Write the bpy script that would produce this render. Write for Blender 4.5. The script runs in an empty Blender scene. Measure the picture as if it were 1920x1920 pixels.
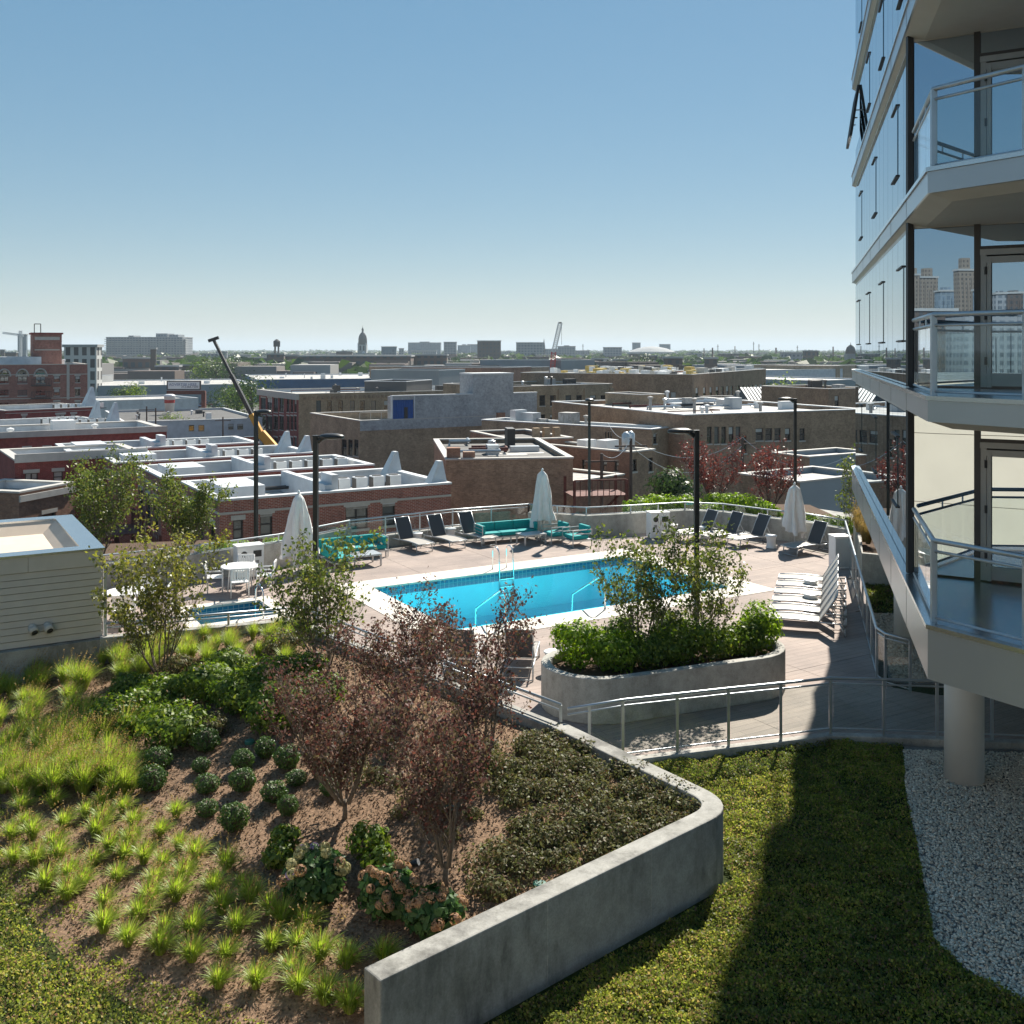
import bpy, math, random
import numpy as np
from mathutils import Vector, Matrix, noise as mnoise

# ------------------------------------------------------------------ camera, sky, sun, exposure
SC = bpy.context.scene
COL = SC.collection
R = math.radians
F, CX, HY, EYE = 1920.0, 960.0, 655.0, 7.2      # measured lens and horizon of the photograph

cam = bpy.data.cameras.new("camera"); cam_o = bpy.data.objects.new("camera", cam); COL.objects.link(cam_o)
cam.sensor_width = 36; cam.lens = 36.0 * F / 1920.0
cam.shift_y = -(960.0 - HY) / 1920.0
cam.clip_start = .1; cam.clip_end = 40000
cam_o.location = (0, 0, EYE); cam_o.rotation_euler = (R(90), 0, 0)
SC.camera = cam_o

SUN_EL, SUN_DIR = R(41), Vector((.38, .925, 0)).normalized()
world = bpy.data.worlds.new("World"); SC.world = world; world.use_nodes = True
wn = world.node_tree
sky = wn.nodes.new("ShaderNodeTexSky"); sky.sky_type = 'NISHITA'; sky.sun_disc = False
sky.sun_elevation = SUN_EL; sky.sun_rotation = math.atan2(SUN_DIR.x, SUN_DIR.y)
sky.air_density = 1.0; sky.dust_density = .1; sky.ozone_density = 3.0; sky.altitude = 900
gm_ = wn.nodes.new('ShaderNodeGamma'); gm_.inputs['Gamma'].default_value = .38      # softer sky contrast, the same over the whole dome
hs_ = wn.nodes.new('ShaderNodeHueSaturation'); hs_.inputs['Saturation'].default_value = 2.0; hs_.inputs['Hue'].default_value = .492
wn.links.new(sky.outputs[0], gm_.inputs['Color']); wn.links.new(gm_.outputs[0], hs_.inputs['Color']); wn.links.new(hs_.outputs[0], wn.nodes["Background"].inputs[0])
wn.nodes["Background"].inputs[1].default_value = .132
sl = bpy.data.lights.new("sun", 'SUN'); sl.energy = 4.8; sl.angle = R(.53); sl.color = (1, .93, .82)
so = bpy.data.objects.new("sun", sl); COL.objects.link(so); so.location = (0, 0, 60)
sd = Vector((SUN_DIR.x * math.cos(SUN_EL), SUN_DIR.y * math.cos(SUN_EL), math.sin(SUN_EL)))
so.rotation_euler = sd.to_track_quat('Z', 'Y').to_euler()
SC.view_settings.view_transform = 'Standard'; SC.view_settings.look = 'None'
SC.view_settings.gamma = 1; SC.view_settings.exposure = 1.1; SC.view_settings.use_curve_mapping = False
SC.render.engine = 'CYCLES'
SC.cycles.max_bounces = 8; SC.cycles.transparent_max_bounces = 24; SC.cycles.volume_bounces = 0
SC.cycles.sample_clamp_indirect = 6

# ------------------------------------------------------------------ helpers
rng = random.Random(7); nr = np.random.default_rng(7)
U = Vector((.861, .508)).normalized(); V = Vector((U.y, -U.x))      # the city grid / pool axes: U away-right, V towards the camera
def W(x, Y): return ((x - CX) * Y / F, Y)
def G(x, y, z=0.0):
    Y = F * (EYE - z) / (y - HY); return ((x - CX) * Y / F, Y)
def Zp(y, Y): return EYE - (y - HY) * Y / F

class MB:
    """collects shapes for ONE mesh object"""
    def __init__(s): s.v = []; s.f = []; s.smooth = False
    def add(s, vs, fs):
        n = len(s.v); s.v += [tuple(p) for p in vs]; s.f += [tuple(i + n for i in f) for f in fs]; return s
    def box(s, x0, x1, y0, y1, z0, z1):
        return s.add([(x0,y0,z0),(x1,y0,z0),(x1,y1,z0),(x0,y1,z0),(x0,y0,z1),(x1,y0,z1),(x1,y1,z1),(x0,y1,z1)],
                     [(0,3,2,1),(4,5,6,7),(0,1,5,4),(1,2,6,5),(2,3,7,6),(3,0,4,7)])
    def bar(s, a, b, w, h=None, up=(0,0,1)):
        h = w if h is None else h
        a = Vector(a); b = Vector(b); d = (b - a).normalized(); up = Vector(up)
        if abs(d.dot(up)) > .98: up = Vector((0,1,0)) if abs(d.y) < .9 else Vector((1,0,0))
        sx = d.cross(up).normalized(); sz = sx.cross(d).normalized(); sx *= w/2; sz *= h/2
        return s.add([a-sx-sz,a+sx-sz,a+sx+sz,a-sx+sz,b-sx-sz,b+sx-sz,b+sx+sz,b-sx+sz],
                     [(0,1,2,3),(7,6,5,4),(0,4,5,1),(1,5,6,2),(2,6,7,3),(3,7,4,0)])
    def tube(s, pts, r, n=8, cap=True):
        pts = [Vector(p) for p in pts]; rs = r if isinstance(r, (list, tuple)) else [r]*len(pts)
        vs = []; fs = []
        for i, p in enumerate(pts):
            d = (pts[min(i+1, len(pts)-1)] - pts[max(i-1, 0)]).normalized()
            up = Vector((0,0,1)) if abs(d.z) < .9 else Vector((1,0,0))
            sx = d.cross(up).normalized(); sy = sx.cross(d).normalized()
            for k in range(n):
                a = 2*math.pi*k/n; vs.append(p + sx*math.cos(a)*rs[i] + sy*math.sin(a)*rs[i])
        for i in range(len(pts)-1):
            for k in range(n):
                k2 = (k+1) % n; fs.append((i*n+k, (i+1)*n+k, (i+1)*n+k2, i*n+k2))
        if cap:
            fs.append(tuple(range(n))); m = (len(pts)-1)*n; fs.append(tuple(m+n-1-k for k in range(n)))
        return s.add(vs, fs)
    def prism(s, poly, z0, z1, cap=True):
        n = len(poly); vs = [(p[0],p[1],z0) for p in poly] + [(p[0],p[1],z1) for p in poly]
        fs = [(i,(i+1)%n,n+(i+1)%n,n+i) for i in range(n)]
        if cap: fs += [tuple(range(n-1,-1,-1)), tuple(range(n,2*n))]
        return s.add(vs, fs)
    def lathe(s, prof, n=20, c=(0,0,0), cap=True):
        vs = []; fs = []; m = len(prof)
        for r, z in prof:
            for k in range(n):
                a = 2*math.pi*k/n; vs.append((c[0]+r*math.cos(a), c[1]+r*math.sin(a), c[2]+z))
        for i in range(m-1):
            for k in range(n):
                k2 = (k+1)%n; fs.append((i*n+k, i*n+k2, (i+1)*n+k2, (i+1)*n+k))
        if cap: fs += [tuple(range(n-1,-1,-1)), tuple((m-1)*n+k for k in range(n))]
        return s.add(vs, fs)
    def build(s, name, mat, parent=None, smooth=False, bevel=0, loc=None, **pr):
        me = bpy.data.meshes.new(name); me.from_pydata(s.v, [], s.f); me.update()
        return mobj(name, me, mat, parent, smooth, bevel, loc, **pr)

def mobj(name, me, mat, parent=None, smooth=False, bevel=0, loc=None, **pr):
    if mat is not None:
        me.materials.clear(); me.materials.append(mat)
    if smooth: me.polygons.foreach_set('use_smooth', [True]*len(me.polygons))
    o = bpy.data.objects.new(name, me); COL.objects.link(o)
    if parent is not None: o.parent = parent
    if loc is not None: o.location = loc
    if bevel:
        b = o.modifiers.new('bevel', 'BEVEL'); b.width = bevel; b.segments = 2; b.limit_method = 'ANGLE'
    for k, v in pr.items(): o[k] = v
    return o
def tag(o, label, cat, group=None):
    o['label'] = label; o['category'] = cat
    if group: o['group'] = group
    return o
def thing(name, label, cat, loc=(0,0,0), rz=0.0, group=None):
    o = bpy.data.objects.new(name, None); COL.objects.link(o); o.empty_display_size = .2
    o.location = loc; o.rotation_euler = (0,0,rz); return tag(o, label, cat, group)
def struct(o): o['kind'] = 'structure'; return o
def copy_tree(o, parent=None, kids=None):
    if kids is None:
        kids = {}
        for q in COL.objects:
            if q.parent is not None: kids.setdefault(q.parent.name, []).append(q)
    c = o.copy(); COL.objects.link(c); c.parent = parent
    for ch in kids.get(o.name, []): copy_tree(ch, c, kids)
    return c
def dup(o, loc, rz, label=None, group=None, sc=None):
    c = copy_tree(o); c.location = loc; c.rotation_euler = (0,0,rz)
    if label: c['label'] = label
    if group: c['group'] = group
    if sc: c.scale = (sc,)*3 if not hasattr(sc, '__len__') else sc
    return c

# ------------------------------------------------------------------ materials
def nt(name):
    m = bpy.data.materials.new(name); m.use_nodes = True
    return m, m.node_tree, m.node_tree.nodes["Principled BSDF"]
def ramp(t, stops):
    r = t.nodes.new('ShaderNodeValToRGB'); e = r.color_ramp.elements
    while len(e) < len(stops): e.new(.5)
    for i, (p, c) in enumerate(stops): e[i].position = p; e[i].color = (*c, 1)
    return r
def coords(t, kind='Object', scale=(1,1,1)):
    tc = t.nodes.new('ShaderNodeTexCoord'); mp = t.nodes.new('ShaderNodeMapping')
    mp.inputs['Scale'].default_value = scale; t.links.new(tc.outputs[kind], mp.inputs[0]); return mp.outputs[0]
def noise(t, vec, scale, detail=5, rough=.6):
    n = t.nodes.new('ShaderNodeTexNoise'); n.inputs['Scale'].default_value = scale
    n.inputs['Detail'].default_value = detail; n.inputs['Roughness'].default_value = rough
    t.links.new(vec, n.inputs['Vector']); return n.outputs['Fac']
def bump(t, p, h, strength=.3, dist=.02):
    b = t.nodes.new('ShaderNodeBump'); b.inputs['Strength'].default_value = strength; b.inputs['Distance'].default_value = dist
    t.links.new(h, b.inputs['Height']); t.links.new(b.outputs[0], p.inputs['Normal'])
def sc3(c, k): return tuple(min(1, a*k) for a in c)
def simple(name, col, rough=.6, metal=0.0, var=.15, scale=6.0, bmp=0.0, coord='Object', stretch=(1,1,1), spec=.5, detail=6):
    m, t, p = nt(name); p.inputs['Roughness'].default_value = rough; p.inputs['Metallic'].default_value = metal
    p.inputs['Specular IOR Level'].default_value = spec
    v = coords(t, coord, stretch); n = noise(t, v, scale, detail)
    r = ramp(t, [(.3, sc3(col, 1-var)), (.7, sc3(col, 1+var))]); t.links.new(n, r.inputs[0])
    t.links.new(r.outputs[0], p.inputs['Base Color'])
    if bmp: bump(t, p, n, bmp)
    return m
def concrete(name, col, stain=.45, streak=True):
    m, t, p = nt(name); p.inputs['Roughness'].default_value = .85; p.inputs['Specular IOR Level'].default_value = .3
    v = coords(t); v2 = coords(t, 'Object', (1.2, 1.2, .35 if streak else 1.2))
    a = noise(t, v2, 1.3, 6, .65); b = noise(t, v, 38, 4, .7); c = noise(t, v, 5, 6, .7)
    r = ramp(t, [(.32, sc3(col, 1-stain)), (.5, col), (.72, sc3(col, 1.22))]); t.links.new(a, r.inputs[0])
    r2 = ramp(t, [(.3, (.78,.78,.78)), (.6, (1,1,1))]); t.links.new(b, r2.inputs[0])
    r3 = ramp(t, [(.3, (.72,.72,.7)), (.6, (1,1,1))]); t.links.new(c, r3.inputs[0])
    x = t.nodes.new('ShaderNodeMixRGB'); x.blend_type = 'MULTIPLY'; x.inputs[0].default_value = 1
    y = t.nodes.new('ShaderNodeMixRGB'); y.blend_type = 'MULTIPLY'; y.inputs[0].default_value = 1
    t.links.new(r.outputs[0], x.inputs[1]); t.links.new(r2.outputs[0], x.inputs[2])
    t.links.new(x.outputs[0], y.inputs[1]); t.links.new(r3.outputs[0], y.inputs[2])
    t.links.new(y.outputs[0], p.inputs['Base Color']); bump(t, p, b, .25, .01); return m
def brick(name, c1, c2, mortar, bw=.21, bh=.072, stain=.3, mort=.012):
    m, t, p = nt(name); p.inputs['Roughness'].default_value = .88; p.inputs['Specular IOR Level'].default_value = .25
    tc = t.nodes.new('ShaderNodeTexCoord'); sp = t.nodes.new('ShaderNodeSeparateXYZ'); t.links.new(tc.outputs['Object'], sp.inputs[0])
    ad = t.nodes.new('ShaderNodeMath'); t.links.new(sp.outputs[0], ad.inputs[0]); t.links.new(sp.outputs[1], ad.inputs[1])
    cb = t.nodes.new('ShaderNodeCombineXYZ'); t.links.new(ad.outputs[0], cb.inputs[0]); t.links.new(sp.outputs[2], cb.inputs[1])
    b = t.nodes.new('ShaderNodeTexBrick'); t.links.new(cb.outputs[0], b.inputs['Vector'])
    b.inputs['Scale'].default_value = 1; b.inputs['Brick Width'].default_value = bw; b.inputs['Row Height'].default_value = bh
    b.inputs['Mortar Size'].default_value = mort; b.inputs['Mortar Smooth'].default_value = .2
    b.inputs['Color1'].default_value = (*c1,1); b.inputs['Color2'].default_value = (*c2,1); b.inputs['Mortar'].default_value = (*mortar,1)
    n = noise(t, tc.outputs['Object'], .55, 7, .7); r = ramp(t, [(.3, (1-stain*.8,)*3), (.62, (1.12,)*3)]); t.links.new(n, r.inputs[0])
    n2 = noise(t, tc.outputs['Object'], 3.2, 9, .85); r2 = ramp(t, [(.36, (.72,.70,.68)), (.62, (1.2,1.18,1.15))]); t.links.new(n2, r2.inputs[0])
    x = t.nodes.new('ShaderNodeMixRGB'); x.blend_type = 'MULTIPLY'; x.inputs[0].default_value = 1
    y = t.nodes.new('ShaderNodeMixRGB'); y.blend_type = 'MULTIPLY'; y.inputs[0].default_value = 1
    t.links.new(b.outputs[0], x.inputs[1]); t.links.new(r.outputs[0], x.inputs[2])
    t.links.new(x.outputs[0], y.inputs[1]); t.links.new(r2.outputs[0], y.inputs[2])
    t.links.new(y.outputs[0], p.inputs['Base Color'])
    bump(t, p, b.outputs['Fac'], -.4, .01); return m
def leafmat(name, cols, trans=.35, rough=.38, spec=.5):
    """leaf colour differs from leaf to leaf (random per island); light comes through the blade"""
    m, t, p = nt(name); g = t.nodes.new('ShaderNodeNewGeometry'); n = len(cols)
    r = ramp(t, [(i/(n-1) if n > 1 else 0, c) for i, c in enumerate(cols)]); r.color_ramp.interpolation = 'LINEAR'
    t.links.new(g.outputs['Random Per Island'], r.inputs[0]); t.links.new(r.outputs[0], p.inputs['Base Color'])
    p.inputs['Roughness'].default_value = rough; p.inputs['Specular IOR Level'].default_value = spec
    tr = t.nodes.new('ShaderNodeBsdfTranslucent'); hs = t.nodes.new('ShaderNodeHueSaturation')
    hs.inputs['Value'].default_value = 1.5; hs.inputs['Saturation'].default_value = 1.1
    t.links.new(r.outputs[0], hs.inputs['Color']); t.links.new(hs.outputs[0], tr.inputs[0])
    mx = t.nodes.new('ShaderNodeMixShader'); mx.inputs[0].default_value = trans
    t.links.new(p.outputs[0], mx.inputs[1]); t.links.new(tr.outputs[0], mx.inputs[2])
    t.links.new(mx.outputs[0], t.nodes['Material Output'].inputs[0]); return m
def schlick(t, f0, f90=1.0):
    """Fresnel reflectance that is the same from both sides of a thin sheet"""
    lw = t.nodes.new('ShaderNodeLayerWeight'); lw.inputs['Blend'].default_value = .5
    pw_ = t.nodes.new('ShaderNodeMath'); pw_.operation = 'POWER'; pw_.inputs[1].default_value = 5; t.links.new(lw.outputs['Facing'], pw_.inputs[0])
    ma = t.nodes.new('ShaderNodeMath'); ma.operation = 'MULTIPLY_ADD'; ma.inputs[1].default_value = f90-f0; ma.inputs[2].default_value = f0; ma.use_clamp = True
    t.links.new(pw_.outputs[0], ma.inputs[0]); return ma.outputs[0]
def glassmat(name, tint=(.85,.92,.9), ior=1.45, boost=0.0):
    """thin clear pane: light passes straight through, mirror reflection by Fresnel"""
    m, t, p = nt(name); t.nodes.remove(p)
    tr = t.nodes.new('ShaderNodeBsdfTransparent'); tr.inputs[0].default_value = (*tint,1)
    gl = t.nodes.new('ShaderNodeBsdfGlossy'); gl.inputs['Roughness'].default_value = .0; gl.inputs[0].default_value = (.95,.97,1,1)
    mx = t.nodes.new('ShaderNodeMixShader'); fac = schlick(t, ((ior-1)/(ior+1))**2+boost)
    t.links.new(fac, mx.inputs[0]); t.links.new(tr.outputs[0], mx.inputs[1]); t.links.new(gl.outputs[0], mx.inputs[2])
    t.links.new(mx.outputs[0], t.nodes['Material Output'].inputs[0]); return m
def mirrorglass(name, dark=(.012,.018,.022), tint=(.62,.72,.78), ior=1.9, boost=.1, wave=.0):
    """coated window glass: dark room behind, strong reflection, slightly wavy"""
    m, t, p = nt(name); p.inputs['Base Color'].default_value = (*dark,1); p.inputs['Roughness'].default_value = .6
    p.inputs['Specular IOR Level'].default_value = 0
    gl = t.nodes.new('ShaderNodeBsdfGlossy'); gl.inputs['Roughness'].default_value = .0; gl.inputs[0].default_value = (*tint,1)
    mx = t.nodes.new('ShaderNodeMixShader'); t.links.new(schlick(t, ((ior-1)/(ior+1))**2+boost), mx.inputs[0])
    t.links.new(p.outputs[0], mx.inputs[1]); t.links.new(gl.outputs[0], mx.inputs[2])
    if wave:
        n = noise(t, coords(t), .9, 1); b = t.nodes.new('ShaderNodeBump'); b.inputs['Strength'].default_value = wave
        b.inputs['Distance'].default_value = .02; t.links.new(n, b.inputs['Height']); t.links.new(b.outputs[0], gl.inputs['Normal'])
    t.links.new(mx.outputs[0], t.nodes['Material Output'].inputs[0]); return m

M = {}
M['conc'] = concrete('board_formed_concrete', (.35,.345,.32), .62)
M['conc_light'] = concrete('light_concrete', (.42,.41,.38), .3)
M['steel'] = simple('galvanised_steel', (.42,.46,.49), .38, .75, .08, 3)
M['white_metal'] = simple('silver_metal', (.50,.51,.52), .38, .5, .04, 3)
M['dark_metal'] = simple('black_pole_paint', (.018,.019,.02), .4, 0, .1, 4)
M['chrome'] = simple('polished_steel', (.75,.77,.78), .12, 1, .03, 3)
M['plastic'] = simple('white_plastic', (.78,.78,.77), .35, 0, .03, 4)
M['alu'] = simple('aluminium_panel', (.50,.525,.545), .33, .35, .05, 1.2)
M['alu_fascia'] = simple('fascia_metal', (.40,.43,.455), .3, .55, .04, .8)
M['flash'] = simple('edge_flashing', (.55,.58,.6), .22, .9, .04, 2)
M['soffit'] = simple('soffit_plaster', (.44,.425,.39), .7, 0, .05, 2)
M['frame_grey'] = simple('grey_window_frame', (.25,.26,.26), .45, .3, .05, 3)
M['frame_dark'] = simple('dark_window_frame', (.03,.028,.028), .5, 0, .1, 3)
M['teal'] = simple('teal_fabric', (.004,.30,.30), .85, 0, .12, 14, .1)
M['sling_dark'] = simple('charcoal_sling', (.055,.058,.065), .7, 0, .1, 60)  # lounger sling as seen on the backrests, their shade painted into the colour
M['sling_mid'] = simple('grey_sling_seat', (.30,.285,.26), .7, 0, .06, 60)  # the same sling on the seats, sunlight put into the paler colour
M['yellow_straw'] = simple('yellow_roof_debris', (.55,.40,.12), .8, 0, .3, 3)
M['sling_light'] = simple('pale_sling', (.30,.29,.265), .7, 0, .06, 60)
M['canvas'] = simple('white_canvas', (.72,.70,.68), .9, 0, .06, 5, .15)
M['soil'] = simple('bark_mulch', (.215,.14,.09), .95, 0, .45, 26, .8, spec=.15)
M['soil_dark'] = simple('planter_soil', (.10,.066,.045), .95, 0, .4, 30, .7, spec=.15)
M['membrane'] = simple('white_roof_membrane', (.47,.46,.44), .75, 0, .28, .5)
M['membrane_grey'] = simple('grey_roof_membrane', (.36,.36,.36), .8, 0, .2, .5)
M['tar'] = simple('tar_roof', (.06,.06,.062), .9, 0, .3, .6)
M['coping'] = simple('stone_coping', (.45,.43,.40), .75, 0, .12, 2)
M['coping_white'] = simple('white_coping', (.56,.58,.59), .6, 0, .12, 1.5)
M['white_paint'] = simple('white_painted_wall', (.50,.53,.56), .7, 0, .16, .9)
M['glass'] = glassmat('railing_glass', (.93,.965,.955), 1.5)
M['glass_tower'] = mirrorglass('tower_glass', (.02,.028,.034), (.84,.90,.94), 1.7, .28, .004)
M['glass_room'] = mirrorglass('balcony_glass', (.018,.022,.026), (.60,.73,.86), 1.7, .54, .02)
M['pane'] = mirrorglass('window_pane', (.012,.013,.015), (.7,.74,.76), 1.6, .10)
M['pane_blind'] = simple('window_blind', (.42,.43,.42), .4, 0, .1, 2)
M['pane_half'] = mirrorglass('window_pane_curtained', (.10,.11,.11), (.7,.74,.76), 1.55, .08)
M['brick_red'] = brick('red_brown_brick', (.31,.085,.058), (.22,.058,.045), (.37,.29,.25))
M['brick_maroon'] = brick('maroon_brick', (.26,.05,.045), (.195,.038,.037), (.27,.11,.10))
M['brick_tan'] = brick('tan_common_brick', (.42,.31,.20), (.30,.215,.14), (.36,.29,.22), stain=.45)
M['brick_brown'] = brick('brown_common_brick', (.36,.245,.16), (.25,.165,.11), (.31,.245,.19), stain=.45)
M['brick_rust'] = brick('rust_brick', (.33,.17,.11), (.24,.12,.085), (.28,.2,.155), stain=.4)
M['brick_grey'] = brick('grey_painted_brick', (.42,.44,.465), (.35,.37,.395), (.35,.37,.39), stain=.3)
M['brick_far'] = simple('far_brick', (.14,.085,.07), .9, 0, .25, .2)
M['stone_far'] = simple('far_concrete', (.33,.34,.34), .9, 0, .12, .1)
M['far_dark'] = simple('far_dark_wall', (.10,.10,.10), .9, 0, .2, .1)
M['far_glass'] = simple('far_glass_wall', (.16,.20,.23), .35, 0, .15, .1)
M['lintel'] = simple('limestone_lintel', (.44,.42,.38), .8, 0, .1, 3)
M['blue_board'] = simple('blue_corrugated', (.012,.09,.34), .55, 0, .12, 2)
M['blue_wall'] = simple('blue_warehouse_wall', (.03,.10,.22), .6, 0, .15, .3)
M['grey_wall'] = simple('grey_warehouse_wall', (.24,.28,.31), .8, 0, .1, .2)
M['wood_red'] = simple('red_stained_wood', (.12,.035,.025), .8, 0, .3, 3)
M['yellow'] = simple('crane_yellow', (.60,.30,.02), .5, 0, .1, 2)
M['red_paint'] = simple('red_paint', (.45,.03,.025), .5, 0, .1, 2)
M['bark'] = simple('grey_brown_bark', (.155,.125,.095), .9, 0, .3, 20, .5)
M['bark_dark'] = simple('dark_bark', (.09,.065,.055), .9, 0, .3, 20, .5)

def seam_roof(name, col, step):
    m = simple(name, col, .75, 0, .30, .45); t = m.node_tree; p = t.nodes['Principled BSDF']; src = p.inputs['Base Color'].links[0].from_socket
    b = t.nodes.new('ShaderNodeTexBrick'); b.inputs['Scale'].default_value = 1; b.inputs['Brick Width'].default_value = 9; b.inputs['Row Height'].default_value = step; b.inputs['Mortar Size'].default_value = .05
    b.inputs['Color1'].default_value = (1,1,1,1); b.inputs['Color2'].default_value = (.88,.88,.88,1); b.inputs['Mortar'].default_value = (.68,.67,.65,1); t.links.new(coords(t), b.inputs['Vector'])
    st = noise(t, coords(t), 2.2, 8, .75); r = ramp(t, [(.38,(.66,.64,.61)),(.58,(1.05,1.05,1.05))]); t.links.new(st, r.inputs[0])
    x = t.nodes.new('ShaderNodeMixRGB'); x.blend_type = 'MULTIPLY'; x.inputs[0].default_value = 1; y = t.nodes.new('ShaderNodeMixRGB'); y.blend_type = 'MULTIPLY'; y.inputs[0].default_value = 1
    t.links.new(src, x.inputs[1]); t.links.new(b.outputs[0], x.inputs[2]); t.links.new(x.outputs[0], y.inputs[1]); t.links.new(r.outputs[0], y.inputs[2]); t.links.new(y.outputs[0], p.inputs['Base Color']); return m
M['membrane'] = seam_roof('white_roof_membrane_seamed', (.47,.46,.44), 1.9); M['membrane_grey'] = seam_roof('grey_roof_membrane_seamed', (.36,.355,.345), 1.4); M['tar'] = seam_roof('tar_roof_seamed', (.09,.088,.086), 1.0)
# ------------------------------------------------------------------ terrain, podium, deck, pool
GROUND = -9.5
def city_ground_mat():
    m, t, p = nt('city_ground_mat'); p.inputs['Roughness'].default_value = .95; p.inputs['Specular IOR Level'].default_value = .1
    v = coords(t); a = noise(t, v, .012, 8, .65); b = noise(t, v, .08, 6, .6)
    r = ramp(t, [(.40, (.075,.072,.07)), (.5, (.13,.125,.115)), (.56, (.05,.075,.032)), (.7, (.035,.055,.025))]); t.links.new(a, r.inputs[0])
    r2 = ramp(t, [(.3, (.6,.6,.6)), (.7, (1,1,1))]); t.links.new(b, r2.inputs[0])
    x = t.nodes.new('ShaderNodeMixRGB'); x.blend_type = 'MULTIPLY'; x.inputs[0].default_value = 1
    t.links.new(r.outputs[0], x.inputs[1]); t.links.new(r2.outputs[0], x.inputs[2]); t.links.new(x.outputs[0], p.inputs['Base Color']); return m
M['city'] = city_ground_mat()
struct(MB().add([(-16000,-4000,GROUND),(16000,-4000,GROUND),(16000,24000,GROUND),(-16000,24000,GROUND)], [(0,1,2,3)]).build('city_ground', M['city']))

def in_poly(x, y, P):
    c = False; j = len(P)-1
    for i in range(len(P)):
        xi, yi = P[i][0], P[i][1]; xj, yj = P[j][0], P[j][1]
        if (yi > y) != (yj > y) and x < (xj-xi)*(y-yi)/(yj-yi)+xi: c = not c
        j = i
    return c
def clip(poly, fn):
    """Sutherland-Hodgman against one half plane; fn(p) >= 0 is inside"""
    out = []
    for i in range(len(poly)):
        a, b = poly[i], poly[(i+1) % len(poly)]; fa, fb = fn(a), fn(b)
        if fa >= 0: out.append(a)
        if (fa >= 0) != (fb >= 0):
            k = fa/(fa-fb); out.append((a[0]+(b[0]-a[0])*k, a[1]+(b[1]-a[1])*k))
    return out
def area(p): return .5*sum(p[i][0]*p[(i+1)%len(p)][1]-p[(i+1)%len(p)][0]*p[i][1] for i in range(len(p)))

PODIUM = [(-20,5),(24,5),(24,34),(18,42),(14,47.5),(8,48),(5,46),(3.6,43.2),(.5,42.2),(-2.8,41),(-6.6,38.6),(-9,36),(-11,37.5),(-16,36.5),(-20,33)]
struct(MB().prism(PODIUM, GROUND, -.16).build('podium', M['conc']))

BACK = [(11.85,36.4),(10.8,38.0),(9.65,38.9),(8.27,40.3),(6.9,40.7),(4.68,39.9),(2.86,39.35),(.66,40.2),(-2.2,38.9),(-5.7,36.4),(-7.6,33.66),(-9.77,31.7),(-12.1,30.2),(-12.9,29.0)]
FRONT = [(.95,17.45),(1.94,17.9),(3.9,18.5),(5.3,18.9),(5.93,19.1),(6.55,19.05),(7.6,18.95),(8.8,18.8),(12.5,18.4)]
RIGHT = [(12.5,20.8),(8.75,21.35),(8.12,21.8),(8.0,22.4),(10.1,30.06)]
SHED0 = Vector((-9.1,22.75))
SHED_B = SHED0 - V*5.3
DECK = FRONT + RIGHT + BACK + [(SHED_B.x, SHED_B.y), (SHED0.x, SHED0.y), (-5.15,24.3)]
PA = Vector((-4.18,30.9)); PL, PW, COP = 9.3, 5.4, 1.0      # pool: far-left water corner, length along U, width along V
def pool_uv(p): d = Vector((p[0],p[1]))-PA; return d.dot(U), d.dot(V)
def pw(u, v): q = PA + U*u + V*v; return (q.x, q.y)

def deck_mat():
    m, t, p = nt('stamped_concrete'); p.inputs['Roughness'].default_value = .82; p.inputs['Specular IOR Level'].default_value = .3
    tc = t.nodes.new('ShaderNodeTexCoord'); mp = t.nodes.new('ShaderNodeMapping'); mp.vector_type = 'TEXTURE'
    mp.inputs['Rotation'].default_value = (0,0,math.atan2(U.y,U.x)); t.links.new(tc.outputs['Object'], mp.inputs[0])
    b = t.nodes.new('ShaderNodeTexBrick'); t.links.new(mp.outputs[0], b.inputs['Vector']); b.inputs['Scale'].default_value = 1
    b.inputs['Brick Width'].default_value = 1.5; b.inputs['Row Height'].default_value = .19; b.inputs['Mortar Size'].default_value = .006
    b.inputs['Color1'].default_value = (.36,.295,.262,1); b.inputs['Color2'].default_value = (.315,.262,.236,1); b.inputs['Mortar'].default_value = (.2,.165,.15,1)
    mp2 = t.nodes.new('ShaderNodeMapping'); mp2.inputs['Scale'].default_value = (.5,8,1); t.links.new(mp.outputs[0], mp2.inputs[0])
    g = noise(t, mp2.outputs[0], 2.5, 6, .7); r = ramp(t, [(.3,(.8,.79,.78)),(.65,(1.05,1.04,1.03))]); t.links.new(g, r.inputs[0])
    g2 = noise(t, tc.outputs['Object'], .5, 5, .6); r2 = ramp(t, [(.35,(.80,.80,.81)),(.6,(1.06,1.05,1.04))]); t.links.new(g2, r2.inputs[0])
    x = t.nodes.new('ShaderNodeMixRGB'); x.blend_type='MULTIPLY'; x.inputs[0].default_value=1
    y = t.nodes.new('ShaderNodeMixRGB'); y.blend_type='MULTIPLY'; y.inputs[0].default_value=1
    t.links.new(b.outputs[0], x.inputs[1]); t.links.new(r.outputs[0], x.inputs[2]); t.links.new(x.outputs[0], y.inputs[1]); t.links.new(r2.outputs[0], y.inputs[2])
    t.links.new(y.outputs[0], p.inputs['Base Color']); bump(t, p, g, .2, .01); return m
M['deck'] = deck_mat()
M['pool_coping'] = simple('pale_pool_coping', (.60,.555,.49), .75, 0, .08, 3)
deck_base = struct(MB().prism([p for p in DECK], -.158, -.03).build('pool_deck_floor', M['conc_light']))
# remove the pool and spa from the base: it is only a low screed, the basins are cut through below it
deck_base.location.z = -.004
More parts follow.
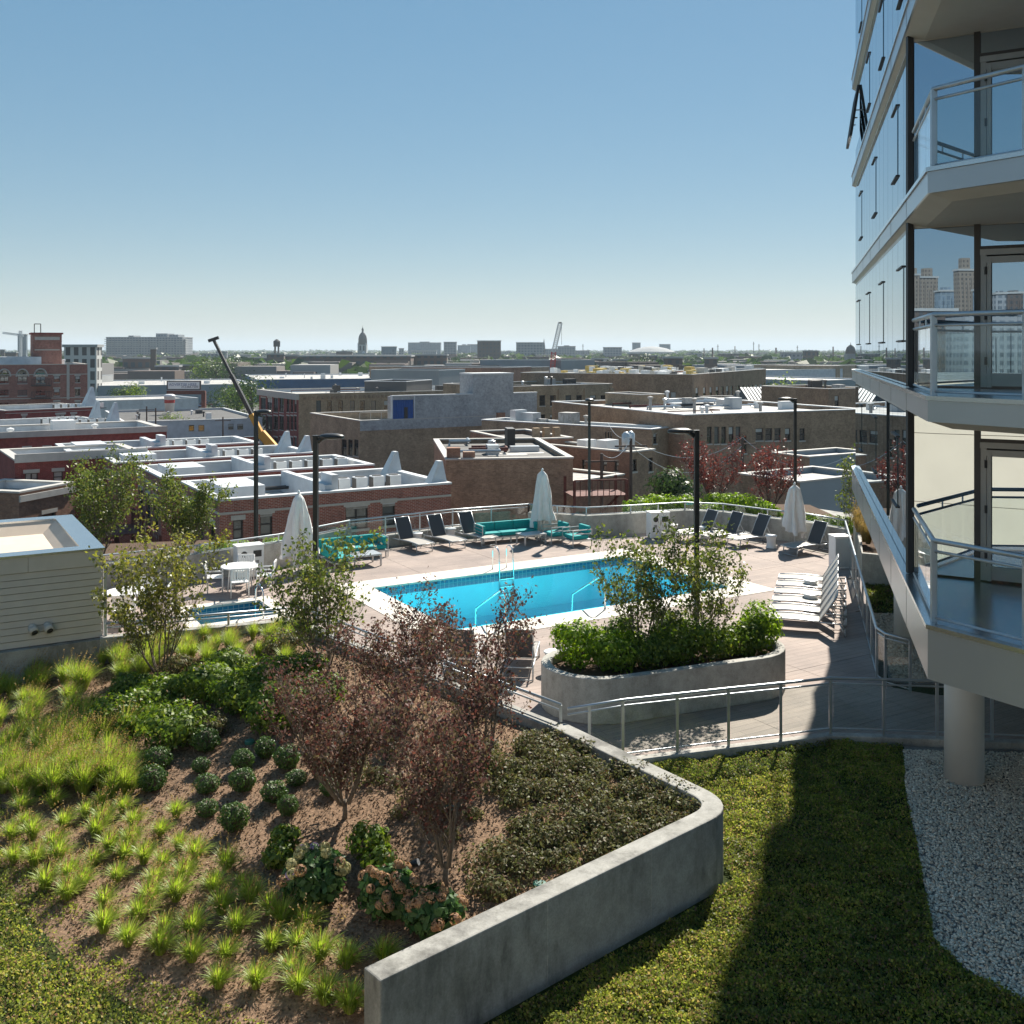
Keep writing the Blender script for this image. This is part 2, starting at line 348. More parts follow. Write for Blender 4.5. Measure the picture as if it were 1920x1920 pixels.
# slabs of the deck: a grid on the pool axes, clipped to the outline, the basins left free
SPA = (-5.5, -3.42, -.25, 1.55); SPC = .38
us = [-10.5,-8.0, SPA[0]-SPC, SPA[1]+SPC, -COP, 2.1, 5.2, PL+COP, 13.2, 16.2, 19.2]
vs_ = [-9.5,-6.5,-4.0,-COP, SPA[3]+SPC, 4.0, PW+COP, 9.3, 12.2, 15.2, 18.4]
vs_ = sorted(set(vs_ + [SPA[2]-SPC]))
def hole(u0,u1,v0,v1):
    um, vm = (u0+u1)/2, (v0+v1)/2
    if -COP < um < PL+COP and -COP < vm < PW+COP: return True
    return SPA[0]-SPC < um < SPA[1]+SPC and SPA[2]-SPC < vm < SPA[3]+SPC
J = .006
for i in range(len(us)-1):
    for j in range(len(vs_)-1):
        u0,u1,v0,v1 = us[i],us[i+1],vs_[j],vs_[j+1]
        if hole(u0,u1,v0,v1): continue
        P = DECK
        P = clip(P, lambda p: pool_uv(p)[0]-(u0+J)); P = clip(P, lambda p: (u1-J)-pool_uv(p)[0]) if P else P
        P = clip(P, lambda p: pool_uv(p)[1]-(v0+J)) if P else P; P = clip(P, lambda p: (v1-J)-pool_uv(p)[1]) if P else P
        if not P or abs(area(P)) < .05: continue
        if area(P) < 0: P = P[::-1]
        MB().prism(P, -.025, 0).build('paving_slab', M['deck'], deck_base, loc=(0,0,.004))

def ring(mb, o, i, z0, z1):
    """o, i: matching outer / inner outlines"""
    n = len(o); vs = [(p[0],p[1],z) for z in (z0,z1) for q in (o,i) for p in q]
    fs = []
    for k in range(n):
        l = (k+1)%n
        fs += [(k,l,2*n+l,2*n+k), (n+l,n+k,3*n+k,3*n+l), (2*n+k,2*n+l,3*n+l,3*n+k), (l,k,n+k,n+l)]
    return mb.add(vs, fs)
def water_mat(name, tint, rough=.0, bscale=5.0, bst=.22):
    m, t, p = nt(name); t.nodes.remove(p)
    tr = t.nodes.new('ShaderNodeBsdfTransparent'); tr.inputs[0].default_value = (*tint,1)
    gl = t.nodes.new('ShaderNodeBsdfGlossy'); gl.inputs['Roughness'].default_value = .03
    v = coords(t); n = noise(t, v, bscale, 3, .5); b = t.nodes.new('ShaderNodeBump'); b.inputs['Strength'].default_value = bst; b.inputs['Distance'].default_value = .05
    t.links.new(n, b.inputs['Height']); t.links.new(b.outputs[0], gl.inputs['Normal']); pass
    mx = t.nodes.new('ShaderNodeMixShader'); t.links.new(schlick(t,.02,.55), mx.inputs[0]); t.links.new(tr.outputs[0], mx.inputs[1]); t.links.new(gl.outputs[0], mx.inputs[2])
    t.links.new(mx.outputs[0], t.nodes['Material Output'].inputs[0]); return m
M['water'] = water_mat('pool_water', (.60,.97,1.0))
M['basin'] = simple('aqua_pool_plaster', (.26,.86,1.0), .7, 0, .06, 1.2)
def tile_mat():
    m, t, p = nt('waterline_tile'); p.inputs['Roughness'].default_value = .25
    tc = t.nodes.new('ShaderNodeTexCoord'); mp = t.nodes.new('ShaderNodeMapping'); mp.vector_type='TEXTURE'
    mp.inputs['Rotation'].default_value = (0,0,math.atan2(U.y,U.x)); t.links.new(tc.outputs['Object'], mp.inputs[0])
    sp = t.nodes.new('ShaderNodeSeparateXYZ'); t.links.new(mp.outputs[0], sp.inputs[0])
    ad = t.nodes.new('ShaderNodeMath'); t.links.new(sp.outputs[0], ad.inputs[0]); t.links.new(sp.outputs[1], ad.inputs[1])
    cb = t.nodes.new('ShaderNodeCombineXYZ'); t.links.new(ad.outputs[0], cb.inputs[0]); t.links.new(sp.outputs[2], cb.inputs[1])
    b = t.nodes.new('ShaderNodeTexBrick'); b.offset = 0; t.links.new(cb.outputs[0], b.inputs['Vector']); b.inputs['Scale'].default_value=1
    b.inputs['Brick Width'].default_value=.15; b.inputs['Row Height'].default_value=.15; b.inputs['Mortar Size'].default_value=.008
    b.inputs['Color1'].default_value=(.02,.13,.24,1); b.inputs['Color2'].default_value=(.03,.17,.28,1); b.inputs['Mortar'].default_value=(.35,.4,.42,1)
    t.links.new(b.outputs[0], p.inputs['Base Color']); return m
M['tile'] = tile_mat()
def basin(name, label, cat, u0,u1,v0,v1, cop, depth, wl, tile_h, basin_mat):
    root = thing(name, label, cat, (*pw((u0+u1)/2,(v0+v1)/2), 0))
    ox, oy = root.location.x, root.location.y
    L = lambda u,v: (pw(u,v)[0]-ox, pw(u,v)[1]-oy)
    O = [L(u0,v0),L(u0,v1),L(u1,v1),L(u1,v0)]; Oc = [L(u0-cop,v0-cop),L(u0-cop,v1+cop),L(u1+cop,v1+cop),L(u1+cop,v0-cop)]
    e = .02; Oi = [L(u0+e,v0+e),L(u0+e,v1-e),L(u1-e,v1-e),L(u1-e,v0+e)]
    # coping stones, one by one
    st = .0
    def stone(ua,ub,va,vb):
        MB().prism([L(ua+J,va+J),L(ua+J,vb-J),L(ub-J,vb-J),L(ub-J,va+J)], -.05, .012).build('coping_stone', M['pool_coping'], root, bevel=.008)
    n = max(2, round((u1-u0)/1.15))
    for k in range(n):
        a, b = u0+(u1-u0)*k/n, u0+(u1-u0)*(k+1)/n; stone(a,b,v0-cop,v0); stone(a,b,v1,v1+cop)
    n = max(2, round((v1-v0)/1.15))
    for k in range(n):
        a, b = v0+(v1-v0)*k/n, v0+(v1-v0)*(k+1)/n; stone(u0-cop,u0,a,b); stone(u1,u1+cop,a,b)
    for ua,ub in ((u0-cop,u0),(u1,u1+cop)):
        for va,vb in ((v0-cop,v0),(v1,v1+cop)): stone(ua,ub,va,vb)
    mb = MB(); ring(mb, [L(u0-.1,v0-.1),L(u0-.1,v1+.1),L(u1+.1,v1+.1),L(u1+.1,v0-.1)], O, -tile_h, -.052); mb.build('waterline_tiles', M['tile'], root)
    mb = MB(); vs = [(p[0],p[1],-tile_h) for p in O]+[(p[0],p[1],-depth) for p in O]
    mb.add(vs, [(0,1,5,4),(1,2,6,5),(2,3,7,6),(3,0,4,7),(4,5,6,7)]); mb.build('basin_shell', basin_mat, root)
    Oi = Oi if area(Oi) > 0 else Oi[::-1]; mb = MB(); mb.add([(p[0],p[1],-wl) for p in Oi], [(0,1,2,3)]); mb.build('water_surface', M['water'], root)
    return root, L
# the basins need air below the deck level: cut them out of podium and screed
def cutter(u0,u1,v0,v1,z0,z1):
    return MB().prism([pw(u0,v0),pw(u0,v1),pw(u1,v1),pw(u1,v0)], z0, z1)
def cut(o, mb):
    c = mb.build('cut', None); 
    for ob in (o, c):
        me = ob.data; import bmesh; bm = bmesh.new(); bm.from_mesh(me); bmesh.ops.recalc_face_normals(bm, faces=bm.faces); bm.to_mesh(me); bm.free()
    md = o.modifiers.new('b','BOOLEAN'); md.operation='DIFFERENCE'; md.object=c; md.solver='EXACT'
    dg = bpy.context.evaluated_depsgraph_get(); me = bpy.data.meshes.new_from_object(o.evaluated_get(dg))
    o.modifiers.clear(); o.data = me; bpy.data.objects.remove(c)
for ob in (deck_base, bpy.data.objects['podium']):
    cut(ob, cutter(-.1,PL+.1,-.1,PW+.1,-3,2)); cut(ob, cutter(SPA[0]-.1,SPA[1]+.1,SPA[2]-.1,SPA[3]+.1,-3,2))
pool, PLc = basin('swimming_pool', 'rectangular turquoise swimming pool with pale stone coping', 'pool', 0,PL,0,PW, COP, 1.35, .11, .30, M['basin'])
M['basin_spa'] = simple('teal_spa_plaster', (.05,.36,.46), .6, 0, .08, 2)
spa, SLc = basin('spa_pool', 'small square teal spa pool beside the white dining tables', 'spa pool', *SPA, SPC, .95, .2, .32, M['basin_spa'])
# ladder on the far edge, sloping handrails at the near edge
uf = pool_uv(G(925,1062))[0]
lad = thing('pool_ladder', 'chrome ladder with two hoops on the far pool edge', 'ladder', (*pw(uf,0),.012), math.atan2(U.y,U.x))
for s in (-.26,.26):
    pts = [(s,.42,0),(s,.42,.55)]+[(s,.42-.21+.21*math.cos(a),.55+.21*math.sin(a)) for a in [math.pi*k/8 for k in range(1,9)]]+[(s,-.02,.2),(s,-.06,-.9)]
    MB().tube(pts, .024, 8).build('hoop', M['chrome'], lad, True)
for z in (-.25,-.5,-.75): MB().bar((-.26,-.055,z),(.26,-.055,z),.07,.03).build('tread', M['chrome'], lad)
def handrail(px0,py0, label, g=None):
    u, v = pool_uv(G(px0,py0)); h = thing('pool_handrail', label, 'handrail', (*pw(u,PW+.2),.012), math.atan2(U.y,U.x), g)
    pts = [(0,-.1,0),(0,-.1,.75),(0,.0,.86),(0,.15,.86),(0,1.5,.1),(0,1.55,-.6)]
    MB().tube(pts, .024, 8).build('rail_tube', M['chrome'], h, True); MB().lathe([(.05,0),(.05,.03)],12,(0,-.1,0)).build('foot_plate', M['chrome'], h)
handrail(1150,1150,'sloping steel handrail entering the pool behind the round planter')
handrail(935,1168,'sloping steel handrail entering the pool behind the purple tree')
sh = thing('spa_handrail', 'curved steel grab rail at the edge of the spa', 'handrail', (*pw(SPA[1]-.5, SPA[2]+.9),0), math.atan2(U.y,U.x))
MB().tube([(0,-1.15,0),(0,-1.15,.55)]+[(0,-1.15+.35-.35*math.cos(a),.55+.3*math.sin(a)) for a in [math.pi*k/8 for k in range(1,8)]]+[(0,-.45,.4),(0,-.42,-.6)], .022, 8).build('rail_tube', M['chrome'], sh, True)

# ------------------------------------------------------------------ walls that hold the garden
def offset_path(P, d):
    out = []
    for i, p in enumerate(P):
        p = Vector(p)
        t0 = (p-Vector(P[i-1])).normalized() if i else None
        t1 = (Vector(P[i+1])-p).normalized() if i < len(P)-1 else None
        t0 = t0 or t1; t1 = t1 or t0
        n0 = Vector((-t0.y,t0.x)); n1 = Vector((-t1.y,t1.x)); n = (n0+n1).normalized(); k = d/max(.4,n.dot(n0)); q = p+n*k; out.append((q.x,q.y))
    return out
def path_wall(name, P, th, z0, z1, mat, parent=None, bevel=.02, **pr):
    a = offset_path(P, th/2); b = offset_path(P, -th/2); n = len(P)
    vs = [(x,y,z) for z in (z0,z1) for q in (a,b) for x,y in q]; fs = []
    for i in range(n-1):
        fs += [(i+1,i,2*n+i,2*n+i+1),(n+i,n+i+1,3*n+i+1,3*n+i),(2*n+i,3*n+i,3*n+i+1,2*n+i+1)]
    fs += [(0,n,3*n,2*n),(2*n-1,n-1,3*n-1,4*n-1)]
    return MB().add(vs, fs).build(name, mat, parent, False, bevel, **pr)
def arc(c, r, a0, a1, n=8): return [(c[0]+r*math.cos(a0+(a1-a0)*k/n), c[1]+r*math.sin(a0+(a1-a0)*k/n)) for k in range(n+1)]
WT = .88                                                # top of the garden wall
d1 = Vector((.752,.658)).normalized(); w0 = Vector((-1.42,10.36)); d2 = Vector((-.60,.80)).normalized()
corner = Vector((2.98,14.22)); rr = .55
leg1 = [(w0.x,w0.y)] + [tuple(w0+d1*k) for k in (1.8,3.6)]
ca = corner - d1*rr*1.05; cb = corner + d2*rr*1.05
bend = [tuple(ca*(1-t)**2 + corner*2*t*(1-t) + cb*t*t) for t in [k/8 for k in range(9)]]
W2, W4, W5 = (.78,17.25), (-5.15,24.1), (-9.1,22.62)
gw = thing('garden_wall', 'board marked concrete retaining wall with a rounded corner around the garden bed', 'wall')
path_wall('wall_leg', leg1+bend+[W2], .30, -.16, WT, M['conc'], gw)
path_wall('wall_leg', [W2, (-2.2,20.65), W4], .26, -.16, WT-.03, M['conc'], gw)
path_wall('wall_leg', [W4, W5], .26, -.16, WT-.03, M['conc'], gw)
mb = MB()
for k in (2.3,4.1):
    q = w0+d1*k; nrm = Vector((d1.y,-d1.x)); c = q+nrm*.151
    mb.bar((c.x,c.y,-.1),(c.x,c.y,WT-.01),.012,.004,(nrm.x,nrm.y,0))
mb.build('form_joint', M['conc_light'], gw)

# ------------------------------------------------------------------ railings
def sample_path(P, step):
    out = []; 
    for i in range(len(P)-1):
        a, b = Vector(P[i]), Vector(P[i+1]); n = max(1, round((b-a).length/step))
        for k in range(n): out.append(a.lerp(b, k/n))
    out.append(Vector(P[-1])); return out
def railing(name, label, P, z0, ztop, step=1.5, lower=None, bottom=None, post=.05, tube=.028, panes=True, pgap=.05, cat='railing', posts=None):
    P = [Vector(p) for p in P]; r = thing(name, label, cat, (P[0].x,P[0].y,z0)); o = P[0]
    L = lambda p,z: (p.x-o.x, p.y-o.y, z-z0)
    S = posts or sample_path(P, step)
    MB().tube([L(p,ztop) for p in P], tube, 8).build('top_rail', M['steel'], r, True)
    if lower:
        for zl in lower: MB().tube([L(p,zl) for p in P], tube*.62, 6).build('lower_rail', M['steel'], r, True)
    if bottom is not None: MB().tube([L(p,bottom) for p in P], tube*.55, 6).build('bottom_rail', M['steel'], r, True)
    for p in S:
        MB().bar(L(p,z0), L(p,ztop-.01), post, post*.7).build('post', M['steel'], r)
    if panes:
        zb = (bottom if bottom is not None else z0)+.03; zt = (min(lower) if lower else ztop)-.02
        for a, b in zip(S[:-1], S[1:]):
            d = (b-a); 
            if d.length < .2: continue
            d.normalize(); a2, b2 = a+d*pgap, b-d*pgap
            MB().bar(L(a2,(zb+zt)/2), L(b2,(zb+zt)/2), .012, zt-zb).build('glass_panel', M['glass'], r)
    return r
fp = [Vector(p) for p in FRONT[:-1]+[(12.3,18.45)]]
fposts = []
for px in (1063,1105,1168,1270,1366,1464,1557,1657,1757,1860,1960):
    k = (px-CX)/F                                       # where the sight line of each post crosses the deck edge
    for a, b in zip(fp[:-1], fp[1:]):
        d = b-a; den = d.x-k*d.y
        if abs(den) < 1e-6: continue
        t = (k*a.y-a.x)/den
        if -1e-3 <= t <= 1.001: fposts.append(a+d*t); break
railing('glass_railing', 'long steel and glass railing along the near edge of the pool deck', fp, .0, 1.07, lower=[.97], bottom=.13, posts=fposts)
struct(path_wall('deck_kerb', [(p.x,p.y) for p in fp], .2, -.16, .03, M['conc_light']))
railing('garden_railing', 'low steel railing on the garden wall beside the pool', [Vector(W2)+Vector((.05,.22)), (-2.15,20.85), (-5.1,24.2)], WT-.03, 1.14, 1.45, lower=[1.04], panes=False)
railing('garden_railing', 'low steel railing on the wall between spa and grasses', [(-5.3,24.05), (-9.0,22.7)], WT-.03, 1.12, 1.5, lower=[1.03], panes=False)
# back parapet: low near the sofas, taller behind the tables and the far loungers
bp = offset_path(BACK, -.12)
par = thing('parapet_wall', 'pale concrete parapet wall along the far side of the pool deck', 'wall')
bl = [Vector(p) for p in bp]
path_wall('wall_section', [tuple(p) for p in bl[9:]], .22, -.16, .86, M['conc_light'], par)
path_wall('wall_section', [tuple(p) for p in bl[7:10]], .26, -.16, .44, M['conc_light'], par)
path_wall('wall_section', [tuple(p) for p in bl[0:8]], .22, -.16, .80, M['conc_light'], par)
railing('parapet_railing', 'steel handrail with glass strip above the wall behind the dining tables', bl[9:], .86, 1.1, 1.6, lower=None, bottom=.88)
railing('parapet_railing', 'steel and glass railing behind the teal sofas', bl[7:10], .44, 1.1, 1.3, lower=[1.0], bottom=.5)
railing('parapet_railing', 'steel handrail with glass strip on the curved far wall', bl[0:8], .80, 1.1, 1.35, bottom=.83)
RR = [Vector(p) for p in ((8.36,21.5),(8.02,22.0),(8.0,22.45),(10.1,30.06),(11.85,36.4))]
railing('glass_railing', 'glass railing running back along the deck beside the gravel strip', RR, .0, 1.09, 1.55, lower=[1.0], bottom=.06)

# ------------------------------------------------------------------ garden heights, lawn, gravel
LB = [(-12.6,24.0),(-11.6,21.0),(-9.6,18.0),(-7.5,15.0),(-6.6,13.9),(-5.9,13.15),(-5.0,12.2),(-4.2,11.6),(-3.3,11.1),(-2.4,10.55),(-1.75,10.2)]
LAWN = -.10
def seg_d(x, y):
    best = 1e9
    for (ax,ay),(bx,by) in zip(LB[:-1],LB[1:]):
        dx,dy = bx-ax,by-ay; t = max(0,min(1,((x-ax)*dx+(y-ay)*dy)/(dx*dx+dy*dy))); best = min(best, math.hypot(x-ax-dx*t, y-ay-dy*t))
    return best
BED = LB + [(-1.42,10.36), tuple(ca), tuple(corner*.6+(ca+cb)*.2), tuple(cb), W2, W4, W5, (-11.4,21.3)]
def bed_z(x, y):
    d = seg_d(x, y); t = max(0,min(1,d/6.3)); t = t*t*(3-2*t)*.55 + t*.45
    if d < .4 and x < -1.7 and not in_poly(x,y,BED): return LAWN+.015-.25*d
    return LAWN + .02 + .76*t + .035*mnoise.noise((x*.8,y*.8,0))*min(1,d) + .012*mnoise.noise((x*3.1,y*3.1,2))
def hit(px, py):
    """where the sight line of a pixel meets the garden bed"""
    s = (py-HY)/F; Y = 8.0
    while Y < 30:
        x = (px-CX)*Y/F
        if EYE - s*Y <= bed_z(x, Y): return Vector((x, Y, bed_z(x,Y)))
        Y += .02
    return None
st = .09; xs = np.arange(-12.7, 3.3, st); ys = np.arange(10, 24.6, st); idx = {}; mb = MB()
for i, x in enumerate(xs):
    for j, y in enumerate(ys):
        if in_poly(x, y, BED) or (seg_d(x,y) < .32 and x < -1.7 and y < 22.4): idx[i,j] = len(mb.v); mb.v.append((float(x), float(y), bed_z(x,y)))
for (i,j), a in idx.items():
    b, c, d = idx.get((i+1,j)), idx.get((i+1,j+1)), idx.get((i,j+1))
    if None not in (b,c,d): mb.f.append((a,b,c,d))
struct(mb.build('garden_bed', M['soil'], smooth=True))

def lawn_mat():
    m, t, p = nt('sedum_ground'); p.inputs['Roughness'].default_value = .95; p.inputs['Specular IOR Level'].default_value = .1
    v = coords(t); a = noise(t, v, 1.6, 6, .7); b = noise(t, v, 30, 4, .7)
    r = ramp(t, [(.33,(.10,.065,.04)),(.42,(.035,.05,.014)),(.6,(.05,.075,.018))]); t.links.new(a, r.inputs[0])
    r2 = ramp(t, [(.3,(.35,.35,.35)),(.7,(1,1,1))]); t.links.new(b, r2.inputs[0])
    x = t.nodes.new('ShaderNodeMixRGB'); x.blend_type='MULTIPLY'; x.inputs[0].default_value=1
    t.links.new(r.outputs[0], x.inputs[1]); t.links.new(r2.outputs[0], x.inputs[2]); t.links.new(x.outputs[0], p.inputs['Base Color']); bump(t,p,b,.6,.03); return m
M['lawn'] = lawn_mat()
fl = FRONT[::-1]
z_ = LAWN-.03
lb = MB()
for poly in ([(-19,5.5),(23,5.5),(23,17.3),(-19,17.3)], [(-19,17.3),(-6,17.3),(-6,22),(-19,22)], [(.9,17.3),(12.5,17.3)]+fl, [(8.75,21.4),(12.5,20.8),(23,20.8),(23,34),(11.3,34),(10.2,30.1),(8.05,22.4)]):
    lb.add([(p[0],p[1],z_) for p in poly], [tuple(range(len(poly)))])
struct(lb.build('lawn', M['lawn']))
# ------------------------------------------------------------------ ground cover as masses of small leaves / pebbles
def quads_mesh(name, V4, mats, mi=None):
    n = len(V4); me = bpy.data.meshes.new(name); me.vertices.add(n*4); me.vertices.foreach_set('co', V4.reshape(-1).astype(np.float32))
    me.loops.add(n*4); me.loops.foreach_set('vertex_index', np.arange(n*4, dtype=np.int32))
    me.polygons.add(n); me.polygons.foreach_set('loop_start', np.arange(0, n*4, 4, dtype=np.int32))
    try: me.polygons.foreach_set('loop_total', np.full(n, 4, dtype=np.int32))
    except Exception: pass
    for m in mats: me.materials.append(m)
    if mi is not None: me.polygons.foreach_set('material_index', mi.astype(np.int32))
    me.update(calc_edges=True); return me
def leaf_quads(pos, size, aspect=.55, up=.4, seed=0, out=None, droop=0.0):
    """diamond leaves at pos (n,3); size scalar or (n,); out: preferred facing direction (n,3)"""
    g = np.random.default_rng(seed); n = len(pos)
    nrm = g.normal(size=(n,3)); nrm /= np.linalg.norm(nrm,axis=1)[:,None]; nrm[:,2] = nrm[:,2]*(1-up)+up
    if out is not None: nrm = nrm*.7 + out
    nrm /= np.linalg.norm(nrm,axis=1)[:,None]+1e-9
    t = g.normal(size=(n,3)); t[:,2] -= droop; t -= (t*nrm).sum(1)[:,None]*nrm; t /= np.linalg.norm(t,axis=1)[:,None]+1e-9
    b = np.cross(nrm, t); s = (np.full(n, size) if np.isscalar(size) else size)*g.uniform(.65,1.3,n)
    L = (t*s[:,None])*.5; Wd = b*(s*aspect)[:,None]*.5; fold = nrm*(s*.10)[:,None]
    return np.stack([pos-L, pos-Wd+fold-L*.1, pos+L, pos+Wd+fold-L*.1], 1)
def scatter_poly(P, n, seed, zf):
    g = np.random.default_rng(seed); P = np.array([(p[0],p[1]) for p in P]); lo, hi = P.min(0), P.max(0); got = []; cnt = 0
    while cnt < n:
        q = g.uniform(lo, hi, (max(2000,n),2)); c = np.zeros(len(q), bool); j = len(P)-1
        for i in range(len(P)):
            (xi,yi),(xj,yj) = P[i],P[j]
            if yi != yj: c ^= ((yi > q[:,1]) != (yj > q[:,1])) & (q[:,0] < (xj-xi)*(q[:,1]-yi)/(yj-yi)+xi)
            j = i
        got.append(q[c]); cnt += int(c.sum())
    q = np.concatenate(got)[:n]; return np.array([(x,y,zf(x,y)) for x,y in q])
M['sedum'] = leafmat('sedum_leaf', [(0.118,0.162,0.030),(0.227,0.275,0.048),(0.363,0.365,0.082),(0.163,0.227,0.042),(0.435,0.365,0.124),(0.218,0.122,0.096)], .45, .55, .25)
M['sedum_b'] = leafmat('sedum_leaf_dry', [(0.076,0.110,0.026),(0.142,0.178,0.040),(0.227,0.246,0.060),(0.104,0.135,0.034),(0.208,0.127,0.091)], .4, .5, .3)
GRAV = [(7.2,18.8),(6.47,16.8),(5.85,14.7),(5.2,12.6),(5.35,12.0),(5.8,11.3),(13,10),(13,18.3)]
RL = [(-.9,10.4)]+[(2.2,13.15),(3.05,14.05),(2.95,14.6),(.95,17.3),(1.94,17.78),(3.9,18.38),(5.93,18.98),(7.2,18.85),(6.47,16.8),(5.85,14.7),(5.2,12.6),(5.35,12.0),(5.8,11.3),(4,10.2),(.5,9.8)]
def clump_z(x, y):
    return LAWN + .035 + .075*mnoise.noise((x*2.2,y*2.2,5)) + .05*mnoise.noise((x*5,y*5,1))
def clump_keep(pts, thr, sc, seed):
    return np.array([p for p in pts if mnoise.noise((p[0]*sc,p[1]*sc,seed)) > thr])
def sedum(name, label, P, n, mat, seed, size):
    pts = scatter_poly(P, n, seed, clump_z); g = np.random.default_rng(seed)
    pts = np.array([p for p in pts if mnoise.noise((p[0]*.9,p[1]*.9,3.3)) > -.30+.32*g.normal()])
    pts[:,2] += g.uniform(-.05,.03,len(pts)); q = leaf_quads(pts, size, .7, .25, seed)
    mi = np.array([0 if mnoise.noise((p[0]*.7,p[1]*.7,9.1))+.5*mnoise.noise((p[0]*2.3,p[1]*2.3,4))+.35*w > .05 else 1 for p, w in zip(pts, g.normal(size=len(pts)))])
    o = mobj(name, quads_mesh(name, q, [mat, M['sedum_b']], mi), None); o['kind'] = 'stuff'; o['label'] = label; return o
sedum('sedum_ground_cover', 'low green sedum covering the lawn in front of the concrete wall', RL, 210000, M['sedum'], 3, .038)
LL = [(x+.17+.12*math.sin(3*y),y+.15) for x,y in LB[1:]]+[(-1.6,10.25),(-1.4,9.6),(-6,8.8),(-9,12),(-13.5,18),(-13,21)]
sedum('sedum_ground_cover', 'bright yellow green sedum edging the mulch bed', LL, 150000, M['sedum'], 4, .038)
sedum('sedum_ground_cover', 'small patch of sedum lawn behind the glass railing', [(10.0,28.4),(12.6,28.4),(12.6,32.2),(11.0,32.2)], 9000, M['sedum_b'], 5, .07)
def icos():
    import bmesh
    bm = bmesh.new(); bmesh.ops.create_icosphere(bm, subdivisions=1, radius=1); v = np.array([x.co[:] for x in bm.verts]); f = np.array([[q.index for q in y.verts] for y in bm.faces]); bm.free(); return v, f
ICO_V, ICO_F = icos()
def pebbles(name, label, P, n, size, mat, seed, z):
    g = np.random.default_rng(seed); pts = scatter_poly(P, n, seed, lambda x,y: z); pts[:,2] += g.uniform(-.01,.02,n)
    s = g.uniform(.55,1.25,(n,1,1))*size*np.stack([np.ones(n),g.uniform(.6,1,n),g.uniform(.45,.8,n)],1)[:,None,:]
    a = g.uniform(0,6.28,n); c, sn = np.cos(a), np.sin(a); v = ICO_V[None]*s
    x = v[...,0]*c[:,None]-v[...,1]*sn[:,None]; y = v[...,0]*sn[:,None]+v[...,1]*c[:,None]
    v = np.stack([x,y,v[...,2]],-1)+pts[:,None,:]; nv, nf = len(ICO_V), len(ICO_F)
    me = bpy.data.meshes.new(name); me.vertices.add(n*nv); me.vertices.foreach_set('co', v.reshape(-1).astype(np.float32))
    fi = (ICO_F[None]+np.arange(n)[:,None,None]*nv).reshape(-1).astype(np.int32); m = n*nf
    me.loops.add(m*3); me.loops.foreach_set('vertex_index', fi); me.polygons.add(m); me.polygons.foreach_set('loop_start', np.arange(0,m*3,3,dtype=np.int32))
    me.update(calc_edges=True); o = mobj(name, me, mat, smooth=True); o['kind']='stuff'; o['label']=label; return o
M['pebble'] = leafmat('river_pebble', [(0.360,0.330,0.273),(0.720,0.669,0.554),(0.520,0.466,0.378),(0.850,0.795,0.678),(0.400,0.320,0.238),(0.620,0.582,0.502)], 0, .7, .3)
M['gravel_bed'] = simple('gravel_underlay', (.2,.19,.175), .95, 0, .4, 40, .5)
struct(MB().prism(GRAV, LAWN-.02, LAWN+.012).build('gravel_bed', M['gravel_bed']))
pebbles('pebble_gravel', 'white and grey river pebbles under the tower', [(7.1,18.6),(6.47,16.8),(5.85,14.7),(5.2,12.6),(5.35,12.0),(5.75,11.3),(7.0,10.9),(11.6,18.3)], 40000, .021, M['pebble'], 8, LAWN+.02)
GR2 = [(8.85,22.3),(8.3,22.5),(9.9,28.3),(13,28.3),(13,22.3)]
struct(MB().prism(GR2[::-1] if area(GR2)<0 else GR2, LAWN-.02, LAWN+.014).build('gravel_bed', M['gravel_bed']))
pebbles('pebble_gravel', 'tan river pebbles in the strip behind the glass railing', [(8.9,22.4),(8.4,22.6),(9.95,28.2),(11.6,28.2),(10.6,22.4)], 7000, .04, leafmat('tan_pebble', [(.4,.33,.25),(.6,.52,.42),(.5,.44,.36),(.3,.24,.18)], 0, .7, .3), 9, LAWN+.02)

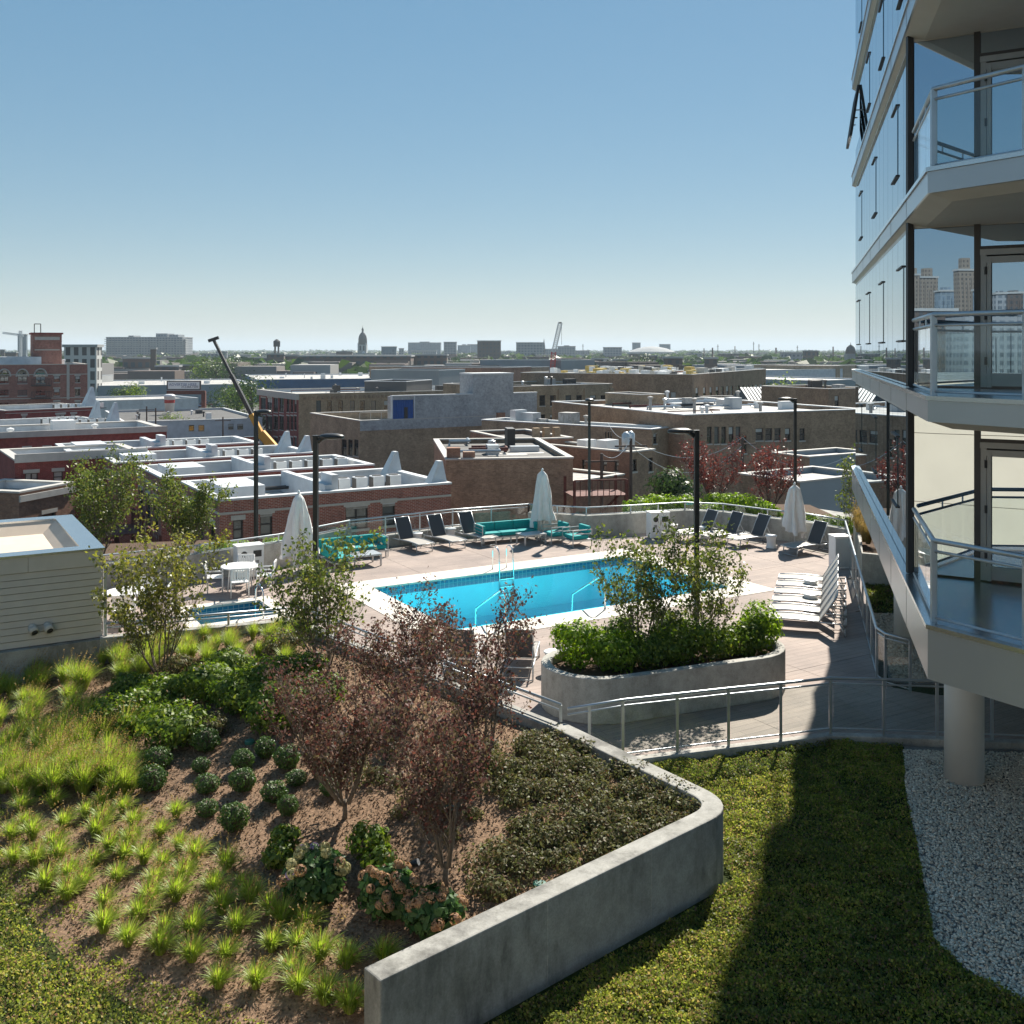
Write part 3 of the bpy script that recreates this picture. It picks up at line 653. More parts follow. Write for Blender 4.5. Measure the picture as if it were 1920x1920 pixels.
# ------------------------------------------------------------------ glass tower
tw = thing('glass_tower', 'glass apartment tower with silver balcony slabs rising beside the pool deck', 'tower')
P1 = Vector((10.6,31.6)); PM = Vector((6.42,16.5)); P2 = Vector((5.46,13.45)); e1 = (P1-PM).normalized(); dw2 = Vector((.86,-.51)).normalized()
de2 = Vector((.535,-.845)).normalized(); PM2 = PM+dw2*7; Q2 = P2+de2*4.2
FL = [3.59+3.0*k for k in range(9)]
n1 = Vector((-e1.y,e1.x)); n2 = Vector((-.51,-.86)).normalized()      # outward normals of the two glazed walls
SL = [tuple(P1+e1*.06+n1*.10), tuple(P2), tuple(Q2), (12.5,7.5), (23,16), (23,35), (14,36)]
def inset_soffit(P, d):
    return offset_path(list(P)+[P[0]], d)[:len(P)]
for k, z in enumerate(FL):
    th = .72 if k == 0 else .34
    P = SL if area(SL) > 0 else SL[::-1]
    mb = MB(); mb.prism(P, z-th, z-.06); mb.build('floor_slab', M['alu_fascia'], tw)
    I = inset_soffit(P, .32); n = len(P)
    mb = MB(); mb.add([(*p,z-th-.003) for p in inset_soffit(P,.03)]+[(*p,z-th-.10) for p in I], [(i,n+i,n+(i+1)%n,(i+1)%n) for i in range(n)]+[tuple(range(2*n-1,n-1,-1))]); mb.build('soffit', M['soffit'], tw)
    mb = MB(); mb.prism(inset_soffit(P,-.025), z-.057, z); mb.build('edge_flashing', M['flash'], tw)
    mb = MB()                                             # joints between the fascia sheets
    for a, b in ((SL[0],SL[1]),(SL[1],SL[2])):
        a, b = Vector(a), Vector(b); d = (b-a).normalized(); L = (b-a).length; nn = Vector((-d.y,d.x)); nn = nn if nn.dot(n1+n2) > 0 else -nn
        m_ = int(L/3.1)
        for q in range(1, m_+1):
            c = a+d*(L*q/(m_+1))+nn*.001; mb.bar((c.x,c.y,z-th+.01),(c.x,c.y,z-.06),.012,.006,(nn.x,nn.y,0))
    mb.build('fascia_joint', M['frame_grey'], tw)
core = [tuple(P1-n1*.12), tuple(PM-n1*.12-n2*.1), tuple(PM2-n2*.1), (22,17), (22,34)]
core = core if area(core) > 0 else core[::-1]
MB().prism(core, FL[0]-.3, FL[-1]).build('dark_interior', M['frame_dark'], tw)
MB().prism(SL if area(SL)>0 else SL[::-1], FL[-1]+.002, FL[-1]+14).build('upper_storeys', M['glass_tower'], tw)
L1 = (P1-PM).length; NP = 15; pwid = L1/NP
def pane_box(par, a, b, z0, z1, nn, mat, name='glass_pane', off=0.0, th=.03):
    mb = MB(); a = Vector(a); b = Vector(b); o1 = nn*off; o2 = nn*(off-th)
    q = [a+o1, b+o1, b+o2, a+o2]; q = [tuple(p) for p in q]; q = q if area(q) > 0 else q[::-1]
    return mb.prism(q, z0, z1).build(name, mat, par)
opened = {(3,13),(3,14)}
for k in range(0, 7):
    z0 = FL[k]+.012; z1 = FL[k+1]-.45
    for i in range(NP):
        a = PM+e1*(pwid*i+.014); b = PM+e1*(pwid*(i+1)-.014)
        vent = (i % 4 == 1) if k % 2 else (i % 5 == 2)
        if (k,i) in opened:
            pane_box(tw, a, b, z0, z0+.75, n1, M['glass_tower']); pane_box(tw, a, b, z0+2.25, z1, n1, M['glass_tower'])
            w = thing_part = MB()
            top = z0+2.22; hgt = 1.42; tilt = .17
            c0, c1 = a, b; out = n1*(hgt*math.sin(tilt)); zl = top-hgt*math.cos(tilt)
            sash = MB()
            A0,A1 = (c0.x+n1.x*.03,c0.y+n1.y*.03,top),(c1.x+n1.x*.03,c1.y+n1.y*.03,top); B0,B1 = (c0.x+out.x,c0.y+out.y,zl),(c1.x+out.x,c1.y+out.y,zl)
            for p, q in ((A0,A1),(B0,B1),(A0,B0),(A1,B1)): sash.bar(p,q,.07,.06)
            so_ = sash.build('open_sash', M['frame_dark'], tw)
            MB().add([A0,A1,B1,B0],[(0,1,2,3)]).build('sash_glass', M['glass_tower'], so_)
            MB().bar((c0.x,c0.y,top-.7),tuple((Vector(B0)+Vector(A0))/2),.03).bar((c1.x,c1.y,top-.7),tuple((Vector(B1)+Vector(A1))/2),.03).build('stay', M['frame_grey'], so_)
        elif vent:
            pane_box(tw, a, b, z0, z0+.72, n1, M['glass_tower']); pane_box(tw, a, b, z0+.76, z0+2.0, n1, M['glass_tower'], 'vent_pane', .012); pane_box(tw, a, b, z0+2.04, z1, n1, M['glass_tower'])
            for zz in (z0+.74, z0+2.02):
                mb = MB(); p, q = a+n1*.012, b+n1*.012; mb.bar((p.x,p.y,zz),(q.x,q.y,zz),.05,.03); mb.build('vent_bar', M['frame_dark'], tw)
        else: pane_box(tw, a, b, z0, z1, n1, M['glass_tower'])
    # spandrel strip under the slab
    a, b = PM, P1; pane_box(tw, a, b, z1+.005, FL[k+1]-.345, n1, M['alu'], 'head_panel', -.01)
    mb = MB(); c = PM+n1*.01+n2*.01; mb.bar((c.x,c.y,FL[k]+.01),(c.x,c.y,z1+.1),.09,.09); mb.build('corner_mullion', M['frame_dark'], tw)
    # wall facing the balcony: fixed pane, mullion, framed door, more panes
    if k < 4:
        zt = FL[k+1]-.46
        pane_box(tw, PM+dw2*.06, PM+dw2*.96, FL[k]+.03, zt, n2, M['glass_room'])
        for s in (.99,):
            c = PM+dw2*s+n2*.02; MB().bar((c.x,c.y,FL[k]),(c.x,c.y,zt+.12),.055,.09,(dw2.x,dw2.y,0)).build('mullion', M['frame_dark'], tw)
        dr = MB(); za = FL[k]+.02; zb = FL[k]+2.12
        p = lambda s, z, o=.0: (PM.x+dw2.x*s+n2.x*o, PM.y+dw2.y*s+n2.y*o, z)
        dr.bar(p(1.07,za),p(1.07,zb),.07,.1,(dw2.x,dw2.y,0)).bar(p(1.16,za,.02),p(1.16,zb-.1,.02),.09,.06,(dw2.x,dw2.y,0)).bar(p(2.1,za),p(2.1,zb),.09,.1,(dw2.x,dw2.y,0))
        dr.bar(p(1.03,zb),p(2.15,zb),.1,.09).bar(p(1.12,zb-.12,.02),p(2.1,zb-.12,.02),.06,.1).bar(p(1.12,za+.12,.02),p(2.1,za+.12,.02),.06,.2)
        door = dr.build('balcony_door', M['frame_grey'], tw)
        hg = MB()
        for zz in (za+.35, za+1.05, za+1.75): hg.bar(p(1.115,zz,.07),p(1.115,zz+.12,.07),.03,.03)
        hg.build('hinge', M['frame_dark'], door)
        pane_box(door, PM+dw2*1.2, PM+dw2*2.06, za+.22, zb-.17, n2, M['glass_room'], 'door_glass', .01)
        MB().bar(p(1.0,zb+.07,.01),p(2.2,zb+.07,.01),.06,.05).build('transom_bar', M['frame_dark'], tw)
        pane_box(tw, PM+dw2*1.03, PM+dw2*2.2, zb+.1, zt, n2, M['glass_room'], 'transom_pane')
        for s in (2.2,3.5,4.8): pane_box(tw, PM+dw2*(s+.03), PM+dw2*(s+1.25), FL[k]+.03, zt, n2, M['glass_room'])
        pane_box(tw, PM, PM+dw2*7, zt+.01, FL[k+1]-.34, n2, M['soffit'], 'head_panel', -.005)
for k, lab in ((0,'glass balcony railing on the lowest tower balcony'),(1,'glass balcony railing on the middle tower balcony'),(2,'glass balcony railing on the top visible tower balcony')):
    z = FL[k]; c = P2 + (e1*.16 - n1*.0) + Vector((.10,.0)); s0 = PM - e1*.22 + n1*.02 - n1*.05
    P = [s0, c, c+de2*1.28, c+de2*2.6]
    r = railing('balcony_railing', lab, P, z, z+1.07, 5, lower=[z+.93], bottom=z+.05, post=.075, tube=.035, posts=[c, c+de2*1.28, c+de2*2.6])
    zb, zt = z+.08, z+.9; a, b = s0+(c-s0)*.04, s0+(c-s0)*.97
    for q in range(3):
        u, v = a.lerp(b,q/3+.006), a.lerp(b,(q+1)/3-.006)
        MB().bar((u.x-P[0].x,u.y-P[0].y,(zb+zt)/2-z),(v.x-P[0].x,v.y-P[0].y,(zb+zt)/2-z),.012,zt-zb).build('glass_panel', M['glass'], r)
        MB().bar((v.x-P[0].x,v.y-P[0].y,.93),(v.x-P[0].x,v.y-P[0].y,1.05),.02).build('rail_spacer', M['steel'], r)
M['column'] = simple('painted_column', (.60,.60,.58), .6, 0, .05, 1.5)
for (x,y,rad,lab) in ((7.66,17.35,.315,'round grey concrete column standing in the pebbles'),(9.75,25.3,.3,'round grey column half hidden behind the tower fascia')):
    o = MB().lathe([(rad,0),(rad,3.02)], 32).build('tower_column', M['column'], smooth=False, loc=(x,y,LAWN)); o.data.polygons.foreach_set('use_smooth',[len(p.vertices)==4 for p in o.data.polygons]); tag(o, lab, 'column')

# ------------------------------------------------------------------ shed with plank siding
M['siding'] = simple('warm_grey_siding', (.50,.47,.42), .7, 0, .06, 2.5)
M['roof_tan'] = simple('cream_roof_membrane', (.60,.50,.40), .85, 0, .08, 1.5)
rzU = math.atan2(U.y,U.x)
sd_ = thing('pool_shed', 'flat roofed shed with grey plank siding and parapet', 'shed', (SHED0.x,SHED0.y,0), rzU)
# local: -x along the front wall (towards the left), y back
SW, SD, SZ0, SZ1 = 6.0, 5.2, .80, 2.78
MB().box(-SW,-.05,.05,SD,SZ0-.0,SZ1-.32).build('inner_wall', M['frame_dark'], sd_)
for i in range(11):
    z0 = SZ0+.02+i*.145; z1 = z0+.131
    MB().add([(-SW,0,z0),(0,0,z0),(0,.016,z1),(-SW,.016,z1),(-SW,.05,z0+.004),(0,.05,z0+.004),(0,.05,z1),(-SW,.05,z1)],[(0,1,2,3),(5,4,7,6),(4,5,1,0),(3,2,6,7),(1,5,6,2),(4,0,3,7)]).build('siding_plank', M['siding'], sd_)
    MB().add([(0,.051,z0),(0,SD,z0),(-.016,SD,z1),(-.016,.051,z1),(-.05,.051,z0+.004),(-.05,SD,z0+.004),(-.05,SD,z1),(-.05,.051,z1)],[(0,1,2,3),(4,5,1,0),(3,2,6,7)]).build('siding_plank', M['siding'], sd_)
fz = SZ0+.02+11*.145
for k in range(4): MB().box(-SW+k*1.5+.004,-SW+(k+1)*1.5-.004,-.02,.02,fz,SZ1-.03).build('fascia_panel', M['siding'], sd_)
MB().box(-.02,.02,.021,SD,fz,SZ1-.03).build('fascia_panel', M['siding'], sd_)
mb = MB(); ring(mb, [(-SW,-.05),(.05,-.05),(.05,SD+.05),(-SW,SD+.05)], [(-SW+.2,.42),(-.42,.42),(-.42,SD-.42),(-SW+.2,SD-.42)], SZ1-.028, SZ1+.02); mb.build('parapet_cap', M['flash'], sd_)
mb = MB(); mb.add([(-SW,.42,SZ1-.03),(-.42,.42,SZ1-.03),(-.42,SD-.42,SZ1-.03),(-SW,SD-.42,SZ1-.03),(-SW,.75,SZ1-.3),(-.75,.75,SZ1-.3),(-.75,SD-.75,SZ1-.3),(-SW,SD-.75,SZ1-.3)],[(0,1,5,4),(1,2,6,5),(2,3,7,6)]); mb.build('parapet_slope', M['roof_tan'], sd_)
MB().box(-SW,-.6,.5,SD-.5,SZ1-.40,SZ1-.30).build('roof_sheet', M['roof_tan'], sd_)
for x in (-1.42,-1.12):
    v = MB(); v.tube([(x,.02,1.22),(x,-.12,1.22)],.085,14); v.tube([(x,-.10,1.22),(x+.03,-.2,1.15)],.095,14); vo = v.build('vent_pipe', M['siding'], sd_, True)
    MB().tube([(x+.03,-.196,1.153),(x+.034,-.21,1.142)],.065,12).build('vent_mouth', M['frame_dark'], vo)
MB().bar((.06,.02,SZ0+.05),(.06,.02,SZ1-.4),.07,.05).build('downpipe', M['alu'], sd_)
pl = MB().box(-SW,.0,-.16,SD,-.16,SZ0).build('shed_plinth', M['conc'], loc=(SHED0.x,SHED0.y,0)); pl.rotation_euler=(0,0,rzU); tag(pl, 'stained concrete plinth under the shed', 'plinth')

# ------------------------------------------------------------------ rounded planter on the deck
C1, C2, PR = Vector((1.72,20.75)), Vector((4.7,21.98)), 1.13
pa_ = math.atan2((C2-C1).y,(C2-C1).x)
def capsule(r, n=14): return arc(C2, r, pa_-math.pi/2, pa_+math.pi/2, n)+arc(C1, r, pa_+math.pi/2, pa_+1.5*math.pi, n)
def cloc(P, o): return [(p[0]-o.x,p[1]-o.y) for p in P]
pc = (C1+C2)/2
pln = thing('round_planter', 'long oval concrete planter on the pool deck with shrubs and slender trees', 'planter', (pc.x,pc.y,0))
mb = MB(); ring(mb, cloc(capsule(PR),pc), cloc(capsule(PR-.2),pc), 0, .88); mb.build('planter_wall', M['conc_light'], pln, bevel=.02)
mb = MB(); cp = cloc(capsule(PR-.19),pc); mb.add([(p[0],p[1],.70) for p in cp],[tuple(range(len(cp)))]); mb.build('soil', M['soil_dark'], pln)
# raised planters and beds behind the railings
hp = [(10.9,31.9),(12.2,31.2),(15,31.5),(15,38),(12.6,37.8),(12.2,36.3)]
o = thing('concrete_planter', 'raised concrete planter of brown grasses behind the glass railing', 'planter', (hp[0][0],hp[0][1],LAWN))
hl = [(p[0]-hp[0][0],p[1]-hp[0][1]) for p in hp]; hl = hl if area(hl)>0 else hl[::-1]
mb = MB(); ring(mb, hl, offset_path(hl+[hl[0]],.16)[:len(hl)], 0, .95); mb.build('planter_wall', M['conc_light'], o)
mb = MB(); mb.add([(*p,.85) for p in offset_path(hl+[hl[0]],.12)[:len(hl)]],[tuple(range(len(hl)))]); mb.build('soil', M['soil_dark'], o)
bb = [(12.6,38.2),(14,40),(13.6,46.8),(8,47.4),(5.2,45.4),(3.8,42.9),(3.2,40.2),(4.7,40.6),(6.9,41.4),(8.6,41),(10,39.5),(11.2,38.5)]
bb = bb if area(bb)>0 else bb[::-1]
struct(MB().prism(bb, -.16, .10).build('planting_bed', M['soil_dark']))
bb2 = [(-5.9,37.4),(-8.0,34.2),(-10.0,32.3),(-12.3,30.8),(-15,30.6),(-15.5,35.8),(-11,36.8),(-9,35.4),(-6.7,38.2)]
bb2 = bb2 if area(bb2)>0 else bb2[::-1]
struct(MB().prism(bb2, -.16, .35).build('planting_bed', M['soil_dark']))
# ------------------------------------------------------------------ street lamps around the deck
def lamp(x, y, z0, ztop, head_dir, label):
    r = thing('lamp_post', label, 'street lamp', (x,y,z0), head_dir); h = ztop-z0
    MB().box(-.09,.09,-.09,.09,0,.02).build('base_plate', M['dark_metal'], r)
    MB().box(-.055,.055,-.055,.055,.02,h).build('pole', M['dark_metal'], r, bevel=.008)
    MB().box(-.072,.072,-.072,.072,h,h+.02).build('pole_cap', M['dark_metal'], r)
    a = MB(); a.tube([(.06,0,h-.12),(.16,0,h-.05),(.26,0,h-.015)],[.06,.055,.05],10); a.build('arm', M['dark_metal'], r, True)
    hd = MB(); n = 20; vs = []; fs = []
    prof = [(0,.075),(.5,.068),(.85,.04),(1,.0),(.92,-.035),(.6,-.05),(0,-.052)]
    for q, z in prof:
        for k in range(n):
            t = 2*math.pi*k/n; vs.append((.40+q*.32*math.cos(t), q*.19*math.sin(t), h-.0+z))
    for i in range(len(prof)-1):
        for k in range(n): fs.append((i*n+k,(i+1)*n+k,(i+1)*n+(k+1)%n,i*n+(k+1)%n))
    hd.add(vs, fs); ho = hd.build('lamp_head', M['dark_metal'], r, True)
    MB().lathe([(.12,0),(.11,-.012)],16,(.40,0,h-.05)).build('lens', M['pane_blind'], ho)
lamp(*W(592,24.0), 0, Zp(818,24.0), R(-12), 'black lamp post in front of the left umbrella with its head to the right')
lamp(*W(1306,24.2), 0, Zp(808,24.2), R(188), 'black lamp post behind the oval planter trees')
lamp(*W(480,34.6), .3, Zp(771,34.6), R(-35), 'slim black lamp post in front of the brick townhouses')
lamp(*W(1105,41.6), -.1, Zp(749,41.6), R(-93), 'slim black lamp post behind the teal armchairs')
lamp(*W(1491,42.0), .1, Zp(748,42), R(182), 'slim black lamp post behind the closed umbrella on the right')

# ------------------------------------------------------------------ sun loungers
def lounger(name, fabric, frame, label, back=52, group=None):
    """local: foot at +x, head at -x, width along y"""
    r = thing(name, label, 'sun lounger', group=group); w, L = .33, .98
    seat = MB(); 
    n = 8; pts = [(-.30+k*(L+.28)/n, .315+.03*math.sin(math.pi*k/n)) for k in range(n+1)]
    vs = [(x,s*(w-.03),z) for x,z in pts for s in (-1,1)]; vs += [(x,y,z-.014) for x,y,z in vs]; m = len(vs)//2; fs = []
    for k in range(n): fs += [(2*k,2*k+2,2*k+3,2*k+1),(m+2*k+1,m+2*k+3,m+2*k+2,m+2*k),(2*k,m+2*k,m+2*k+2,2*k+2),(2*k+1,2*k+3,m+2*k+3,m+2*k+1)]
    seat.add(vs,fs).build('seat_sling', M['sling_mid'] if fabric is M['sling_dark'] else fabric, r)  # seat takes the sunlit copy of the sling, backrest the shaded one
    b = R(back); bx, bz = math.cos(b), math.sin(b); bl = .80
    MB().bar((-.31,0,.33),(-.31-bl*bx,0,.33+bl*bz),2*(w-.03),.014).build('back_sling', fabric, r)
    for s in (-1,1):
        MB().tube([(x,s*w,z+.005) for x,z in pts],.02,8).build('side_rail', frame, r, True)
        MB().tube([(-.30,s*w,.315),(-.95,s*w,.30)],.02,8).build('rear_rail', frame, r, True)
        MB().tube([(-.30,s*(w-.025),.33),(-.31-bl*1.02*bx,s*(w-.025),.33+bl*1.02*bz)],.018,8).build('back_rail', frame, r, True)
        MB().tube([(.80,s*w,.32),(.86,s*w,0)],.019,8).build('leg', frame, r, True)
        MB().tube([(-.80,s*w,.30),(-.92,s*w,0)],.019,8).build('leg', frame, r, True)
        MB().tube([(-.31-.5*bl*bx,s*(w-.03),.33+.5*bl*bz),(-.72,s*(w-.03),.30)],.012,6).build('back_strut', frame, r, True)
    for x, z in ((L,.315),(.86,.02),(-.92,.02),(-.95,.30),(-.31-bl*1.02*bx,.33+bl*1.02*bz)):
        MB().tube([(x,-w,z),(x,w,z)],.015,6).build('cross_bar', frame, r, True)
    return r
_used = {}
def place(make, key, loc, rz, label, group=None):
    if key not in _used: o = _used[key] = make(); o.location = loc; o.rotation_euler = (0,0,rz)
    else: o = dup(_used[key], loc, rz)
    o['label'] = label
    if group: o['group'] = group
    return o
def put_lounger(foot, ang, label, kind, group, back=52):
    d = Vector((math.cos(ang),math.sin(ang))); c = Vector(foot)-d*.98
    fab = M['sling_dark'] if kind == 'dark' else M['sling_light']
    return place(lambda: lounger('sun_lounger', fab, M['white_metal'], '', back), (kind,back), (c.x,c.y,.006), ang, label, group)
aV = math.atan2(-.78,.62)
for px, py, lab in ((800,1037,'dark lounger beside the left teal sofa'),(862,1031,'middle dark lounger of the three facing the pool from the far side'),(921,1025,'dark lounger beside the long right teal sofa')):
    put_lounger(G(px,py), aV, lab, 'dark', 'dark loungers on the far side of the pool', 62)
aU = math.atan2(-U.y,-U.x)
for f, lab in (((6.25,38.3),'dark lounger at the inner end of the row along the curved wall'),((7.1,37.8),'middle dark lounger of the row along the curved wall'),((7.95,37.2),'dark lounger nearest the white stool along the curved wall'),((9.6,35.7),'single dark lounger beside the right umbrella')):
    put_lounger(f, aU, lab, 'dark', 'dark loungers along the curved wall', 62)
aR = math.atan2(.30,-.95)
ord_ = ['nearest','second','third','fourth','fifth','farthest']
for k in range(6):
    f = Vector((6.62,26.5))+Vector((.30,.93))*k*.98
    put_lounger(f, aR, f'pale sling lounger, {ord_[k]} of the six lined up beside the glass railing', 'light', 'pale loungers in a row on the right of the pool', 58)
for X, lab in ((.22,'pale backed lounger seen from behind next to the oval planter'),(-1.08,'lounger seen from behind the purple tree')):
    put_lounger((X+.1,24.1), R(84), lab, 'dark', 'loungers seen from behind at the near pool side', 62)
# hourglass stools
def stool():
    r = thing('hourglass_stool', '', 'stool')
    MB().lathe([(.20,0),(.19,.02),(.165,.12),(.155,.22),(.165,.32),(.19,.40),(.205,.42)],24).build('body', M['plastic'], r, True)
    MB().lathe([(.212,.421),(.216,.44),(.20,.45)],24).build('seat_top', M['plastic'], r, True); return r
for p, lab in ((G(1446,1027),'white hourglass stool at the foot of the curved wall'),((8.25,28.3),'white stool between the pale loungers nearer the camera'),((8.75,30.0),'white stool between the far pale loungers'),((.92,22.9),'white stool peeping out behind the left end of the oval planter'),(G(782,1022),'white stool between the first and second dark loungers'),(G(845,1013),'white stool between the second and third dark loungers'),((7.35,39.0),'white stool between the dark loungers of the curved wall'),((6.2,39.5),'white stool left of the dark loungers at the curved wall')):
    place(stool, 'stool', (p[0],p[1],.006), 0, lab, 'white hourglass stools')

# ------------------------------------------------------------------ teal sofas
def cushion(par, name, x0,x1,y0,y1,z0,z1, mat=None):
    return MB().box(x0,x1,y0,y1,z0,z1).build(name, mat or M['teal'], par, bevel=.035)
def sofa(label, loc, rz, L, wing_l, wing_r, seats):
    """local: x along the back, y towards the back (front at -y)"""
    r = thing('outdoor_sofa', label, 'sofa', (loc[0],loc[1],.006), rz); D = .78; n = seats
    for k in range(n):
        a, b = L*k/n, L*(k+1)/n
        cushion(r,'seat_cushion',a+.005,b-.005,-D+.05,-.16,.26,.40); cushion(r,'back_cushion',a+.005,b-.005,-.16,-.02,.30,.70)
    fr = MB(); fr.box(0,L,-D,0,.2,.245); fr.build('base_frame', M['white_metal'], r)
    for x in (.04,L/2,L-.04):
        for y in (-D+.04,-.04): MB().bar((x,y,0),(x,y,.2),.04).build('leg', M['white_metal'], r)
    for on, x, s in ((wing_l,0,1),(wing_r,L,-1)):
        if on:
            cushion(r,'arm_cushion',min(x,x+s*.13)+.002,max(x,x+s*.13)-.002,-D+.05,-.17,.402,.68)
            am = MB(); xx = x-s*.025
            for z in (.44,.56,.68): am.bar((xx,-D,z),(xx,.0,z),.022)
            for y in (-D,-.01): am.bar((xx,y,.0),(xx,y,.69),.028)
            am.build('arm_frame', M['white_metal'], r)
    return r
s1 = G(606,1058); base1 = Vector((-6.75,35.05))
sofa('teal outdoor sofa behind the first lamp post and left umbrella', base1, rzU, 2.35, False, True, 3)
sofa('teal sofa section pointing at the camera beside the left umbrella', base1+V*2.1+U*.0+Vector((-.1,0)), rzU+R(90), 1.25, False, False, 2)
base2 = Vector((-1.40,38.35))
sofa('long teal outdoor sofa to the left of the middle umbrella', base2, R(26), 2.3, True, True, 3)
def armchair(label, loc, rz):
    r = thing('outdoor_armchair', label, 'armchair', (loc[0],loc[1],.006), rz, 'teal armchairs'); 
    cushion(r,'seat_cushion',-.33,.33,-.36,.30,.26,.40); cushion(r,'back_cushion',-.33,.33,.26,.40,.41,.72)
    MB().box(-.35,.35,-.40,.40,.2,.245).build('base_frame', M['white_metal'], r)
    for s in (-1,1):
        am = MB()
        for z in (.46,.60): am.bar((s*.37,-.4,z),(s*.37,.4,z),.03)
        for y in (-.4,.4): am.bar((s*.37,y,0),(s*.37,y,.615),.03)
        am.build('arm_frame', M['white_metal'], r)
    MB().bar((-.35,-.4,.03),(.35,-.4,.03),.03).build('floor_bar', M['white_metal'], r)
armchair('teal armchair next to the middle umbrella base', G(1042,1016), R(-62))
armchair('teal armchair nearest the oval planter trees', G(1082,1022), R(-62))
def coffee(label, loc, rz, a=.95, b=.6):
    r = thing('coffee_table', label, 'coffee table', (loc[0],loc[1],.006), rz, 'low metal coffee tables')
    for k in range(5): MB().box(-a/2,a/2,-b/2+b*k/5+.004,-b/2+b*(k+1)/5-.004,.37,.395).build('slat', M['alu'], r)
    MB().box(-a/2,a/2,-b/2,b/2,.34,.368).build('top_frame', M['white_metal'], r)
    for x in (-a/2+.03,a/2-.03):
        for y in (-b/2+.03,b/2-.03): MB().bar((x,y,0),(x,y,.34),.05).build('leg', M['white_metal'], r)
coffee('low grey coffee table in front of the left teal sofa', G(678,1060,.0), rzU, 1.15,.75)
coffee('low grey coffee table in front of the long teal sofa', G(996,1020,.0), rzU, .95,.65)
# ------------------------------------------------------------------ closed parasols
def parasol(label, x, y, h, seed, flare=.3, z0=.5):
    r = thing('closed_parasol', label, 'parasol', (x,y,.006), seed*1.3, 'closed white parasols'); g = random.Random(seed)
    MB().lathe([(.28,0),(.28,.06),(.05,.09)],20).build('base', M['conc_light'], r)
    MB().tube([(0,0,.08),(0,0,h)],.024,8).build('pole', M['white_metal'], r, True)
    MB().lathe([(.035,0),(.05,.04),(.02,.10)],10,(0,0,h-.03)).build('finial', M['plastic'], r, True)
    n, m = 48, 26; vs = []; fs = []; folds = 7; ph = g.uniform(0,6)
    hem = [g.uniform(-.22,.26) for _ in range(folds*2)]
    for j in range(m+1):
        t = j/m
        for k in range(n):
            a = 2*math.pi*k/n; f = math.cos(folds*a+ph+1.2*math.sin(3*t)); 
            prof = .05+.10*min(1,t/.07)+flare*t**.85
            rad = prof*(1+.30*f*min(1,t*3)+.16*math.sin(2*a+seed+3*t)+.07*math.sin(13*a+9*t+seed))
            zl = h-.04-(h-.04-z0)*t + (hem[int(a/(2*math.pi)*folds*2)%(folds*2)])*max(0,(t-.6)/.4)
            vs.append((rad*math.cos(a), rad*math.sin(a)*.9, zl))
    for j in range(m):
        for k in range(n): fs.append((j*n+k,(j+1)*n+k,(j+1)*n+(k+1)%n,j*n+(k+1)%n))
    MB().add(vs,fs).build('canopy', M['canvas'], r, True)
parasol('closed white parasol draped beside the left teal sofa', *W(560,32.9), 2.6, 1, .34, .45)
parasol('closed white parasol between the long teal sofa and the teal armchairs', *W(1017,39.0), 2.6, 2, .27, .62)
parasol('closed white parasol beside the single dark lounger on the right', *W(1490,37.2), 2.30, 3, .24, .55)
# ------------------------------------------------------------------ bins and cabinet
def bin_cab(label, loc, rz, w, n, h=1.0):
    r = thing('recycling_cabinet', label, 'cabinet', (loc[0],loc[1],.006), rz); d = .5
    MB().box(0,w*n,-d/2,d/2,.03,h).build('body', M['plastic'], r, bevel=.01)
    MB().box(-.02,w*n+.02,-d/2-.02,d/2+.02,h,h+.03).build('top_plate', M['plastic'], r)
    for k in range(n):
        dr = MB().box(w*k+.01,w*(k+1)-.01,-d/2-.014,-d/2-.001,.06,h-.03).build('door', M['plastic'], r)
        y = -d/2-.02
        if k % 2 == 0 and n > 1: MB().lathe([(.10,-.008),(.10,.008)],20).build('round_opening', M['frame_dark'], dr)
        else: MB().box(-.13,.13,-.10,.10,-.008,.008).build('square_opening', M['frame_dark'], dr)
        o = COL.objects[-1]; o.rotation_euler=(R(90),0,0); o.location=(w*(k+.5),-d/2-.016,h*.76)
        p = MB().box(-.05,.05,-.05,.05,-.006,.006).build('sign_plate', M['frame_grey'], dr); p.rotation_euler=(R(90),0,0); p.location=(w*(k+.5),-d/2-.016,h*.50)
bin_cab('white two door recycling cabinet behind the dining table', W(441,32.2), rzU, .42, 2, 1.0)
bin_cab('white bin cabinet at the curved wall behind the trees', W(1216,39.0), R(14), .38, 2, .98)
r = thing('towel_cabinet', 'pale square towel cabinet beside the glass railing', 'cabinet', (*G(1569,1067),.006), R(8))
MB().box(-.05,.5,0,.5,0,1.02).build('body', M['plastic'], r, bevel=.01); MB().box(-.07,.52,-.02,.52,1.022,1.06).build('top_plate', M['plastic'], r); MB().box(-.03,.48,-.014,-.002,.06,.98).build('door', M['alu'], r)
# ------------------------------------------------------------------ dining sets
def dchair():
    r = thing('dining_chair', '', 'chair'); w = .25
    MB().box(-w,w,-.24,.22,.43,.455).build('seat', M['plastic'], r, bevel=.008)
    for k in range(7): MB().bar((-w+.04+k*(2*w-.08)/6,.225,.5),(-w+.04+k*(2*w-.08)/6,.275,.82),.045,.014,(0,1,0)).build('back_slat', M['plastic'], r)
    MB().bar((-w,.285,.84),(w,.285,.84),.03,.05).build('back_top', M['plastic'], r)
    for s in (-1,1):
        MB().tube([(s*w,.20,.0),(s*w,.22,.45),(s*w,.29,.85)],.018,8).build('leg', M['plastic'], r, True)
        MB().tube([(s*w,-.22,.0),(s*w,-.22,.62)],.018,8).build('leg', M['plastic'], r, True)
        MB().tube([(s*w,-.24,.64),(s*w,.0,.65),(s*w,.25,.65)],.02,8).build('armrest', M['plastic'], r, True)
    return r
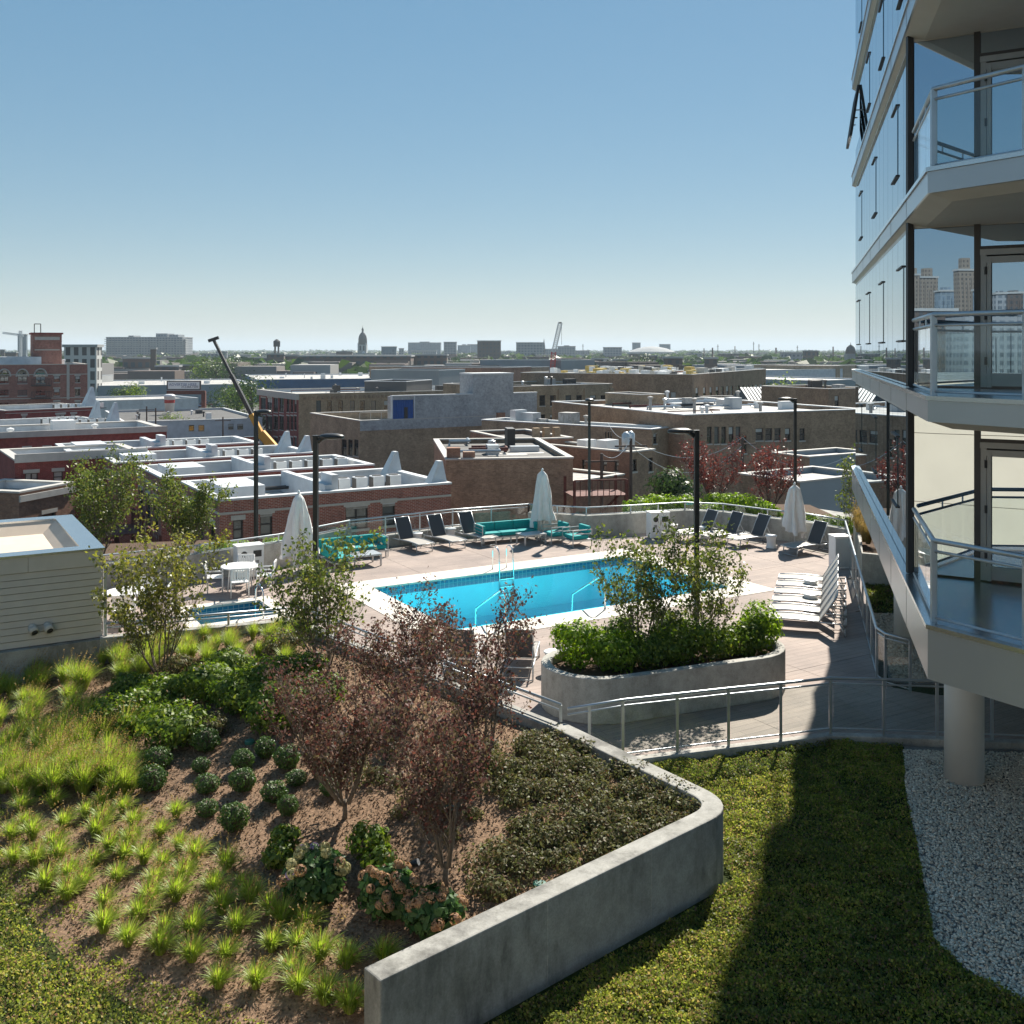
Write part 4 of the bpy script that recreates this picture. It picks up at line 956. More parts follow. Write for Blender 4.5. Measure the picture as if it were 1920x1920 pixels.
def dset(cx, cy, tl, chairs):
    t = thing('dining_table', tl, 'table', (cx,cy,.006), 0, 'round white dining tables')
    MB().lathe([(.54,.70),(.56,.715),(.55,.735),(.0,.737)],40,cap=False).build('tabletop', M['plastic'], t, False)
    for k in range(4):
        a = math.pi/4+k*math.pi/2; MB().tube([(.40*math.cos(a),.40*math.sin(a),0),(.34*math.cos(a),.34*math.sin(a),.70)],.02,8).build('leg', M['plastic'], t, True)
    for ang, dist, lab in chairs:
        a = R(ang); x, y = cx+dist*math.cos(a), cy+dist*math.sin(a)
        place(dchair, 'dchair', (x,y,.006), a-math.pi/2, lab, 'white dining chairs')
dset(-8.13,30.6,'round white dining table in front of the recycling cabinet',[(195,.72,'white chair left of the cabinet side table'),(285,.78,'white chair on the near side of the cabinet side table'),(5,.75,'white chair right of the cabinet side table'),(95,.78,'white chair behind the cabinet side table')])
dset(-10.3,27.4,'round white dining table beside the shed',[(200,.8,'white chair against the shed at the second table'),(285,.8,'white chair on the near side of the table by the shed'),(10,.8,'white chair right of the table by the shed'),(80,.8,'white chair behind the table by the shed')])
# ------------------------------------------------------------------ leaves
M['lf_birch'] = leafmat('serviceberry_leaf', [(0.058,0.091,0.023),(0.098,0.137,0.031),(0.169,0.208,0.039),(0.072,0.104,0.029),(0.260,0.260,0.058)], .36, .45, .35)
M['lf_birch2'] = leafmat('olive_leaf', [(0.091,0.111,0.023),(0.150,0.163,0.034),(0.247,0.247,0.052),(0.104,0.117,0.031),(0.325,0.286,0.058)], .38, .45, .35)
M['lf_purple'] = leafmat('plum_leaf', [(0.094,0.048,0.042),(0.132,0.070,0.061),(0.063,0.034,0.030),(0.149,0.055,0.042),(0.125,0.084,0.061),(0.094,0.084,0.036),(0.188,0.123,0.103)], .36, .6, .2)
M['lf_purple_red'] = leafmat('red_plum_leaf', [(.12,.032,.032),(.17,.048,.043),(.085,.028,.027),(.21,.065,.05),(.14,.07,.055)], .33, .45, .35)
M['lf_green'] = leafmat('shrub_leaf', [(0.049,0.093,0.019),(0.097,0.161,0.025),(0.176,0.247,0.034),(0.070,0.123,0.023),(0.263,0.309,0.043)], .38, .5, .3)
M['lf_lush'] = leafmat('hedge_leaf', [(0.094,0.167,0.019),(0.169,0.275,0.028),(0.270,0.371,0.040),(0.111,0.191,0.023)], .42, .5, .3)
M['lf_box'] = leafmat('boxwood_leaf', [(0.035,0.078,0.022),(0.053,0.111,0.026),(0.097,0.163,0.033),(0.045,0.091,0.025)], .25, .48, .3)
M['lf_bronze'] = leafmat('bronze_leaf', [(0.072,0.076,0.031),(0.112,0.122,0.041),(0.092,0.072,0.037),(0.157,0.167,0.061),(0.079,0.103,0.031),(0.118,0.065,0.037),(0.197,0.205,0.102)], .33, .55, .25)
M['lf_hyd'] = leafmat('hydrangea_leaf', [(0.039,0.085,0.026),(0.065,0.137,0.036),(0.104,0.189,0.049)], .28, .5, .35)
M['lf_far'] = leafmat('tree_leaf', [(0.024,0.047,0.014),(0.042,0.080,0.021),(0.066,0.108,0.027),(0.033,0.056,0.018)], .3, .5, .3)
M['blade'] = leafmat('grass_blade', [(0.178,0.280,0.040),(0.300,0.419,0.059),(0.436,0.531,0.089),(0.232,0.307,0.053),(0.518,0.503,0.178)], .45, .45, .4)
M['blade_dry'] = leafmat('seed_head', [(.25,.17,.07),(.34,.25,.11),(.20,.13,.05)], .4, .6, .2)
M['blade_tan'] = leafmat('dry_grass_blade', [(.20,.13,.05),(.28,.19,.07),(.13,.12,.03),(.32,.22,.09)], .4, .6, .2)
M['fl_pink'] = leafmat('faded_pink_floret', [(0.380,0.208,0.103),(0.460,0.299,0.161),(0.300,0.169,0.092),(0.420,0.260,0.184)], .2, .7, .2)
M['fl_green'] = leafmat('green_white_floret', [(.38,.36,.16),(.46,.42,.22),(.30,.28,.12)], .2, .7, .2)
M['fl_lilac'] = leafmat('lilac_floret', [(.45,.30,.52),(.52,.38,.55)], .2, .7, .2)

def branch_tree(seed, H, spread, stems, levels=3, base_r=.03, splay=.55, low=.15):
    """returns branch tubes (MB) and leaf anchor points (n,3)"""
    g = random.Random(seed); mb = MB(); anchors = []
    def grow(p, d, L, r, lev):
        n = 5 if lev < 2 else 3; pts = [Vector(p)]; rs = [r]; q = Vector(p); dd = Vector(d)
        for k in range(n):
            dd = (dd + Vector((g.gauss(0,.10),g.gauss(0,.10),.06+g.gauss(0,.05)))).normalized(); q = q+dd*(L/n); pts.append(q.copy()); rs.append(max(.0025, r*(1-.8*(k+1)/n)))
        mb.tube(pts, rs, 6 if lev == 0 else (5 if lev == 1 else 3), cap=False)
        if lev >= levels:
            for k in range(1,n+1):
                for _ in range(2): anchors.append(pts[k]+Vector((g.gauss(0,.02),g.gauss(0,.02),g.gauss(0,.02)))*1.0)
            return
        m = (7,5,4)[min(lev,2)]
        for k in range(m):
            t = (low if lev == 0 else .2)+(1-(low if lev == 0 else .2))*(k+g.random()*.8)/m; i = min(n-1,int(t*n)); f = t*n-i; s = pts[i].lerp(pts[i+1], min(1,f))
            a = g.uniform(0,6.283); side = Vector((math.cos(a),math.sin(a),g.uniform(.1,.7))); side.normalize()
            nd = (dd*.75+side*.75).normalized(); grow(s, nd, L*g.uniform(.34,.52)*(1.1-.4*t), max(.0025,r*.5*(1-.5*t)), lev+1)
    for k in range(stems):
        a = 6.283*k/stems+g.uniform(-.4,.4); tilt = splay*g.uniform(.35,1.1) if stems > 1 else .05
        d = Vector((math.cos(a)*math.sin(tilt),math.sin(a)*math.sin(tilt),math.cos(tilt)))
        grow(Vector((.05*math.cos(a),.05*math.sin(a),0)), d, H*g.uniform(.62,.85), base_r*g.uniform(.75,1.1), 0)
    A = np.array([tuple(a) for a in anchors])
    sx = spread/ max(1e-3, np.percentile(np.hypot(A[:,0],A[:,1]),96)*2); hz = H/np.percentile(A[:,2],99)
    Sc = np.array([sx,sx,hz]); A *= Sc; mb.v = [(x*sx,y*sx,z*hz) for x,y,z in mb.v]
    return mb, A
def tree(name, label, loc, seed, H, spread, stems, leaf, nleaf, lsize, bark=None, levels=3, base_r=.03, splay=.55, low=.15, trunk=0.0, cat='tree', group=None, jitter=.06, lift=0.0):
    r = thing(name, label, cat, loc, rng.uniform(0,6.28), group); mb, A = branch_tree(seed, H-trunk, spread, stems, levels, base_r, splay, low)
    if trunk:
        mb.v = [(x,y,z+trunk) for x,y,z in mb.v]; A[:,2] += trunk
        mb.tube([(0,0,-.05),(.01,0,trunk*.5),(0,.01,trunk+.05)],[base_r*2.0,base_r*1.6,base_r*1.6],8)
    mb.build('trunk', bark or M['bark'], r, True)
    g = np.random.default_rng(seed); ii = g.integers(0,len(A),nleaf); pos = A[ii]+g.normal(0,jitter,(nleaf,3))
    o = mobj('crown', quads_mesh('crown', leaf_quads(pos, lsize, .62, .15, seed, droop=.35), [leaf]), None, r); return r

def blob_leaves(c, rad, n, size, mat, seed, shell=.55, aspect=.55, up=.3, name='foliage', lump=.25):
    g = np.random.default_rng(seed); d = g.normal(size=(n,3)); d /= np.linalg.norm(d,axis=1)[:,None]
    rr_ = (shell+(1-shell)*g.random(n)**.6)
    lm = np.array([1+lump*mnoise.noise((v[0]*2.1+seed,v[1]*2.1,v[2]*2.1)) for v in d])
    pos = np.array(c)+d*np.array(rad)*(rr_*lm)[:,None]; keep = pos[:,2] > .01; pos, d = pos[keep], d[keep]
    return leaf_quads(pos, size, aspect, up, seed, out=d*.6)
def shrub(name, label, loc, rad, n, size, mat, seed, cat='shrub', group=None, stems=5, aspect=.55, lump=.35, z=None):
    r = thing(name, label, cat, loc, 0, group); g = random.Random(seed); mb = MB()
    for k in range(stems):
        a = g.uniform(0,6.28); mb.tube([(0.04*math.cos(a),.04*math.sin(a),-.03),(rad[0]*.35*math.cos(a),rad[1]*.35*math.sin(a),rad[2]*.8),(rad[0]*.6*math.cos(a),rad[1]*.6*math.sin(a),rad[2]*1.4)],[.018,.012,.005],5)
    mb.build('stems', M['bark_dark'], r, True)
    zc = rad[2]*.95 if z is None else z
    qs = [blob_leaves((0,0,zc), rad, int(n*.55), size, mat, seed, .45, aspect, .3, lump=lump)]
    for k in range(5):
        a = g.uniform(0,6.28); s = g.uniform(.35,.55); h = g.uniform(.7,1.5)
        qs.append(blob_leaves((rad[0]*.6*math.cos(a),rad[1]*.6*math.sin(a),rad[2]*h), (rad[0]*s,rad[1]*s,rad[2]*s), int(n*.09), size, mat, seed+k+1, .3, aspect, .3, lump=lump))
    mobj('foliage', quads_mesh('foliage', np.concatenate(qs), [mat]), None, r); return r

# ------------------------------------------------------------------ garden trees
def bed_tree(px, py, **k): p = hit(px,py); return tree(loc=tuple(p), **k)
bed_tree(300,1272, name='serviceberry_tree', label='multi stemmed green tree rising from the grasses in front of the spa', seed=11, H=3.0, spread=2.75, stems=9, leaf=M['lf_birch2'], nleaf=4300, lsize=.085, splay=.62, base_r=.02, jitter=.07)
bed_tree(612,1262, name='serviceberry_tree', label='multi stemmed green tree in front of the first lamp post', seed=23, H=2.75, spread=2.2, stems=8, leaf=M['lf_birch'], nleaf=3300, lsize=.085, splay=.5, base_r=.02, jitter=.07)
bed_tree(836,1672, name='purple_plum_tree', label='bushy purple leaved tree nearest the concrete wall', seed=31, H=3.05, spread=2.15, stems=7, leaf=M['lf_purple'], nleaf=6200, lsize=.058, splay=.55, base_r=.022, trunk=.32, low=.08, jitter=.06)
bed_tree(646,1535, name='purple_plum_tree', label='bushy purple leaved tree standing left of the other purple tree', seed=37, H=2.35, spread=2.2, stems=7, leaf=M['lf_purple'], nleaf=6200, lsize=.058, splay=.62, base_r=.022, trunk=.22, low=.08, jitter=.06)
bed_tree(905,1440, name='purple_plum_tree', label='purple leaved tree overlapping the pool corner', seed=41, H=2.6, spread=2.0, stems=7, leaf=M['lf_purple'], nleaf=4200, lsize=.06, splay=.5, base_r=.02, low=.1, jitter=.07)
bed_tree(760,1330, name='purple_plum_tree', label='low purple leaved tree beside the garden railing', seed=43, H=1.9, spread=2.3, stems=8, leaf=M['lf_purple'], nleaf=6000, lsize=.06, splay=.7, base_r=.018, low=.08, jitter=.08)
# planter trees and shrubs
tree('serviceberry_tree','slender multi stemmed tree at the left end of the oval planter', (2.75,21.6,.70), 53, 2.75, 2.15, 8, M['lf_birch'], 3000, .085, splay=.5, base_r=.018, jitter=.07)
tree('serviceberry_tree','slender multi stemmed tree in the oval planter beside the lamp post', (4.25,21.9,.70), 59, 2.7, 1.9, 8, M['lf_birch'], 3000, .08, splay=.42, base_r=.018, jitter=.06)
for k, (x,y,w,h,lab) in enumerate(((1.35,20.95,.58,.42,'bright green shrub at the left tip of the oval planter'),(2.05,20.75,.52,.34,'green shrub second from the left tip of the oval planter'),(2.75,20.95,.5,.30,'green shrub under the left planter tree'),(3.35,21.2,.55,.34,'green shrub in the middle of the oval planter'),(4.1,21.45,.55,.36,'green shrub below the planter lamp post'),(4.85,21.75,.5,.30,'green shrub right of the planter lamp post'),(5.35,22.15,.46,.46,'upright green shrub at the right tip of the oval planter'),(2.3,21.65,.5,.36,'green shrub on the far side of the oval planter left'),(3.5,22.2,.5,.36,'green shrub on the far side of the oval planter right'))):
    shrub('green_shrub', lab, (x,y,.69), (w,w,h*1.22), 2500, .088, M['lf_lush'] if k in (0,1,6) else M['lf_green'], 200+k, group='shrubs in the oval planter')
# trees beyond the parapet and in the bed behind
tree('serviceberry_tree','leafy tree beyond the parapet left of the townhouse decks', (*W(190,34.0),.3), 61, 3.35, 2.6, 7, M['lf_birch'], 5200, .10, splay=.45, base_r=.03, jitter=.10, low=.05)
tree('serviceberry_tree','leafy tree beyond the parapet in front of the townhouse decks', (*W(350,34.6),.3), 67, 2.7, 2.8, 7, M['lf_birch'], 4800, .10, splay=.6, base_r=.028, jitter=.10, low=.05)
tree('purple_plum_tree','red purple tree in the far bed left of the right umbrella', (*W(1445,45.0),.1), 71, 3.0, 2.5, 7, M['lf_purple_red'], 2400, .10, splay=.5, base_r=.028, bark=M['bark_dark'], jitter=.10)
tree('purple_plum_tree','red purple tree in the far bed behind the planter lamp post', (*W(1338,46.0),.1), 73, 3.0, 2.7, 7, M['lf_purple_red'], 2600, .10, splay=.55, base_r=.028, bark=M['bark_dark'], jitter=.10)
tree('serviceberry_tree','thin green sapling just left of the tower edge', (13.0,39.4,.1), 77, 3.4, 1.5, 5, M['lf_birch'], 700, .11, splay=.35, base_r=.02)
for k, (px,Y,w,h,lab) in enumerate(((1205,42.6,.85,.5,'bright hedge shrub left of the planter lamp post'),(1245,43.0,.9,.55,'bright hedge shrub in the middle of the far bed'),(1288,43.2,.8,.5,'bright hedge shrub touching the planter lamp post'),(1360,43.4,.9,.55,'bright hedge shrub right of the planter lamp post'),(1400,43.0,.9,.55,'bright hedge shrub below the red tree'),(1432,42.4,.7,.42,'bright hedge shrub at the right end of the far bed'),(1330,42.8,.6,.35,'smaller hedge shrub between the bright ones'))):
    shrub('hedge_shrub', lab, (*W(px,Y),.08), (w,w*.8,h), 1700, .13, M['lf_lush'], 300+k, group='bright shrubs in the far bed')
for k, (x,y,w,h,lab) in enumerate(((11.4,40.4,.8,.34,'low olive shrub left of the right umbrella'),(12.3,39.6,.9,.36,'low olive shrub right of the right umbrella'),(13.3,38.9,.9,.36,'low olive shrub close to the tower edge'),(5.0,41.2,.7,.25,'dry low shrub at the left end of the far bed'),(4.0,41.0,.5,.22,'small dry shrub behind the slim lamp post'),(6.2,41.7,.6,.25,'low shrub in front of the bright hedge'))):
    shrub('low_shrub', lab, (x,y,.09), (w,w*.8,h), 1100, .11, M['lf_green'] if k < 3 else M['lf_bronze'], 330+k, group='low shrubs in the far bed')
for k, (px,Y,lab) in enumerate(((418,34.2,'small shrub behind the parapet at the cabinet'),(452,34.4,'small shrub behind the parapet left of the slim lamp post'),(510,34.9,'small shrub behind the parapet right of the slim lamp post'),(540,35.2,'small shrub behind the parapet near the left umbrella'),(390,34.0,'small shrub behind the parapet above the dining table'))):
    shrub('low_shrub', lab, (*W(px,Y),.34), (.42,.42,.24), 420, .10, M['lf_lush'], 350+k, group='small shrubs behind the parapet')
# ------------------------------------------------------------------ garden shrubs
for k, (px,py,w,h,lab) in enumerate(((235,1375,.62,.36,'dark green shrub at the left end of the shrub mass'),(300,1330,.55,.32,'green shrub below the grass side tree'),(330,1395,.66,.36,'large leaved green shrub at the lower left of the shrub mass'),(385,1310,.6,.34,'green shrub in the middle of the shrub mass'),(455,1330,.62,.36,'bright green shrub in the middle right of the shrub mass'),(510,1300,.6,.36,'green shrub below the lamp post tree'),(520,1365,.62,.38,'dark green shrub at the lower right of the shrub mass'),(590,1330,.55,.34,'green shrub behind the left purple tree'),(430,1270,.5,.30,'green shrub at the upper edge of the shrub mass'),(250,1315,.45,.28,'green shrub between grasses and shrub mass'),(570,1275,.45,.28,'small green shrub near the garden railing'))):
    p = hit(px,py); shrub('green_shrub', lab, tuple(p), (w,w,h), 3300, .085, M['lf_green'], 400+k, group='green shrubs in the garden')
for k, (px,py,w,h,lab) in enumerate(((385,1385,.4,.22,'grey green fine leaved shrub among the green shrubs'),(330,1265,.42,.2,'bronze shrub at the foot of the grass side tree'),(530,1225,.5,.25,'bronze shrub below the garden railing'))):
    p = hit(px,py); shrub('bronze_shrub', lab, tuple(p), (w,w,h), 1700, .06, M['lf_bronze'], 440+k)
# clipped boxwood balls
bx = [(295,1446),(286,1482),(385,1408),(376,1447),(388,1485),(388,1530),(455,1443),(455,1482),(439,1557),(496,1420),(538,1440),(513,1502),(540,1528),(555,1472),(602,1458),(620,1490)]
protos = []
for k, (px,py) in enumerate(bx):
    p = hit(px,py); q_ = rng.uniform(.62,.98); s = (q_*rng.uniform(.9,1.12),q_*rng.uniform(.9,1.12),q_*rng.uniform(.8,1.15))
    if k < 3:
        r = thing('boxwood_ball','',"shrub",tuple(p)); rad = (.235,.235,.20)
        MB().lathe([(.02,-.03),(.03,.03),(.14,.10),(.16,.2),(.10,.30),(.01,.33)],10).build('dense_core', M['bark_dark'], r, True)
        mobj('foliage', quads_mesh('foliage', blob_leaves((0,0,.19), rad, 1500, .042, M['lf_box'], 500+k, .72, .55, .35, lump=.22), [M['lf_box']]), None, r); protos.append(r)
    else: r = dup(protos[k%3], tuple(p), rng.uniform(0,6.28), sc=s)
    tag(r, 'round clipped dark green boxwood ball in the mulch', 'shrub', 'boxwood balls in the mulch')
# leafy perennials and hydrangeas
def hydrangea(label, px, py, w, h, heads, mat_cycle, seed):
    p = hit(px,py); r = thing('hydrangea_bush', label, 'flowering shrub', tuple(p)); g = random.Random(seed); st = MB()
    mobj('foliage', quads_mesh('foliage', blob_leaves((0,0,h*.9),(w,w,h),900,.12,M['lf_hyd'],seed,.5,.65,.4), [M['lf_hyd']]), None, r)
    for k in range(heads):
        a = g.uniform(0,6.28); e = g.uniform(.05,1.25); c = (w*1.02*math.cos(a)*math.cos(e), w*1.02*math.sin(a)*math.cos(e), h*.9+h*1.05*math.sin(e)); s = g.uniform(.055,.085)
        st.tube([(0,0,0),(c[0]*.5,c[1]*.5,c[2]*.6),c],[.008,.006,.004],4)
        q = blob_leaves((0,0,0),(1,1,.85),110,.42,None,seed+k,.85,.9,.3,lump=.1); d = np.random.default_rng(seed+k).normal(size=(120,3)); d /= np.linalg.norm(d,axis=1)[:,None]
        q = leaf_quads(d*np.array([s,s,s*.85]), .03, .95, .2, seed+k, out=d*1.4)
        mobj('flower_head', quads_mesh('flower_head', q, [mat_cycle[k%len(mat_cycle)]]), None, r, loc=c)
    st.build('stems', M['bark_dark'], r)
hydrangea('hydrangea bush with greenish and two lilac flower heads', 590,1690, .40,.34, 17, [M['fl_green'],M['fl_green'],M['fl_green'],M['fl_pink'],M['fl_lilac']], 600)
hydrangea('hydrangea bush with faded orange pink flower heads', 728,1712, .36,.30, 22, [M['fl_pink']], 610)
hydrangea('hydrangea bush with rusty flower heads against the concrete wall', 812,1742, .36,.24, 18, [M['fl_pink']], 620)
for k, (px,py,w,lab) in enumerate(((535,1592,.22,'leafy yellow green perennial below the boxwood balls'),(520,1625,.2,'leafy perennial above the lilac hydrangea'),(690,1605,.30,'dark leafy perennial between the two purple trunks'),(715,1640,.26,'leafy perennial above the pink hydrangea'))):
    p = hit(px,py); shrub('leafy_perennial', lab, tuple(p), (w,w,w*.75), 620, .085, M['lf_green'], 640+k, 'plant', stems=3)
# glossy bronze ground cover in the corner of the bed
zone = [(880,1400),(1000,1395),(1045,1375),(1120,1425),(1225,1470),(1300,1510),(1318,1530),(1240,1590),(1110,1650),(960,1700),(880,1700),(900,1610),(960,1560),(950,1480)]
zw = []
for px,py in zone:
    p = hit(px,py)
    if p: zw.append((p.x,p.y))
g = np.random.default_rng(9); cl = scatter_poly(zw, 150, 21, bed_z); qs = []
o = mobj('bronze_ground_cover', quads_mesh('bronze_ground_cover', np.concatenate([blob_leaves((0,0,.05),(s_,s_,s_*.75),400,.058,None,700+k,.3,.5,.35)+np.array([c[0],c[1],c[2]])[None,None,:] for k,(c,s_) in enumerate(zip(cl, g.uniform(.15,.32,len(cl))))]), [M['lf_bronze']]), None)
o['kind'] = 'stuff'; o['label'] = 'glossy bronze green ground cover behind the concrete wall'
cl2 = scatter_poly([(p[0],p[1]) for p in [tuple(hit(x,y))[:2] for x,y in ((600,1440),(700,1420),(900,1400),(960,1500),(900,1600),(800,1560),(660,1500))]], 26, 22, bed_z)
o = mobj('bronze_ground_cover', quads_mesh('bronze_ground_cover', np.concatenate([blob_leaves((0,0,.05),(s_,s_,s_*.7),300,.056,None,900+k,.3,.5,.35)+np.array([c[0],c[1],c[2]])[None,None,:] for k,(c,s_) in enumerate(zip(cl2, g.uniform(.14,.28,len(cl2))))]), [M['lf_bronze']]), None)
o['kind'] = 'stuff'; o['label'] = 'bronze ground cover under the purple trees'

# ------------------------------------------------------------------ ornamental grasses
def blades(n, L, spread, seed, wid=.006, droop=.5, lean=(0,0)):
    g = np.random.default_rng(seed); a = g.uniform(0,6.283,n); r0 = g.uniform(0,.05,n); l = L*g.uniform(.55,1.1,n); out = spread*g.uniform(.15,1.0,n)
    d = np.stack([np.cos(a),np.sin(a),np.zeros(n)],1); w = np.stack([-np.sin(a),np.cos(a),np.zeros(n)],1)*wid; base = d*r0[:,None]
    pts = []
    for t in (0,.38,.72,1.0):
        p = base + d*(out*l*(t**1.6))[:,None] + np.array([0,0,1])[None]*(l*(t-droop*out*t**2.4*.6))[:,None] + np.array([lean[0],lean[1],0])[None]*(l*t**2)[:,None]
        pts.append(p)
    qs = []
    for i in range(3):
        w0, w1 = w*(1,.95,.7)[i], w*(.95,.7,.08)[i]; qs.append(np.stack([pts[i]-w0,pts[i]+w0,pts[i+1]+w1,pts[i+1]-w1],1))
    return np.stack(qs,1).reshape(-1,4,3)
def weld(V4):
    """share the seam vertices of each blade so that one blade is one island"""
    n = len(V4)//3; B = V4.reshape(n,3,4,3); v = np.stack([B[:,0,0],B[:,0,1],B[:,0,2],B[:,0,3],B[:,1,2],B[:,1,3],B[:,2,2],B[:,2,3]],1).reshape(-1,3)
    f = np.array([[0,1,2,3],[3,2,4,5],[5,4,6,7]]); fi = (f[None]+np.arange(n)[:,None,None]*8).reshape(-1,4); return v, fi
def grass_mesh(name, v, fi, mat):
    me = bpy.data.meshes.new(name); me.vertices.add(len(v)); me.vertices.foreach_set('co', v.reshape(-1).astype(np.float32)); m = len(fi)
    me.loops.add(m*4); me.loops.foreach_set('vertex_index', fi.reshape(-1).astype(np.int32)); me.polygons.add(m); me.polygons.foreach_set('loop_start', np.arange(0,m*4,4,dtype=np.int32))
    me.update(calc_edges=True); me.materials.append(mat); return me
def tuft_proto(k, L, spread, n, seeds, mat, tall=1.45, dry=None):
    v, f = weld(blades(n, L, spread, 1000+k, .0045, .9, (.10,.03))); o = mobj('grass_tuft', grass_mesh('grass_tuft', v, f, mat), None)
    v2, f2 = weld(blades(seeds, L*tall, spread*.75, 1100+k, .0022, .35, (.22,.05))); 
    # plume: a short thick tip on each stalk
    g = np.random.default_rng(k); tips = v2.reshape(-1,8,3)[:,6]; mids = v2.reshape(-1,8,3)[:,4]; pl = []
    for j in range(5):
        c = mids+(tips-mids)*(.15+.2*j); pl.append(leaf_quads(c+g.normal(0,.004,c.shape), .04, .35, .1, k*7+j))
    Q = np.concatenate(pl); nv = len(v2); v2 = np.concatenate([v2, Q.reshape(-1,3)]); f2 = np.concatenate([f2, (np.arange(len(Q)*4).reshape(-1,4)+nv)])
    mobj('seed_heads', grass_mesh('seed_heads', v2, f2, dry or M['blade_dry']), None, o); return o
TP = [tuft_proto(k, .33, .86, 420, 15, M['blade'], 1.45) for k in range(4)] + [tuft_proto(4+k, .58, .66, 480, 15, M['blade'], 1.25) for k in range(3)]
tp_used = [False]*len(TP)
def put_tuft(px, py, kind, label, group, sc=1.0, p=None):
    p = p or hit(px,py)
    if p is None or not in_poly(p.x,p.y,BED): return
    idx_ = rng.randrange(4) if kind == 'low' else 4+rng.randrange(3); s = sc*rng.uniform(.85,1.15); rz = rng.uniform(-.5,.5)
    if not tp_used[idx_]: o = TP[idx_]; tp_used[idx_] = True; o.location = p; o.rotation_euler = (0,0,rz); o.scale = (s,)*3
    else: o = dup(TP[idx_], p, rz, sc=s)
    tag(o, label, 'grass', group)
rows = [(155,588),(190,600),(150,1490)]
low = [(40,1510),(60,1560),(110,1600),(130,1640),(155,1650),(195,1735),(195,1690),(240,1760),(300,1775),(210,1475),(160,1520),(120,1540),(100,1580),(70,1590),(180,1555),(205,1585),(175,1610),(165,1645),(235,1600),(250,1540),(300,1555),(245,1575),(270,1605),(220,1640),(290,1650),(280,1685),(335,1580),(350,1570),(365,1600),(330,1635),(345,1640),(330,1675),(320,1700),(395,1600),(425,1620),(400,1660),(410,1645),(415,1700),(445,1735),(360,1790),(410,1840),(470,1680),(455,1660),(480,1840),(510,1770),(490,1760),(560,1850),(560,1770),(530,1790),(600,1790),(640,1790),(655,1885),(720,1790),(650,1800),(570,1800),(530,1720),(480,1730),(470,1790),(360,1740),(140,1600),(90,1620),(45,1540),(20,1560),(65,1610),(230,1510),(190,1500),(150,1470),(100,1500),(310,1740),(270,1740),(385,1720),(370,1680),(435,1690),(505,1700),(610,1870),(395,1770),(330,1520)]
extra = [(x+rng.uniform(-8,8),y+rng.uniform(-6,6)) for x,y in ((25,1600),(80,1650),(50,1490),(130,1560),(60,1530),(215,1550),(280,1530),(320,1600),(250,1640),(180,1680),(230,1680),(210,1720),(160,1700),(120,1670),(255,1710),(345,1720),(290,1720),(375,1640),(440,1640),(465,1720),(520,1750),(430,1790),(340,1810),(455,1850),(390,1810),(520,1830),(600,1830),(690,1810),(580,1740),(550,1820),(300,1620),(200,1530),(90,1470),(25,1470),(170,1430),(240,1470))]
kept = []
for q in low+extra:
    p = hit(q[0],q[1]+14)
    if p is None or any((p-o_).length < .285 for o_ in kept): continue
    kept.append(p); put_tuft(0,0,'low','low green grass tuft planted in the mulch','grass tufts in the mulch',.98,p)
for _ in range(135):
    px, py = rng.uniform(-10,330), rng.uniform(1215,1500)
    lim = 1235-.22*(px-0) if px < 200 else 1190
    if py < max(1195, 1300-.55*px) or py > 1500-.15*max(0,px-200): continue
    if px > 175 and py > 1285 and px*.5+py > 1380 and not (px < 240 and py > 1380): continue
    put_tuft(px,py,'tall','tall feathery yellow green grass near the shed','feathery grasses near the shed')
for _ in range(52):
    px, py = rng.uniform(190,590), rng.uniform(1172,1250)
    if py < 1215-.09*(px-190): continue
    put_tuft(px,py,'tall','yellow green grass along the wall in front of the spa','grasses along the spa wall', .8)
for _ in range(45):
    px, py = rng.uniform(-5,215), rng.uniform(1390,1500); put_tuft(px,py,'tall','tall feathery yellow green grass near the shed','feathery grasses near the shed',.9)
TB = tuft_proto(9, .5, .6, 260, 40, M['blade_tan'], 1.2); first = True
for _ in range(26):
    x, y = rng.uniform(11.2,14), rng.uniform(32.3,37); 
    if not in_poly(x,y,hp): continue
    if first: o = TB; first = False; o.location = (x,y,.84); o.scale = (1.5,)*3
    else: o = dup(TB,(x,y,.84),rng.uniform(-.6,.6),sc=rng.uniform(1.3,1.8))
    tag(o,'brown tipped grass in the raised planter behind the railing','grass','brown grasses in the raised planter')
# garden spot light and the small green valve boxes
sp_ = hit(772,1640); r = thing('garden_spotlight','black garden spotlight tilted up under the purple tree','spotlight',tuple(sp_)); MB().tube([(0,0,-.02),(0,0,.1)],.012,6).build('stake',M['dark_metal'],r); MB().tube([(-.05,.02,.1),(.09,-.03,.17)],[.035,.05],14).build('lamp_can',M['dark_metal'],r,True); MB().tube([(.089,-.03,.1695),(.093,-.031,.1715)],.042,14).build('lens',M['alu'],r)
M['valve'] = simple('green_valve_lid',(.03,.13,.10),.5)
for px,py,lab in ((1012,1664,'round green irrigation lid beside the concrete wall'),(845,1520,'green irrigation lid between the purple stems'),(468,1394,'flat grey irrigation lid above the boxwood balls')):
    p = hit(px,py); o = MB().lathe([(.085,0),(.085,.05),(.06,.062)],14).build('irrigation_lid',M['valve'],loc=tuple(p)); tag(o,lab,'lid')

